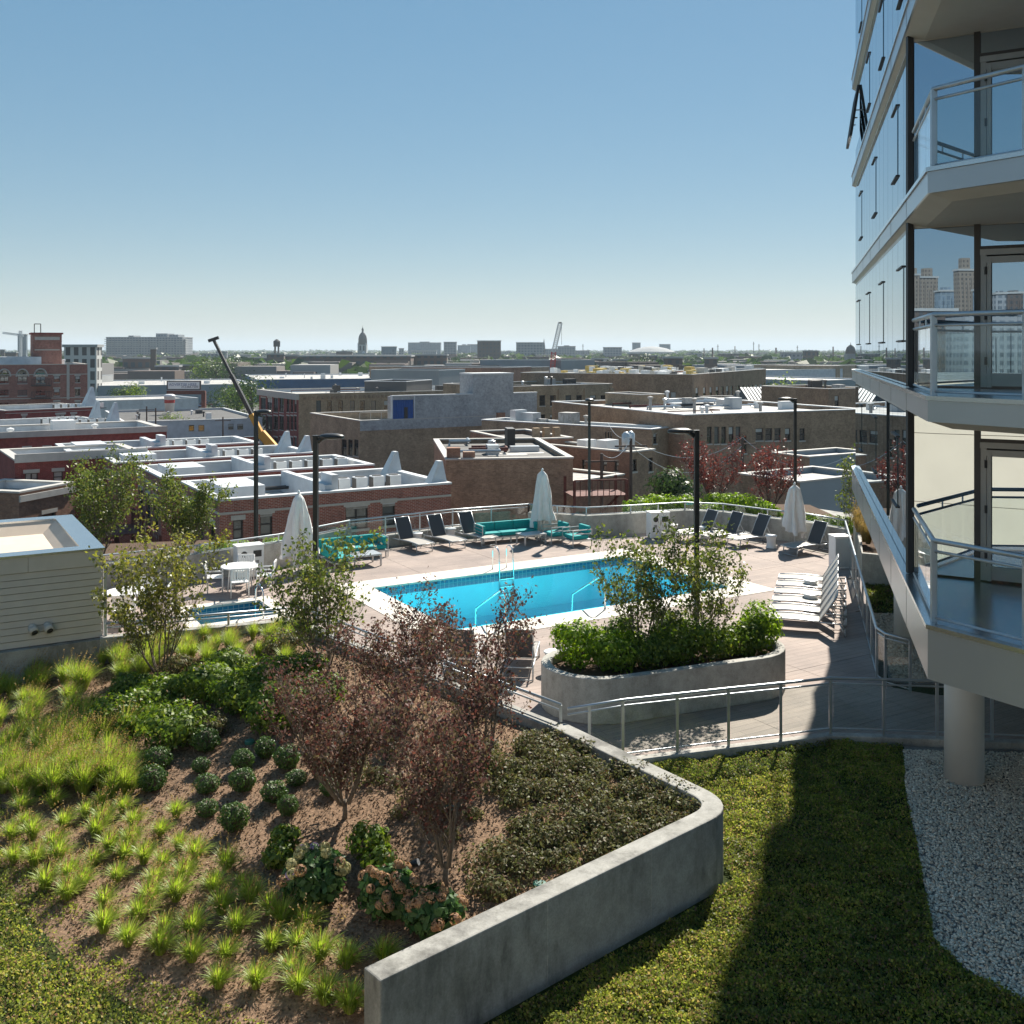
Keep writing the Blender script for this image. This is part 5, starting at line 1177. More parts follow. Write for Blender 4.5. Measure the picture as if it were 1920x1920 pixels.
# bark chips lying on the mulch
def bed_pts(n, seed):
    return scatter_poly([p for p in BED if p[1] < 23 or True], n, seed, lambda x,y: bed_z(x,y)+.012)
M['chip'] = leafmat('bark_chip', [(0.086,0.052,0.030),(0.172,0.108,0.065),(0.258,0.179,0.110),(0.129,0.080,0.050),(0.344,0.263,0.170),(0.060,0.042,0.030)], 0, .9, .15)
q = leaf_quads(bed_pts(42000,99), .05, .42, .75, 98); o = mobj('bark_chips', quads_mesh('bark_chips', q, [M['chip']]), None); o['kind'] = 'stuff'; o['label'] = 'brown bark chips covering the garden bed'
# ------------------------------------------------------------------ buildings with real window openings
class Bld:
    """front wall from P to Q (left to right as seen), depth to the back; z0 base, z1 wall top"""
    def __init__(s, name, label, P, Q, depth, z1, wall, z0=GROUND, cat='building', roof='membrane', par=.5, cope='coping', group=None, left_wall=None, cw=.32):
        s.P = Vector(P); s.d = (Vector(Q)-s.P); s.L = s.d.length; s.d.normalize(); s.n = Vector((-s.d.y,s.d.x)); s.D = depth; s.z0, s.z1 = z0, z1
        s.r = thing(name, label, cat, (s.P.x,s.P.y,z0), math.atan2(s.d.y,s.d.x), group); s.wall = wall; s.left_wall = left_wall or wall; s.roof = roof; s.par = par; s.cope = cope; s.cw = cw
        s.holes = {'f':[], 'l':[]}; s.k = 0
    def loc(s, face, px, py):
        """pixel -> (distance along the face, height above base)"""
        o, d = s.P, (s.d if face == 'f' else s.n); k = (px-CX)/F; t = (k*o.y-o.x)/(d.x-k*d.y); Y = o.y+d.y*t; return t, Zp(py,Y)-s.z0
    def pix(s, face, x0,y0,x1,y1, **kw):
        a, _ = s.loc(face,x0,y0); b, _ = s.loc(face,x1,y0); xm = (x0+x1)/2; _, zt = s.loc(face,xm,y0); _, zb = s.loc(face,xm,y1); s.win(face,min(a,b),max(a,b),zb,zt,**kw)
    def win(s, face, a, b, z0, z1, mat=None, bars=1, lint=True, frame='frame_dark', sill=True, rec=.14):
        lim = s.L if face == 'f' else s.D
        if a < .15 or b > lim-.15 or z0 < .1 or z1 > s.z1-s.z0-.1: return
        s.holes[face].append((a,b,z0,z1,mat,bars,lint,frame,sill,rec))
    def m(s, face, a, dep, z): return (a,dep,z) if face == 'f' else (dep,a,z)
    def fbox(s, mb, face, a0,a1,d0,d1,z0,z1):
        if face == 'f': mb.box(a0,a1,d0,d1,z0,z1)
        else: mb.box(d0,d1,a0,a1,z0,z1)
    def build(s):
        H = s.z1-s.z0
        for face, L, mt in (('f',s.L,s.wall),('l',s.D,s.left_wall)):
            hs = s.holes[face]; mb = MB()
            xs = sorted({0,L,*[q for h in hs for q in h[:2]]}); zs = sorted({0,H,*[q for h in hs for q in h[2:4]]})
            for i in range(len(xs)-1):
                for j in range(len(zs)-1):
                    xm, zm = (xs[i]+xs[i+1])/2, (zs[j]+zs[j+1])/2
                    if any(h[0] < xm < h[1] and h[2] < zm < h[3] for h in hs): continue
                    q = [s.m(face,xs[i],0,zs[j]),s.m(face,xs[i+1],0,zs[j]),s.m(face,xs[i+1],0,zs[j+1]),s.m(face,xs[i],0,zs[j+1])]; mb.add(q,[(0,1,2,3)])
            for h in hs:
                a,b,z0,z1,rec = h[0],h[1],h[2],h[3],h[9]; c = [(a,z0),(b,z0),(b,z1),(a,z1)]
                for k in range(4):
                    p, q = c[k], c[(k+1)%4]; mb.add([s.m(face,p[0],0,p[1]),s.m(face,q[0],0,q[1]),s.m(face,q[0],rec,q[1]),s.m(face,p[0],rec,p[1])],[(0,1,2,3)])
            mb.build('wall', M[mt], s.r)
        mb = MB(); mb.add([(s.L,0,0),(s.L,s.D,0),(s.L,s.D,H),(s.L,0,H)],[(0,1,2,3)]); mb.add([(s.L,s.D,0),(0,s.D,0),(0,s.D,H),(s.L,s.D,H)],[(0,1,2,3)]); mb.build('rear_wall', M[s.wall], s.r)
        MB().box(.02,s.L-.02,.02,s.D-.02,H-s.par-.12,H-s.par).build('roof', M[s.roof], s.r)
        if s.par > .1:
            mb = MB(); w = s.cw; ring(mb,[(.01,.01),(s.L-.01,.01),(s.L-.01,s.D-.01),(.01,s.D-.01)],[(w,w),(s.L-w,w),(s.L-w,s.D-w),(w,s.D-w)],H-s.par,H-.01); mb.build('parapet', M['white_paint'] if s.roof == 'membrane' else M[s.wall], s.r)
        mb = MB(); w = s.cw+.04; ring(mb,[(-.05,-.05),(s.L+.05,-.05),(s.L+.05,s.D+.05),(-.05,s.D+.05)],[(w,w),(s.L-w,w),(s.L-w,s.D-w),(w,s.D-w)],H,H+.10); mb.build('coping', M[s.cope], s.r)
        for face in 'fl':
            for (a,b,z0,z1,mat,bars,lint,frame,sill,rec) in s.holes[face]:
                f = MB(); t = .06; r0, r1 = rec-.05, rec+.01
                for (p,q,u,v) in ((a,b,z0,z0+t),(a,b,z1-t,z1),(a,a+t,z0+t,z1-t),(b-t,b,z0+t,z1-t)): s.fbox(f,face,p,q,r0,r1,u,v)
                zm = (z0+z1)/2; s.fbox(f,face,a+t,b-t,r0,r1,zm-.03,zm+.03)
                for k in range(1,bars): xm = a+(b-a)*k/bars; s.fbox(f,face,xm-.04,xm+.04,r0-.01,r1+.002,z0+t,z1-t)
                fo = f.build('window', M[frame], s.r)
                g = MB(); s.fbox(g,face,a+t,b-t,rec,rec+.02,z0+t,z1-t); pm = mat or rng.choice(['pane','pane','pane','pane_half']); g.build('pane', M[pm], fo)
                if pm == 'pane' and rng.random() < .4: g = MB(); s.fbox(g,face,a+t,b-t,rec-.012,rec-.002,z1-t-(z1-z0)*rng.uniform(.2,.5),z1-t); g.build('blind', M['pane_blind'], fo)
                if sill: g = MB(); s.fbox(g,face,a-.06,b+.06,-.05,.02,z0-.12,z0); g.build('sill', M['lintel'], fo)
                if lint: g = MB(); s.fbox(g,face,a-.1,b+.1,-.03,.02,z1,z1+.22); g.build('lintel', M['lintel'], fo)
        return s
    def band(s, py0, py1, mat='lintel', face='f', proud=.04):
        L = s.L if face=='f' else s.D; _, z1 = s.loc(face,(CX+F*s.P.x/s.P.y),py0); _, z0 = s.loc(face,(CX+F*s.P.x/s.P.y),py1)
        mb = MB(); s.fbox(mb,face,-.02,L+.02,-proud,.0,z0,z1); mb.build('stone_band', M[mat], s.r)
    def part(s, name, mat, fn, smooth=False):
        mb = MB(); fn(mb); return mb.build(name, M[mat] if isinstance(mat,str) else mat, s.r, smooth)
def ac_row(b, x0, y, n, dx=.95, z=None):
    """condensers on a rail: parts of the building's roof"""
    z = (b.z1-b.z0-b.par) if z is None else z
    b.part('condenser_rack','frame_dark',lambda m:[m.box(x0-.3,x0+n*dx,y-.45,y-.38,z+.3,z+.38),m.box(x0-.3,x0+n*dx,y+.38,y+.45,z+.3,z+.38)]+[m.box(x0+k*dx,x0+k*dx+.08,y-.4,y+.4,z,z+.3) for k in range(n)])
    for k in range(n):
        u = MB().box(x0+k*dx,x0+k*dx+.62,y-.33,y+.33,z+.385,z+1.02).build('condenser', M['plastic'], b.r, bevel=.02)
        MB().box(x0+k*dx-.012,x0+k*dx-.002,y-.28,y+.28,z+.43,z+.97).build('grille', M['frame_dark'], u); MB().lathe([(.26,1.022),(.26,1.05)],14,(x0+k*dx+.31,y,z)).build('fan_guard', M['frame_dark'], u)
def roof_bits(b, n, seed, mats=('alu','frame_dark','membrane_grey','far_dark')):
    g = random.Random(seed); z = b.z1-b.z0-b.par
    for k in range(n):
        x, y = g.uniform(.1,.9)*b.L, g.uniform(.1,.9)*b.D; w, d, h = g.uniform(.4,2.2), g.uniform(.4,1.8), g.uniform(.4,1.5)
        if g.random() < .4: b.part('vent_stack', g.choice(mats), lambda m: m.lathe([(.15,0),(.15,h),(.28,h+.05),(.28,h+.2),(.02,h+.3)],10,(x,y,z)))
        else: b.part('rooftop_unit', g.choice(mats), lambda m: m.box(x,x+w,y,y+d,z,z+h))
def pipes(b, n, seed):
    g = random.Random(seed); z = b.z1-b.z0-b.par
    for k in range(n):
        x, y = g.uniform(.08,.6)*b.L, g.uniform(.12,.88)*b.D; l = g.uniform(.15,.4)*b.L; r_ = g.uniform(.05,.14)
        b.part('roof_pipe', g.choice(['alu','frame_dark','wood_red']), lambda m: m.tube([(x,y,z+.02),(x,y,z+.35),(x+l,y,z+.35),(x+l,y+g.uniform(.5,2),z+.35),(x+l,y+1.2,z+.02)], r_, 6))
    for k in range(n): x, y = g.uniform(.1,.8)*b.L, g.uniform(.1,.8)*b.D; w = g.uniform(1,3); b.part('roof_patch', g.choice(['membrane_grey','tar','coping']), lambda m: m.box(x,x+w,y,y+w*.6,z+.004,z+.02+.004*k))
def fin(b, x, y, w0, w1, dep, h, nm='peaked_fin'):
    """white tapering parapet fin at the end wall: trapezoid seen from the side, folded metal"""
    z = b.z1-b.z0
    mb = MB(); mb.add([(x,y-w0,z-.5),(x,y+w0,z-.5),(x-dep,y+w0*.5,z-.5),(x-dep,y-w0*.5,z-.5),(x,y-w1,z+h),(x,y+w1,z+h),(x-.22,y+w1,z+h),(x-.22,y-w1,z+h)],[(0,1,5,4),(1,2,6,5),(2,3,7,6),(3,0,4,7),(4,5,6,7)]); mb.build(nm, M['coping_white'], b.r)
def townhouse(label, R_, L, depth, z1, seed, wins, ac=(2,3), fins=True, wall='brick_red', cope='coping_white', grp='brick townhouses'):
    Rv = Vector(R_); P = Rv-U*L; b = Bld('brick_townhouse', label, P, Rv, depth, z1, wall, cat='townhouse', par=.75, cope=cope, group=grp)
    for w in wins: b.pix('f',*w[:4], bars=w[4] if len(w)>4 else 1, mat='pane_half')
    for k in range(3): b.win('l', .8+k*2.1, 1.9+k*2.1, b.z1-b.z0-3.2, b.z1-b.z0-1.2)
    b.build(); z = z1-b.z0
    b.part('stone_band','lintel',lambda m: m.box(-.02,L+.02,-.035,0,z-.62,z-.52)); b.part('stone_band','lintel',lambda m: m.box(-.035,0,0,depth,z-.62,z-.52))
    if ac: ac_row(b, L*.50, depth*.42, *ac)
    if fins: fin(b, L-.05, 1.0, .95, .2, 1.0, 1.12); fin(b, L-.05, depth-1.0, .95, .2, 1.0, 1.12)
    b.part('partition_wall','white_paint',lambda m: m.box(L*.44,L*.47,.4,depth-.4,z-.75,z+.35))
    b.part('roof_hatch','white_paint',lambda m: m.box(.8,2.8,depth*.3,depth*.75,z-.75,z+.3)); b.part('flue_wall','white_paint',lambda m: m.box(L*.47+.01,L*.5,.5,2.0,z-.75,z+.8))
    for q in range(4): b.part('vent_stack','plastic',lambda m: m.lathe([(.06,0),(.06,.3)],8,(1.5+q*.9*L/5,depth*.25,z-.75)))
    return b
t1 = townhouse('nearest brick townhouse with white roof, condensers and two white fins', (-3.14,52.4), 11.75, 7.6, .3, 1, [(488,963,511,1004),(648,949,690,992,2),(717,943,741,985),(437,975,456,1012)], ac=(5,.95))
townhouse('second brick townhouse behind the nearest, white roof with a row of condensers', (-8.2,60.8), 12.2, 6.4, .3, 2, [], ac=(6,.95), fins=False)
townhouse('third brick townhouse with two white fins beside the corner warehouse', (-13.1,67.9), 12.5, 6.2, .3, 3, [], ac=(4,.95))
townhouse('fourth brick townhouse row with white parapets behind the leafy trees', (-18.6,75.2), 13, 6.2, .3, 4, [], ac=(4,.95), fins=False)
bD = Bld('brick_townhouse','maroon brick townhouse at the left edge with stone cornice and paired window', (-30.1,62), (-23.6,66.2), 7.5, .45, 'brick_maroon', cat='townhouse', cope='coping', par=.7, group='brick townhouses', cw=.45)
bD.pix('f',47,887,71,911,bars=2,mat='pane_blind'); bD.pix('f',100,884,118,905,mat='pane_blind'); bD.build(); bD.band(852,868,'coping','f',.14); bD.band(917,919)
bD2 = Bld('brick_annex','low orange brick annex in front of the maroon townhouse', W(36,56), W(140,60.2), 5, Zp(925,56), 'brick_rust', cat='annex', cope='coping', par=.4, cw=.4); bD2.pix('f',80,962,105,980); bD2.build(); bD2.band(930,942,'coping','f',.1)
bE = Bld('brick_townhouse','long maroon brick townhouse row with stone cornice across the left', (-46.0,76.2), (-29.2,86.6), 10, .5, 'brick_maroon', cat='townhouse', cope='coping', par=.7, group='brick townhouses', cw=.5)
for x0,x1 in ((44,57),(82,95),(107,126),(130,150),(157,180),(208,220),(244,256),(266,288)): 
    y = 843-.028*x0*1.2; bE.pix('f',x0,y,x1,y+18)
bE.build(); bE.band(818,830,'coping','f',.2); roof_bits(bE,3,5,('plastic',))
bF = Bld('brick_townhouse','maroon brick townhouse with white fin below the apartment block', W(10,116), W(189,124), 12, Zp(771,116), 'brick_maroon', cat='townhouse', cope='coping', par=.6, group='brick townhouses')
for w in ((41,779,50,795,1),(105,777,122,791,2),(133,776,143,790,1)): bF.pix('f',*w[:4],bars=w[4],mat='pane_blind')
bF.build(); ac_row(bF, bF.L*.6, 3, 7, .9); fin(bF,bF.L-.1,2,1.4,.3,1.5,2.4); bF.band(775,776)
bF2 = Bld('brick_townhouse','white roofed townhouse with fins just behind the long maroon row', W(15,98), W(232,106), 12, Zp(803,98), 'brick_maroon', cat='townhouse', cope='coping_white', par=.7, group='brick townhouses'); bF2.build()
ac_row(bF2,bF2.L*.55,3,6,.9); ac_row(bF2,bF2.L*.5,7,5,.9); fin(bF2,bF2.L-.1,1.5,1.0,.25,1.2,2.0); fin(bF2,bF2.L-.1,6,1.0,.25,1.2,2.0)
# red apartment block with arches and stair tower
bG = Bld('apartment_block','red brick apartment block with arched windows and square stair tower', W(-70,150), W(164,158), 22, Zp(685,150), 'brick_red', cat='apartment block', cope='lintel', par=.5)
for x0,x1 in ((0,16),(33,51),(67,85)):
    for y0,y1 in ((706,719),(731,742),(755,762)): bG.pix('f',x0,y0,x1,y1,bars=2,lint=False)
for x0,x1 in ((101,112),(141,150)):
    for y0,y1 in ((705,717),(729,742),(753,762)): bG.pix('f',x0,y0,x1,y1)
bG.build()
for px in (8,42,76):
    t, zc = bG.loc('f',px,706); rad = .72 if px != 76 else .78
    bG.part('arch_pane','pane',lambda m: m.add([(t+rad*math.cos(a),-.02,zc+rad*math.sin(a)*1.3) for a in [math.pi*k/12 for k in range(13)]],[tuple(range(13))]))
    bG.part('arch_trim','lintel',lambda m: m.tube([(t+(rad+.12)*math.cos(a),-.05,zc+(rad+.12)*math.sin(a)*1.3) for a in [math.pi*k/12 for k in range(13)]],.12,6))
for py0,py1 in ((703,704.5),(749,750.5)): bG.band(py0,py1)
t, z = bG.loc('f',127,700); bG.part('stone_pilaster','lintel',lambda m: m.box(t-.15,t+.25,-.08,0,bG.loc('f',127,749)[1],bG.z1-bG.z0+.3))
for py in (724,748):
    a, z = bG.loc('f',58,py); b_, _ = bG.loc('f',95,py); bl_ = MB()
    bl_.box(a,b_,-1.2,-.05,z,z+.12); 
    for k in range(14): bl_.box(a+(b_-a)*k/13-.02,a+(b_-a)*k/13+.02,-1.2,-1.16,z+.12,z+1.05)
    bl_.box(a,b_,-1.22,-1.15,z+1.05,z+1.12); bl_.build('balcony', M['frame_dark'], bG.r)
a, _ = bG.loc('f',64,690); b_, z = bG.loc('f',120,626); z = bG.loc('f',90,626)[1]
st_ = MB().box(a,b_,4,10,bG.z1-bG.z0-.6,z).build('stair_tower', M['brick_red'], bG.r)
for y0,y1 in ((631,637),(655,657)): MB().box(a+.3,b_-.3,3.94,4.0,bG.loc('f',90,y1)[1],bG.loc('f',90,y0)[1]).build('stone_band', M['lintel'], st_)
MB().box(a-.2,b_+.2,3.8,10.2,z,z+.25).build('tower_cap', M['brick_maroon'], st_)
MB().bar((a+.3,5,z),(a+.3,5,z+1.6),.12).bar((a+1.2,5,z),(a+1.2,5,z+1.6),.12).bar((a+.3,5,z+1.6),(a+1.2,5,z+1.6),.12).build('roof_frame', M['frame_dark'], st_)
c, _ = bG.loc('f',80,690); bG.part('rooftop_house','white_paint',lambda m: m.box(.5,c,3,9,bG.z1-bG.z0-.5,bG.z1-bG.z0+1.2)); roof_bits(bG,4,6,('plastic','alu'))
# corner warehouse H
PH = Vector((-34.4,165)); bH = Bld('corner_warehouse','three storey corner warehouse, red brick side and tan brick side', PH, PH+U*46, 21.5, -.05, 'brick_tan', left_wall='brick_maroon', cat='warehouse', cope='lintel', par=.5, z0=GROUND-1.5)
for x in (597,617,638,660,679,700,724): bH.pix('f',x-4,751,x+5,775.5,lint=False,sill=False); bH.pix('f',x-4,788,x+5,811,lint=False,sill=False)
for x in (597,617): bH.pix('f',x-4,824,x+5,848,lint=False,sill=False)
for x0,x1 in ((489,498),(501,510),(513,521),(524,532),(537.5,542.5),(545,549.5),(551.5,556)):
    bH.pix('l',x0,746,x1,773,bars=2); bH.pix('l',x0,780,x1,806,bars=2); bH.pix('l',x0,820,x1,838)
bH.build(); roof_bits(bH,16,8); zt = bH.z1-bH.z0
bH.part('cornice','lintel',lambda m: [m.box(-.45,.0,-.3,21.5,zt-.9,zt+.12)]); bH.part('brick_corbel','brick_brown',lambda m: [m.box(k*.8,k*.8+.4,-.15,0,zt-.9,zt-.4) for k in range(1,56)])
# grey painted building I
PI_ = Vector((-15.6,105)); zI = Zp(790,105)
bI = Bld('painted_brick_building','tan brick building with grey painted upper wall and blue boarded opening', PI_, PI_+U*21.4, 15, zI, 'brick_tan', cat='building', roof='membrane_grey', par=.9, cope='coping')
for x0,x1 in ((640,650),(652,661),(663,672)): bI.pix('l',x0,824,x1,855,lint=False)
bI.build(); zz = zI-bI.z0
aw, _ = bI.loc('f',737,760); at_, _ = bI.loc('f',886,720); aq, _ = bI.loc('f',962,720)
h1 = bI.loc('f',800,742)[1]; h2 = bI.loc('f',920,702)[1]; b0, b1 = bI.loc('f',736,750)[0], bI.loc('f',774,750)[0]
bI.part('painted_wall','brick_grey',lambda m: [m.box(b1+.1,21.35,-.06,1.2,zz+.1,h1), m.box(at_,aq,-.062,3,h1,h2), m.box(aw-.1,b0,-.06,1.2,zz+.1,h1), m.box(b0,b1+.1,-.06,1.2,h1-.35,h1), m.box(.02,21.35,-.055,.0,zz-1.0,zz)])
bI.part('boarded_opening','blue_board',lambda m: [m.box(b0,b1+.1,.12,.2,zz+.1,h1-.35)]+[m.box(b0+.1+k*.2,b0+.18+k*.2,.08,.12,zz+.1,h1-.36) for k in range(int((b1-b0)/.2))])
bI.part('white_trim','coping_white',lambda m: [m.box(b0-.12,b0,-.1,.2,zz+.1,h1),m.box(b1+.1,b1+.22,-.1,.2,zz+.1,h1)]); bI.part('wall_coping','coping_white',lambda m: [m.box(aw-.15,at_,-.1,.4,h1,h1+.12),m.box(at_,aq+.05,-.12,3.1,h2,h2+.15),m.box(aq,21.4,-.1,.4,h1,h1+.12)])
bI.part('opening_hatch','frame_dark',lambda m: m.box((b0+b1)/2+.2,(b0+b1)/2+.6,.04,.08,zz+.12,zz+1.3)); ch, _ = bI.loc('f',930,800)
bI.part('chimney_flue','brick_rust',lambda m: m.box(ch,ch+.9,-.5,-.06,2,zz+.4)); bI.part('terrace_rail','lintel',lambda m: [m.bar((.4,1,zz+.8),(aw,1,zz+.8),.06)]+[m.bar((.4+k*1.2,1,zz),(.4+k*1.2,1,zz+.8),.05) for k in range(4)])
# low brick building J
bJ = Bld('low_brick_building','low brown brick building with dark stained wall behind the umbrella', (-4.0,62.0), (3.75,63.0), 14, Zp(863,62), 'brick_brown', cat='building', roof='tar', par=.25, cope='coping'); bJ.build()
z = bJ.z1-bJ.z0; bJ.part('chimney','brick_rust',lambda m: [m.box(.1,.9,.3,1.0,z,z+.7),m.box(1.1,1.8,.3,1.0,z,z+.45)]); roof_bits(bJ,4,12,('frame_dark','alu'))
bJb = Bld('brick_shed','rust brick lean to with roofline steps behind the low brown building', W(960,78), W(1074,80), 9, Zp(826,78), 'brick_rust', cat='building', roof='tar', par=.3); bJb.build(); 
for k in range(3): bJb.part('chimney','brick_tan',lambda m: m.box(bJb.L*(.45+.17*k),bJb.L*(.45+.17*k)+.5,1,1.5,bJb.z1-bJb.z0,bJb.z1-bJb.z0+.8))
# tan brick K, long loft L
bK = Bld('brick_loft','tan brick loft building with three window bays', W(960,138), W(1148,150), 16, Zp(721,148), 'brick_tan', cat='building', roof='tar', par=.4)
for x in (1017,1037,1066,1086,1112,1132): bK.pix('f',x-5.5,741,x+5.5,761,lint=False); bK.pix('f',x-5.5,777,x+5.5,793,lint=False)
bK.build(); roof_bits(bK,7,14); z = bK.z1-bK.z0
for px in (1002,1050,1098,1146): t, _ = bK.loc('f',px,730); bK.part('brick_pier','brick_tan',lambda m: m.box(t-.35,t+.35,-.22,0,0,z-.5))
bL = Bld('brick_factory','long brown brick factory with cluttered bright roof', W(1298,150), W(1436,192), 28, Zp(703,150), 'brick_brown', cat='factory', roof='membrane', par=.4, left_wall='brick_brown')
for x in (1307,1321,1333,1345,1355,1364,1372,1385,1393,1402,1410,1418,1427): bL.pix('f',x-2.6,727+(1307-x)*.055,x+2.6,750+(1307-x)*.09,lint=False)
for x0,x1 in ((1150,1159),(1163,1173),(1231,1240),(1245,1254),(1257,1267)): bL.pix('l',x0,735,x1,756,lint=False)
bL.build(); g = random.Random(3)
for k in range(120):
    x, y = g.uniform(.03,.97)*bL.L, g.uniform(.03,.97)*bL.D; s = g.uniform(.4,1.5); z = bL.z1-bL.z0-.4
    bL.part('roof_material', g.choice(['plastic','plastic','yellow_straw','yellow_straw','lintel','far_dark','alu']) if 'yellow_straw' in M else g.choice(['plastic','lintel','far_dark','alu','coping']), lambda m: m.box(x,x+s*1.6,y,y+s,z,z+g.uniform(.3,1.3)))
# right hand brick block M and lower pieces
bM_ = Bld('brick_workshop','two storey brown brick workshop with white roof on the right', W(1283,92), W(1622,101), 26, Zp(779,92), 'brick_brown', cat='building', roof='membrane_grey', par=.35, cope='coping_white')
for x in (1330,1344,1357,1371,1384): bM_.pix('f',x-4.6,800,x+4.6,832,lint=False)
for x0,x1 in ((1417,1431),(1435,1448),(1452,1464),(1472,1482),(1499,1509)): bM_.pix('f',x0,803,x1,826,lint=False)
bM_.pix('f',1391,817,1400,850,lint=False); bM_.pix('f',1500,847,1509,872,lint=False)
bM_.build(); roof_bits(bM_,16,20,('plastic','alu','membrane_grey','far_dark','white_paint'))
pipes(bM_,8,51); pipes(bK,5,52); pipes(bL,6,53); pipes(bH,8,54); pipes(bJ,4,55); pipes(bI,4,56); pipes(bE,4,57); pipes(t1,3,58)
bM2 = Bld('roof_annex','flat annex roof with steel barrier below the brick workshop', W(1500,62), W(1640,66), 5, Zp(905,62), 'grey_wall', left_wall='brick_brown', cat='annex', roof='membrane_grey', par=.3); bM2.build()
bM3 = Bld('loading_shed','grey sheet metal loading shed against the workshop', W(1518,80), W(1640,84), 4, Zp(858,80), 'grey_wall', left_wall='brick_brown', cat='shed', roof='membrane_grey', par=.3); bM3.build()
bM4 = Bld('rooftop_plant_house','brick rooftop house with dark door at the tower edge', W(1553,128), W(1640,132), 12, Zp(730,128), 'brick_brown', cat='building', roof='membrane_grey', par=.3); bM4.pix('f',1565,742,1573,764,lint=False); bM4.build(); roof_bits(bM4,4,33)
bS = Bld('skylight_building','brick building with a sloping striped skylight', W(1396,140), W(1508,143), 14, Zp(752,140), 'brick_brown', cat='building', roof='membrane_grey', par=.2); bS.build(); z = bS.z1-bS.z0
bS.part('skylight_base','far_dark',lambda m: m.add([(.5,.5,z),(bS.L-.3,.5,z),(bS.L-.9,3,z+1.7),(1.4,3,z+1.7),(.5,5,z),(bS.L-.3,5,z)],[(0,1,2,3),(3,2,5,4),(0,3,4),(1,5,2)]))
for k in range(15):
    x = .9+k*(bS.L-1.6)/15; bS.part('skylight_pane','glass_tower' if False else 'alu',lambda m: m.add([(x,.45,z+.1),(x+.32,.45,z+.1),(x+.5,2.95,z+1.78),(x+.18,2.95,z+1.78)],[(0,1,2,3)]))
bN = Bld('brick_house','small brown brick house with narrow windows beside the leafy tree', W(1182,72), W(1228,74), 12.5, Zp(849,72), 'brick_brown', cat='house', roof='membrane_grey', par=.35, left_wall='brick_rust', cope='coping')
bN.pix('f',1186,861,1194,884,lint=False); bN.pix('f',1216,858,1224,884,lint=False)
for x0,x1 in ((1091,1099),(1128,1138),(1152,1160)): bN.pix('l',x0,862,x1,884,lint=False)
bN.build(); z = bN.z1-bN.z0; bN.part('rooftop_unit','plastic',lambda m: [m.box(1,2.4,3,4,z-.3,z+.6),m.box(1,2.2,5,5.9,z-.3,z+.5)]); bN.part('water_heater','alu',lambda m: [m.lathe([(.3,0),(.3,1.5),(.1,1.7)],14,(1.0,1.2,z-.35)),m.lathe([(.3,0),(.3,1.5),(.1,1.7)],14,(1.8,1.4,z-.35))],True)
bO = Bld('tan_brick_building','pale tan brick building with white roof and square brick stack', W(1222,92), W(1262,95), 20, Zp(806,92), 'brick_tan', cat='building', roof='membrane', par=.3, cope='coping_white')
bO.pix('f',1203+22,812,1232,832,lint=False)
for x0,x1 in ((1134,1137),(1139,1142),(1144,1147)): bO.pix('l',x0,809,x1,830,lint=False,sill=False)
bO.build(); z = bO.z1-bO.z0; roof_bits(bO,5,25,('alu','white_paint','membrane_grey'))
bO2 = Bld('brick_stack_house','square tan brick lift house rising above the roofs', W(1200,112), W(1246,114), 6, Zp(741,112), 'brick_tan', cat='building', roof='tar', par=.3); bO2.build()
bO3 = Bld('brick_garage','low red roofed garage with wooden fence by the alley', W(1074,66), W(1170,70), 9, Zp(905,66), 'brick_rust', cat='garage', roof='membrane_grey', par=.12); bO3.build()
# wooden porch stairs of the alley houses
def porch(label, loc, rz, w, h, floors, mat='wood_red'):
    r = thing('wooden_porch', label, 'porch', loc, rz); fh = h/floors
    for x in (0,w):
        for y in (0,2.2): MB().bar((x,y,0),(x,y,h),.14).build('post', M[mat], r)
    for k in range(1,floors+1):
        for q in range(6): MB().box(-.1,w+.1,q*.4-.1,q*.4+.28,k*fh-.9-.06,k*fh-.9).build('floor_board', M[mat], r)
        MB().bar((0,0,k*fh),(w,0,k*fh),.08).build('handrail', M[mat], r)
        for q in range(10): MB().bar((w*q/9,0,k*fh-.9),(w*q/9,0,k*fh),.04).build('baluster', M[mat], r)
        MB().bar((0,1,(k-1)*fh-.9 if k>1 else 0),(w,1,k*fh-.9),.25,.06).build('stair_run', M[mat], r)
porch('red wooden porch stairs beside the slim lamp post', (*W(1077,60),GROUND), .2, 3.2, 9.0, 3)
for k, (px,Y,lab) in enumerate(((300,50,'brown wooden deck stairs behind the leafy tree on the left'),(268,56,'brown wooden deck stairs of the second townhouse'),(370,46.5,'brown wooden deck stairs of the nearest townhouse'))): porch(lab, (*W(px,Y),GROUND), rzU+R(90), 3.0, 7.6, 3)
# ------------------------------------------------------------------ middle distance
def shed_block(label, x0, x1, ytop, Y, depth, wall, roof, cat='warehouse', rise=0, wins=None, name='warehouse', skew=.06):
    b = Bld(name, label, W(x0,Y), W(x1,Y*(1+skew)), depth, Zp(ytop,Y), wall, cat=cat, roof=roof, par=.3, cope='coping_white')
    for w in wins or []: b.pix('f',*w,lint=False)
    b.build(); return b
b = shed_block('long grey warehouse with white roof behind the billboard', 165,482,724,300,60,'grey_wall','membrane'); roof_bits(b,7,40,('plastic',))
b = shed_block('long blue walled warehouse with pale roof', 482,850,712,330,70,'blue_wall','membrane'); roof_bits(b,14,41,('plastic','alu'))
b = shed_block('low white painted shop with tan roof edge', 188,372,752,215,20,'white_paint','membrane',name='low_shop',cat='shop')
b = shed_block('white walled garage with black flat roof near the construction site', 232,492,792,165,34,'white_paint','tar',name='garage_building',cat='garage',wins=[(354,797,364,808),(372,797,383,808),(428,795,438,805),(445,795,456,805)]); roof_bits(b,9,42,('far_dark','alu','plastic'))
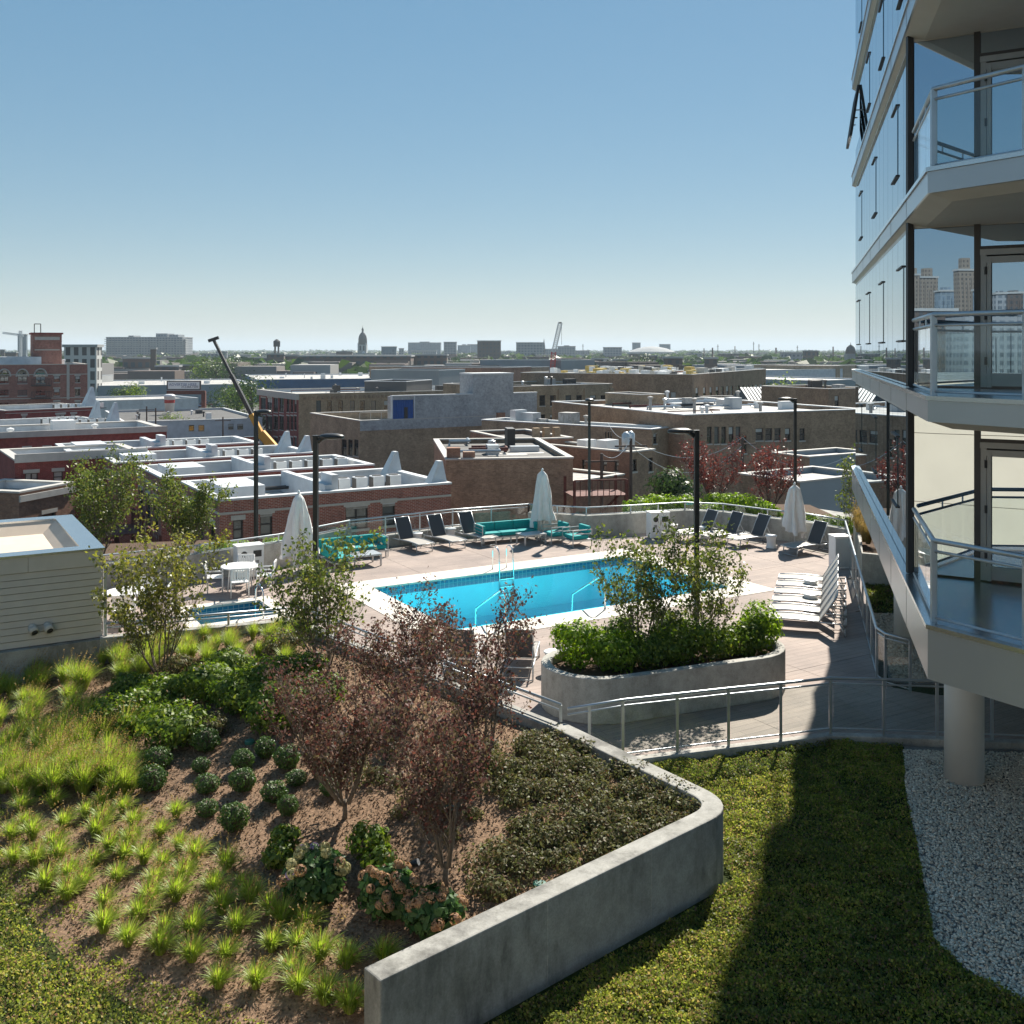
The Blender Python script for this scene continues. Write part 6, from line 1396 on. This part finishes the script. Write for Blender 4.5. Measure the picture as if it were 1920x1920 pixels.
shed_block('grey colonnaded warehouse right of the office block', 163,212,706,330,30,'stone_far','membrane_grey')
shed_block('flat white roofed store far right', 1460,1520,686,420,40,'grey_wall','membrane'); shed_block('orange walled store by the tower edge', 1570,1630,686,400,40,'brick_tan','membrane_grey'); shed_block('low white warehouse right of the trees', 1530,1640,714,270,50,'grey_wall','membrane'); shed_block('white long store roof far right', 1440,1580,694,380,30,'white_paint','membrane')
shed_block('dark brick hall in the middle distance', 960,1030,690,330,60,'brick_brown','tar'); shed_block('glass sided hall in the middle distance', 1052,1115,676,420,40,'far_glass','membrane_grey'); shed_block('brown brick penthouse left of the factory', 940,996,690,260,30,'brick_rust','tar'); shed_block('grey rooftop house beside the painted wall', 823,872,695,240,18,'stone_far','tar')
shed_block('dark clad rooftop hall above the corner warehouse', 762,810,716,176,8,'far_dark','tar')
# billboard
bb_ = thing('billboard','white advertising billboard on a brown steel post above the garage','billboard',(*W(345,205),GROUND), R(3)); s = 205/F
wB = 63*s; zb, zt = Zp(731,205)-GROUND, Zp(714,205)-GROUND
MB().bar((wB*.58,0,0),(wB*.58,0,zb-.3),.8).build('post', M['wood_red'], bb_); MB().box(-wB/2,wB*.62,-.3,.3,zb-.9,zb-.15).build('beam', M['wood_red'], bb_)
MB().box(-wB/2,wB/2,-.2,.2,zb,zt).build('frame', M['frame_dark'], bb_); MB().box(-wB/2+.25,wB/2-.25,-.26,-.201,zb+.2,zt-.2).build('panel', M['plastic'], bb_)
def text(body, size, loc, par, mat, name='lettering', ext=.01, sx=1.0):
    cu = bpy.data.curves.new(name,'FONT'); cu.body = body; cu.size = size; cu.extrude = ext; cu.align_x = 'CENTER'; to = bpy.data.objects.new(name, cu); COL.objects.link(to)
    dg = bpy.context.evaluated_depsgraph_get(); me = bpy.data.meshes.new_from_object(to.evaluated_get(dg)); bpy.data.objects.remove(to); o = mobj(name, me, mat, par); o.location = loc; o.rotation_euler = (R(90),0,0); o.scale = (sx,1,1); return o
M['blue_ink'] = simple('blue_lettering',(.10,.14,.30),.6); M['dark_ink'] = simple('dark_lettering',(.03,.04,.07),.6)
text('ADVERTISE HERE', .72, (-.15,-.27,zt-.98), bb_, M['blue_ink']); text('312.666.7200', .62, (1.2,-.27,zb+.42), bb_, M['dark_ink'])
# giant paper cup sign
cp_ = thing('cup_sign','giant white paper cup standing on the garage roof','roof sign',(*W(318,190),Zp(772,190))); s = 190/F; hC = 33*s
MB().lathe([(8.0*s,0),(10.0*s,hC*.84),(10.6*s,hC*.86),(10.4*s,hC*.93),(6*s,hC)],28).build('cup', M['plastic'], cp_, True); MB().lathe([(9.25*s,hC*.50),(9.62*s,hC*.68)],28,cap=False).build('red_band', M['red_paint'], cp_, True)
# mobile crane: telescopic boom raised beside the corner warehouse
A_, B_ = Vector((*W(489,150),Zp(812,150))), Vector((*W(401,152),Zp(638,152))); mc = thing('mobile_crane','yellow mobile crane with long dark telescopic boom raised to the left','crane',(A_.x,A_.y,GROUND))
o_ = Vector((A_.x,A_.y,GROUND)); a_, b_ = A_-o_, B_-o_
MB().bar(a_,a_.lerp(b_,.20),.6,.75).build('lower_boom', M['yellow'], mc); MB().bar(a_.lerp(b_,.18),a_.lerp(b_,.62),.45,.55).build('middle_boom', M['dark_metal'], mc); MB().bar(a_.lerp(b_,.6),b_,.32,.38).build('upper_boom', M['dark_metal'], mc)
MB().bar(b_+Vector((-.8,0,-.1)),b_+Vector((.7,0,.4)),.4,.45).build('boom_head', M['dark_metal'], mc); MB().box(a_.x-4,a_.x+5,-1.3,1.3,1.0,2.2).build('carrier', M['yellow'], mc); MB().bar(Vector((a_.x+2,0,2.2)),a_,1.2,1.2).build('slew_frame', M['yellow'], mc); MB().box(a_.x-2.2,a_.x-.2,-1.3,-.2,2.2,4.0).build('cab', M['pane'], mc)
for k in range(4):
    for s_ in (-1,1): MB().tube([(-2+k*2,s_*1.6,.75),(-2+k*2,s_*2.1,.75)],.75,14).build('wheel', M['dark_metal'], mc)
# lattice crane on the skyline
def lattice(mb, a, b, w, n, r):
    a, b = Vector(a), Vector(b); d = (b-a).normalized(); sx = d.cross(Vector((0,1,0))).normalized()*w/2; sy = Vector((0,1,0))*w/2; c = [sx+sy,sx-sy,-sx-sy,-sx+sy]
    for q in c: mb.bar(a+q,b+q,r)
    for k in range(n):
        p, q = a.lerp(b,k/n), a.lerp(b,(k+1)/n)
        for i in range(4): mb.bar(p+c[i],q+c[(i+1)%4],r*.7)
lc = thing('lattice_crane','red and white lattice boom crane on the skyline','crane',(*W(1034,420),GROUND)); Z = lambda y: Zp(y,420)-GROUND; s = 420/F
mb = MB(); lattice(mb,(0,0,1),(4*s,0,Z(660)),1.8,14,.32); mb.build('lower_lattice', M['red_paint'], lc); mb = MB(); lattice(mb,(4*s,0,Z(660)),(16.5*s,0,Z(605)),1.5,14,.3); mb.build('upper_lattice', M['alu'], lc); MB().box(14.5*s,19*s,-.7,.7,Z(606),Z(604)).build('head', M['dark_metal'], lc); MB().bar((19*s,0,Z(605)),(19*s,0,Z(646)),.12).build('hoist_rope', M['dark_metal'], lc); MB().box(-3,3,-2,2,0,3).build('carrier', M['red_paint'], lc)
# water tank tower, church, skyline blocks
wt = thing('water_tower','dark water tank on legs above the factory roofs','water tower',(*W(519,600),GROUND)); Z = lambda y: Zp(y,600)-GROUND; s = 600/F
MB().lathe([(6.2*s,Z(650)),(6.4*s,Z(641)),(6.4*s,Z(640)),(0.5,Z(636))],20).build('tank', M['far_dark'], wt)
for k in range(4): a = math.pi/4+k*math.pi/2; MB().bar((5*s*math.cos(a),5*s*math.sin(a),0),(4.4*s*math.cos(a),4.4*s*math.sin(a),Z(650)),.5).build('leg', M['far_dark'], wt)
cy = 1100; chh = thing('domed_church','church with a tall domed bell tower on the skyline','church',(*W(680,cy),GROUND)); Z = lambda y: Zp(y,cy)-GROUND; s = cy/F
MB().box(-8*s,8*s,-8*s,8*s,0,Z(646)).build('bell_tower', M['stone_far'], chh); 
for sx_ in (-1,1): MB().box(sx_*7.2*s-1*s,sx_*7.2*s+1*s,-8.6*s,-7*s,Z(660),Z(643)).build('corner_pier', M['stone_far'], chh)
MB().lathe([(8.4*s,Z(646)),(8.0*s,Z(637)),(8.2*s,Z(636)),(7*s,Z(630)),(4.6*s,Z(625.5)),(2*s,Z(623))],20).build('dome', M['far_dark'], chh, True); MB().lathe([(1.8*s,Z(623)),(1.8*s,Z(619)),(2.3*s,Z(618)),(.4*s,Z(614)),(.15*s,Z(610))],10).build('lantern', M['far_dark'], chh)
for sx_ in (-3.2,3.2): MB().box(sx_*s-1.4*s,sx_*s+1.4*s,-8.2*s,-8.02*s,Z(657),Z(648)).build('belfry_opening', M['frame_dark'], chh)
MB().box(-60*s,25*s,-14*s,14*s,0,Z(662)).build('nave', M['stone_far'], chh); MB().add([(-6*s,-9*s,Z(667)),(12*s,-9*s,Z(667)),(3*s,-9*s,Z(658)),(3*s,12*s,Z(658)),(-6*s,12*s,Z(667)),(12*s,12*s,Z(667))],[(0,1,2),(0,2,3,4),(2,1,5,3)]).build('gable', M['white_paint'], chh)
def grid_mat(name, wall, glass, fw, fh, mort):
    m, t, p = nt(name); p.inputs['Roughness'].default_value = .8; tc = t.nodes.new('ShaderNodeTexCoord'); sp = t.nodes.new('ShaderNodeSeparateXYZ'); t.links.new(tc.outputs['Object'], sp.inputs[0])
    ad = t.nodes.new('ShaderNodeMath'); t.links.new(sp.outputs[0],ad.inputs[0]); t.links.new(sp.outputs[1],ad.inputs[1]); cb = t.nodes.new('ShaderNodeCombineXYZ'); t.links.new(ad.outputs[0],cb.inputs[0]); t.links.new(sp.outputs[2],cb.inputs[1])
    b = t.nodes.new('ShaderNodeTexBrick'); b.offset = 0; t.links.new(cb.outputs[0],b.inputs['Vector']); b.inputs['Scale'].default_value = 1; b.inputs['Brick Width'].default_value = fw; b.inputs['Row Height'].default_value = fh; b.inputs['Mortar Size'].default_value = mort
    b.inputs['Color1'].default_value = (*glass,1); b.inputs['Color2'].default_value = (*sc3(glass,1.5),1); b.inputs['Mortar'].default_value = (*wall,1); t.links.new(b.outputs[0],p.inputs['Base Color']); return m
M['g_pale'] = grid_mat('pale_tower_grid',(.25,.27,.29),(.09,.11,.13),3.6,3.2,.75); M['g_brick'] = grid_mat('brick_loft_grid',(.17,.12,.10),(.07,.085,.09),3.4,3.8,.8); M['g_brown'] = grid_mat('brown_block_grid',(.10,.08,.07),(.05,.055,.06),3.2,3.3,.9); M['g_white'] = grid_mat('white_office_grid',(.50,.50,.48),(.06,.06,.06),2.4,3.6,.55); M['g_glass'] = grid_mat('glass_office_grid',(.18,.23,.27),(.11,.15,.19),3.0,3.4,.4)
def block(label, x0, x1, yt, Y, mat, depth=None, top=None, name='distant_building', cat='building', extra=()):
    s = Y/F; w = (x1-x0)*s; r = thing(name,label,cat,(*W((x0+x1)/2,Y),GROUND)); d = depth or min(w*.35,30)
    MB().box(-w/2,w/2,0,d,0,Zp(yt,Y)-GROUND).build('wall', M[mat], r); zt = Zp(yt,Y)-GROUND
    MB().box(-w/2-.4,w/2+.4,-.4,d+.4,zt,zt+.8).build('roof_edge', M['stone_far'], r)
    for (a,b,y) in extra: MB().box((a-(x0+x1)/2)*s,(b-(x0+x1)/2)*s,d*.2,d*.8,zt+.8,Zp(y,Y)-GROUND).build('penthouse', M[mat if mat.startswith('g_') else 'stone_far'], r)
    return r
b = block('grey unfinished high rise with tower crane at far left',33,49,628,900,'far_glass')
tc_ = thing('tower_crane','thin tower crane over the unfinished high rise','crane',(*W(38.5,890),GROUND)); Z = lambda y: Zp(y,890)-GROUND; s = 890/F; mb = MB(); lattice(mb,(0,0,0),(0,0,Z(620)),1.6,20,.45); mb.build('mast', M['alu'], tc_); mb = MB(); lattice(mb,(-33*s,0,Z(624)),(6*s,0,Z(629)),1.4,20,.4); mb.build('jib', M['alu'], tc_)
block('white gridded office block beside the stair tower',120,181,651,300,'g_white',4,extra=((130,158,646),))
ap = block('long pale apartment slab with stacked balconies',199,342,633,1250,'g_pale',40,extra=((236,246,629),(288,310,625),(312,330,627)),name='apartment_slab',cat='apartment block'); s = 1250/F; fh = (Zp(633,1250)-GROUND-5)/10
for k in range(9):
    x = (207+k*16.2-270.5)*s
    for q in range(10): MB().box(x-4.2,x+4.2,-1.8,-.02,5+q*fh,5+q*fh+.9).build('balcony', M['stone_far'], ap)
for k in range(10): MB().box(-71.5*s-3,-71.5*s-.02,2,14,5+k*fh,5.8+k*fh).build('balcony', M['stone_far'], ap); MB().box(71.5*s+.02,71.5*s+3,2,14,5+k*fh,5.8+k*fh).build('balcony', M['stone_far'], ap)
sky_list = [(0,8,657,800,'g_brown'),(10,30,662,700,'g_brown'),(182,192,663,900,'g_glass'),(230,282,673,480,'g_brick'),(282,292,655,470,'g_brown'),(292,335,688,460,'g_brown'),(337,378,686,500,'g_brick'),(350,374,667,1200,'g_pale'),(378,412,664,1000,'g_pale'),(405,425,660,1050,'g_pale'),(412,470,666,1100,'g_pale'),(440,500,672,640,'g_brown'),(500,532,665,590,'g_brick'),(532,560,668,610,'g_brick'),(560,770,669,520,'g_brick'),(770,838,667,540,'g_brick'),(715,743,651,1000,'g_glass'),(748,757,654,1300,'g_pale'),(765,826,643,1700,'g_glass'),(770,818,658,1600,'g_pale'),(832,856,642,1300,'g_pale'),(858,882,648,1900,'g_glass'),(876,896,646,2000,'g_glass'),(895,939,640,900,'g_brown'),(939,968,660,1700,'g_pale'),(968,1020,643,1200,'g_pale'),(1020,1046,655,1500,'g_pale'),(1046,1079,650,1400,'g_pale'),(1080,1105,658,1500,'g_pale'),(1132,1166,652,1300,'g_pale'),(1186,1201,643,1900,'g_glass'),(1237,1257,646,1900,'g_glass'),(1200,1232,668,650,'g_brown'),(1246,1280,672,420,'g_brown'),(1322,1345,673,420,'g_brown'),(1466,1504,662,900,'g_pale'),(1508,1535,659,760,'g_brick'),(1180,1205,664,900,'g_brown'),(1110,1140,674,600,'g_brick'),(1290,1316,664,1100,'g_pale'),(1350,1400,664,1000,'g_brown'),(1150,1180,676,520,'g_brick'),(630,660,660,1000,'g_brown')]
where = ['far left edge','far left','left of the apartment slab','below the apartment slab','below the apartment slab beside its right end','below the apartment slab on the right','behind the crane boom']
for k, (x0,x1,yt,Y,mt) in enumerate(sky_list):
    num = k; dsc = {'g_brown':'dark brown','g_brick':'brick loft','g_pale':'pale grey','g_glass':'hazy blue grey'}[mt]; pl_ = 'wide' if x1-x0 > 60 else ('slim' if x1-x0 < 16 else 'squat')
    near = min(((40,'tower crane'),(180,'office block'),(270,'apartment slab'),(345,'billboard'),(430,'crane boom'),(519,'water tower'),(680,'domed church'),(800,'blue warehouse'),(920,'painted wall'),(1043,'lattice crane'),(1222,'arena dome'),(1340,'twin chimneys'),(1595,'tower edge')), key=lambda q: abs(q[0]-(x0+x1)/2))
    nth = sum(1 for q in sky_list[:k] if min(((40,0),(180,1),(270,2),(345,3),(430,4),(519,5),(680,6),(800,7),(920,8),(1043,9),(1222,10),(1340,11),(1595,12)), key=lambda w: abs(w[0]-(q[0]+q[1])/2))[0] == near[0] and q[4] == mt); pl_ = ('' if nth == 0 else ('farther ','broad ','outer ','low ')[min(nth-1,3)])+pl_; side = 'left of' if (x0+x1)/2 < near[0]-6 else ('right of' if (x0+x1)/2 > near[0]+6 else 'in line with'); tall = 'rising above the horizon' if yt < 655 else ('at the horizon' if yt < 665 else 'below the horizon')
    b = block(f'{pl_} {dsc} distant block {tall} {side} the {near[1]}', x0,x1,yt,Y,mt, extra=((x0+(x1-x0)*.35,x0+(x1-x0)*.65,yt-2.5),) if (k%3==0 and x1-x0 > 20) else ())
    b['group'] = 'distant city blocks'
# roofs of the arena, chimneys, spires, masts
ar = thing('arena','low arena with white curved roof on the horizon','arena',(*W(1222,1700),GROUND)); s = 1700/F; Z = lambda y: Zp(y,1700)-GROUND
MB().lathe([(46*s,0),(46*s,Z(661)),(40*s,Z(658)),(28*s,Z(653.5)),(14*s,Z(650.5)),(1,Z(649.5))],36).build('dome_roof', M['stone_far'], ar); MB().lathe([(46.6*s,0),(46.6*s,Z(660))],36).build('drum_wall', M['stone_far'], ar)
for px,yt,Y,w,lab in ((1320,653,1100,2.2,'short brick chimney left of the twin chimneys'),(1336,652,900,3.4,'thick brick chimney of the twin chimneys'),(1378,649,1300,2.0,'slim chimney right of the twin chimneys'),(1562,650,1000,3,'chimney stack near the tower edge'),(1455,652,1400,4,'small twin stack on the far right horizon')):
    o = MB().lathe([(w*Y/F/2,0),(w*Y/F/2*.8,Zp(yt,Y)-GROUND)],12).build('chimney_stack', M['brick_far'], loc=(*W(px,Y),GROUND)); tag(o,lab,'chimney')
o = MB().lathe([(2.2*1500/F,0),(2.2*1500/F,Zp(650,1500)-GROUND),(.05,Zp(634,1500)-GROUND)],8).build('church_spire', M['far_dark'], loc=(*W(1020,1500),GROUND)); tag(o,'thin dark church spire beside the pale block','spire')
gd = thing('domed_tower','green domed tower just left of the glass tower edge','domed tower',(*W(1595,700),GROUND)); s = 700/F; Z = lambda y: Zp(y,700)-GROUND
MB().box(-9*s,9*s,-9*s,9*s,0,Z(663)).build('tower_body', M['far_glass'], gd); MB().lathe([(9.5*s,Z(663)),(9.2*s,Z(657)),(7*s,Z(651)),(3*s,Z(647.5)),(.6*s,Z(646)),(.3*s,Z(642))],16).build('dome', M['far_dark'], gd, True)
for px,yt,lab in ((1346,646,'thin radio mast right of the thick chimney'),(1413,641,'tallest radio mast on the right horizon'),(1423,645,'radio mast beside the tallest mast'),(1495,648,'radio mast on the far right horizon'),(1093,645,'tall light mast right of the lattice crane')):
    o = MB().bar((0,0,0),(0,0,Zp(yt,1500)-GROUND),.8).bar((-1.5,0,Zp(yt,1500)-GROUND-3),(1.5,0,Zp(yt,1500)-GROUND-3),.5).build('radio_mast', M['far_dark'], loc=(*W(px,1500),GROUND)); tag(o,lab,'mast')
# ------------------------------------------------------------------ what the tower glass reflects: the beige wing below the camera and towers behind
M['beige'] = simple('beige_panel',(.74,.61,.46),.75,0,.04,1)
wg = thing('beige_wing','beige panelled wing mirrored in the lower tower windows','building',(0,0,0)); dl = Vector((.87,-.5)); nl = Vector((.5,.87)); c0 = Vector((0,-1.6))
for k in range(-6,7):
    for zz in ((-.1,2.1),(2.12,4.4),(4.42,6.1)):
        a, b = c0+dl*(k*2.4+.01), c0+dl*((k+1)*2.4-.01); q = [tuple(a),tuple(b),tuple(b-nl*.08),tuple(a-nl*.08)]; q = q if area(q)>0 else q[::-1]; MB().prism(q,*zz).build('wall_panel', M['beige'], wg)
a, b = c0-dl*14.4-nl*.09, c0+dl*16.8-nl*.09; q = [tuple(a),tuple(b),tuple(b-nl*12),tuple(a-nl*12)]; q = q if area(q)>0 else q[::-1]; MB().prism(q,GROUND,6.05).build('core', M['frame_dark'], wg); MB().prism(q,6.055,6.2).build('roof', M['membrane'], wg)
M['g_sky'] = grid_mat('high_rise_grid',(.20,.17,.14),(.06,.055,.05),2.4,2.8,.75)
def mirrored(px, py):
    """direction in which the balcony wall mirrors the sight line of a pixel, and the point on the wall"""
    d = Vector(((px-CX)/F, 1, -(py-HY)/F)); n3 = Vector((n2.x,n2.y,0)); t = (Vector((PM.x,PM.y,EYE))-Vector((0,0,EYE))).dot(n3)/d.dot(n3); p = Vector((0,0,EYE))+d*t
    return p, d-2*d.dot(n3)*n3
def behind(label, x0, x1, yt, dist, mat, step=None):
    pa, ra = mirrored(x0,yt); pb, rb = mirrored(x1,yt); A = pa+ra*dist; B = pb+rb*dist; c = (A+B)/2; w = max(6,(A-B).length); h = c.z-GROUND; k = Vector((A.x-B.x,A.y-B.y))
    r = thing('high_rise',label,'high rise',(c.x,c.y,GROUND),math.atan2(k.y,k.x)); MB().box(-w/2,w/2,-w*.4,w*.4,0,h).build('wall', M[mat], r); MB().box(-w/2-.5,w/2+.5,-w*.4-.5,w*.4+.5,h,h+1.2).build('roof_edge', M['stone_far'], r)
    for q in range(4): MB().box(-w/2+w*q/4+.3,-w/2+w*q/4+w*.12,-w*.46,w*.46,0,h-4*q%9).build('bay', M[mat], r)
    if step: MB().box(-w*.25,w*.25,-w*.25,w*.25,h+1.2,h+step).build('crown_block', M[mat], r)
behind('stone high rise mirrored at the left of the balcony window',1704,1722,517,650,'g_sky',5); behind('stepped stone high rise mirrored next to the left one',1722,1753,522,700,'g_sky',7); behind('dark glass tower mirrored low in the balcony window',1757,1786,548,640,'g_glass',3)
behind('tall stone high rise mirrored in the middle of the balcony window',1793,1824,508,620,'g_sky',8); behind('white edged glass block mirrored beside the mullion',1828,1846,545,560,'g_glass',2); behind('dark slab mirrored in the balcony door',1884,1914,552,600,'g_brown',2); behind('pale block mirrored at the door frame',1866,1882,552,560,'g_pale',2)
behind('low brown block mirrored below the high rises',1700,1780,585,420,'g_brown'); behind('low grey block mirrored below the door',1790,1900,592,400,'g_pale')
# ------------------------------------------------------------------ city trees
def crown_tree(name,label,px,Y,ybase,H,w,n,size,seed,mat='lf_far',group='city trees',z=None):
    z = GROUND if z is None else z; r = thing(name,label,'tree',(*W(px,Y),z),0,group); g = random.Random(seed); MB().tube([(0,0,0),(.1,0,H*.35),(0,.1,H*.7)],[w*.05,w*.04,w*.02],7).build('trunk',M['bark_dark'],r)
    qs = []
    for k in range(9):
        a = g.uniform(0,6.28); q = g.uniform(.1,.62); hh = H*g.uniform(.40,.86); s = w*g.uniform(.20,.34); qs.append(blob_leaves((w*.5*q*math.cos(a),w*.5*q*math.sin(a),hh),(s,s,s*.8),n//9,size,None,seed*17+k,.35,.7,.3,lump=.5))
    mobj('crown',quads_mesh('crown',np.concatenate(qs),[M[mat]]),None,r); return r
crown_tree('alley_tree','tall dark leafy tree beside the small brick house in the alley',1266,66,0,9.4,5.2,6000,.24,801)
crown_tree('alley_tree','dark tree in front of the tan loft windows',1062,112,0,9.5,7,3500,.35,802)
crown_tree('street_tree','large bright green tree right of the long factory',1505,175,0,11.5,13,4200,.5,803,'lf_green'); crown_tree('street_tree','smaller green tree behind the skylight building',1540,165,0,8.8,9,2400,.45,804,'lf_green'); crown_tree('street_tree','pale green tree at the end of the long factory',1455,200,0,9.5,11,2400,.5,805)
for k,(px,Y,H,w,lab) in enumerate(((445,240,9,12,'green tree behind the crane boom'),(470,235,10,14,'broad green tree beside the corner warehouse'),(425,250,8,10,'green tree left of the crane boom'),(318,178,6,5,'small bright tree in front of the white garage'),(348,176,5,4,'small dark tree in front of the white garage'),(478,180,7,6,'green tree at the corner of the white garage'),(245,280,7,12,'dark bush in front of the grey warehouse left'),(230,282,6,9,'small bush in front of the grey warehouse'),(405,420,12,24,'dark trees right of the brick block'),(385,430,11,20,'dark tree beside the brick block'),(430,440,12,22,'tree behind the boom in the distance'),(878,300,9,12,'green tree behind the painted wall'),(860,320,9,10,'yellow green tree behind the painted wall'),(1190,520,13,24,'round dark tree below the arena'),(12,52,7.4,4.4,'autumn brown tree at the left edge'))):
    crown_tree('street_tree',lab,px,Y,0,H,w,1300,.03*w+.12,820+k, 'blade_tan' if k == 14 else ('lf_green' if k%3==0 else 'lf_far'))
# the far wooded city that reads as one mass: roofs and tree tops to the horizon
g = np.random.default_rng(77); N = 2600; Yd = 450*np.exp(g.random(N)*2.6); Xd = (g.random(N)-.5)*Yd*1.15; pos = []; sz = []
qs = []
for x, y in zip(Xd, Yd):
    n = 16; w = g.uniform(5,11)*(1+y/3000); c = np.array([x,y,GROUND]); d = g.normal(size=(n,3)); d /= np.linalg.norm(d,axis=1)[:,None]; h = g.uniform(4,9); p = c+d*np.array([w,w,h*.5])+np.array([0,0,h*.62]); qs.append(leaf_quads(p, w*.75, .8, .4, int(x*7+y)%100000, out=d*.5))
o = mobj('distant_woods', quads_mesh('distant_woods', np.concatenate(qs), [M['lf_far']]), None); o['kind']='stuff'; o['label']='distant tree tops between the city roofs'
mb = MB(); N = 1500; Yd = 420*np.exp(g.random(N)*2.5); Xd = (g.random(N)-.5)*Yd*1.15
for x, y in zip(Xd, Yd):
    w, d, h = g.uniform(8,22), g.uniform(8,22), g.uniform(5,11); mb.box(float(x),float(x+w),float(y),float(y+d),GROUND,GROUND+float(h))
M['far_roofs'] = leafmat('distant_roofs',[(.10,.09,.085),(.2,.17,.15),(.3,.29,.28),(.45,.44,.42),(.13,.09,.075),(.08,.08,.085)],0,.9,.1)
o = mb.build('distant_roofs', M['far_roofs']); o['kind']='stuff'; o['label']='distant low rooftops spreading to the horizon'
# parked cars, containers and poles near the garage
def car(label, px, py, col, rz, Y=None):
    x, y = G(px,py,GROUND) if Y is None else W(px,Y); r = thing('parked_car',label,'car',(x,y,GROUND+.01),rz,'cars near the garage'); m = simple('car_paint',col,.3,0,.02,2)
    MB().add([(-2.1,-.85,.3),(2.1,-.85,.3),(2.1,.85,.3),(-2.1,.85,.3),(-2.1,-.88,.8),(2.1,-.88,.78),(2.1,.88,.78),(-2.1,.88,.8)],[(0,1,5,4),(1,2,6,5),(2,3,7,6),(3,0,4,7),(4,5,6,7)]).build('body',m,r,bevel=.1)
    MB().add([(-1.7,-.8,.8),(1.2,-.8,.8),(1.2,.8,.8),(-1.7,.8,.8),(-1.2,-.65,1.4),(.5,-.65,1.4),(.5,.65,1.4),(-1.2,.65,1.4)],[(0,1,5,4),(1,2,6,5),(2,3,7,6),(3,0,4,7)]).build('windows',M['pane'],r); MB().box(-1.2,.5,-.66,.66,1.38,1.44).build('roof',m,r)
    for sx_ in (-1.3,1.3):
        for sy in (-.86,.86): MB().tube([(sx_,sy-.08,.32),(sx_,sy+.08,.32)],.32,12).build('wheel',M['dark_metal'],r)
for px,py,c,rz,lab in ((455,797,(.02,.04,.10),.3,'dark blue parked car right of the excavation'),(470,795,(.05,.07,.1),.3,'grey blue parked car at the corner warehouse'),(440,762,(.4,.4,.4),.1,'silver car on the street by the trees'),(365,765,(.03,.05,.12),0,'blue car in front of the cup'),(350,766,(.4,.42,.45),0,'pale car beside the cup'),(385,762,(.1,.02,.02),0,'dark red car right of the billboard post'),(255,775,(.03,.04,.06),0,'dark car left of the cup lot'),(285,777,(.45,.45,.46),0,'white car in the lot left of the cup'),(205,790,(.4,.4,.42),.2,'pale car behind the fins'),(410,765,(.3,.3,.3),0,'grey car by the street trees')): car(lab,px,py,c,rz)
o = thing('shipping_container','dark blue shipping container beside the maroon townhouse row','container',(*W(313,118),GROUND),.1); MB().box(0,5.6,0,2.4,.1,2.7).build('shell',M['blue_wall'],o); MB().box(5.6,5.66,.1,2.3,.2,2.6).build('doors',M['brick_far'],o)
def pole(label,px,Y,yt):
    r = thing('utility_pole',label,'utility pole',(*W(px,Y),GROUND),.2); h = Zp(yt,Y)-GROUND; MB().tube([(0,0,0),(0,0,h)],[.14,.1],8).build('pole',M['bark_dark'],r); MB().bar((-1.1,0,h-.5),(1.1,0,h-.5),.1).build('cross_arm',M['bark_dark'],r)
    return Vector((*W(px,Y),h+GROUND))
pp = [pole('utility pole beside the small brick house',1183,68,822),pole('utility pole in front of the workshop',1392,76,820),pole('utility pole left of the white garage',275,150,762),pole('utility pole between cup and garage',292,148,765),pole('utility pole at the white garage',418,146,782),pole('utility pole near the slim lamp post',1128,64,850)]
def wire(label,a,b,sag,rad=.018):
    a, b = Vector(a), Vector(b); pts = [a.lerp(b,t)+Vector((0,0,-sag*4*t*(1-t))) for t in [k/14 for k in range(15)]]; o = MB().tube([p-a for p in pts],rad,5).build('overhead_wire',M['alu'],loc=a); tag(o,label,'wire')
wire('upper overhead wire crossing the alley tree',pp[0],pp[1],1.4); wire('lower overhead wire crossing the alley tree',pp[0]+Vector((0,0,-.5)),pp[1]+Vector((0,0,-.6)),1.9); wire('overhead wire between two alley poles',pp[5],pp[0],.7); wire('overhead wire from alley pole to tan building',pp[0]+Vector((0,0,.1)),(*W(1140,95),Zp(792,95)),.6); wire('overhead wire running to the right behind the red trees',pp[1],(*W(1600,70),Zp(850,70)),1.5)
# ------------------------------------------------------------------ haze: one closed box of pale air round everything
hm = bpy.data.materials.new('haze_air'); hm.use_nodes = True; t = hm.node_tree; t.nodes.remove(t.nodes['Principled BSDF'])
pv = t.nodes.new('ShaderNodeVolumePrincipled'); pv.inputs['Color'].default_value = (.74,.86,.96,1); pv.inputs['Density'].default_value = .00013; pv.inputs['Anisotropy'].default_value = .1
t.links.new(pv.outputs[0], t.nodes['Material Output'].inputs['Volume'])
hz = MB().box(-16500,16500,-4500,24500,GROUND-1,140).build('haze', hm); hz['kind'] = 'stuff'
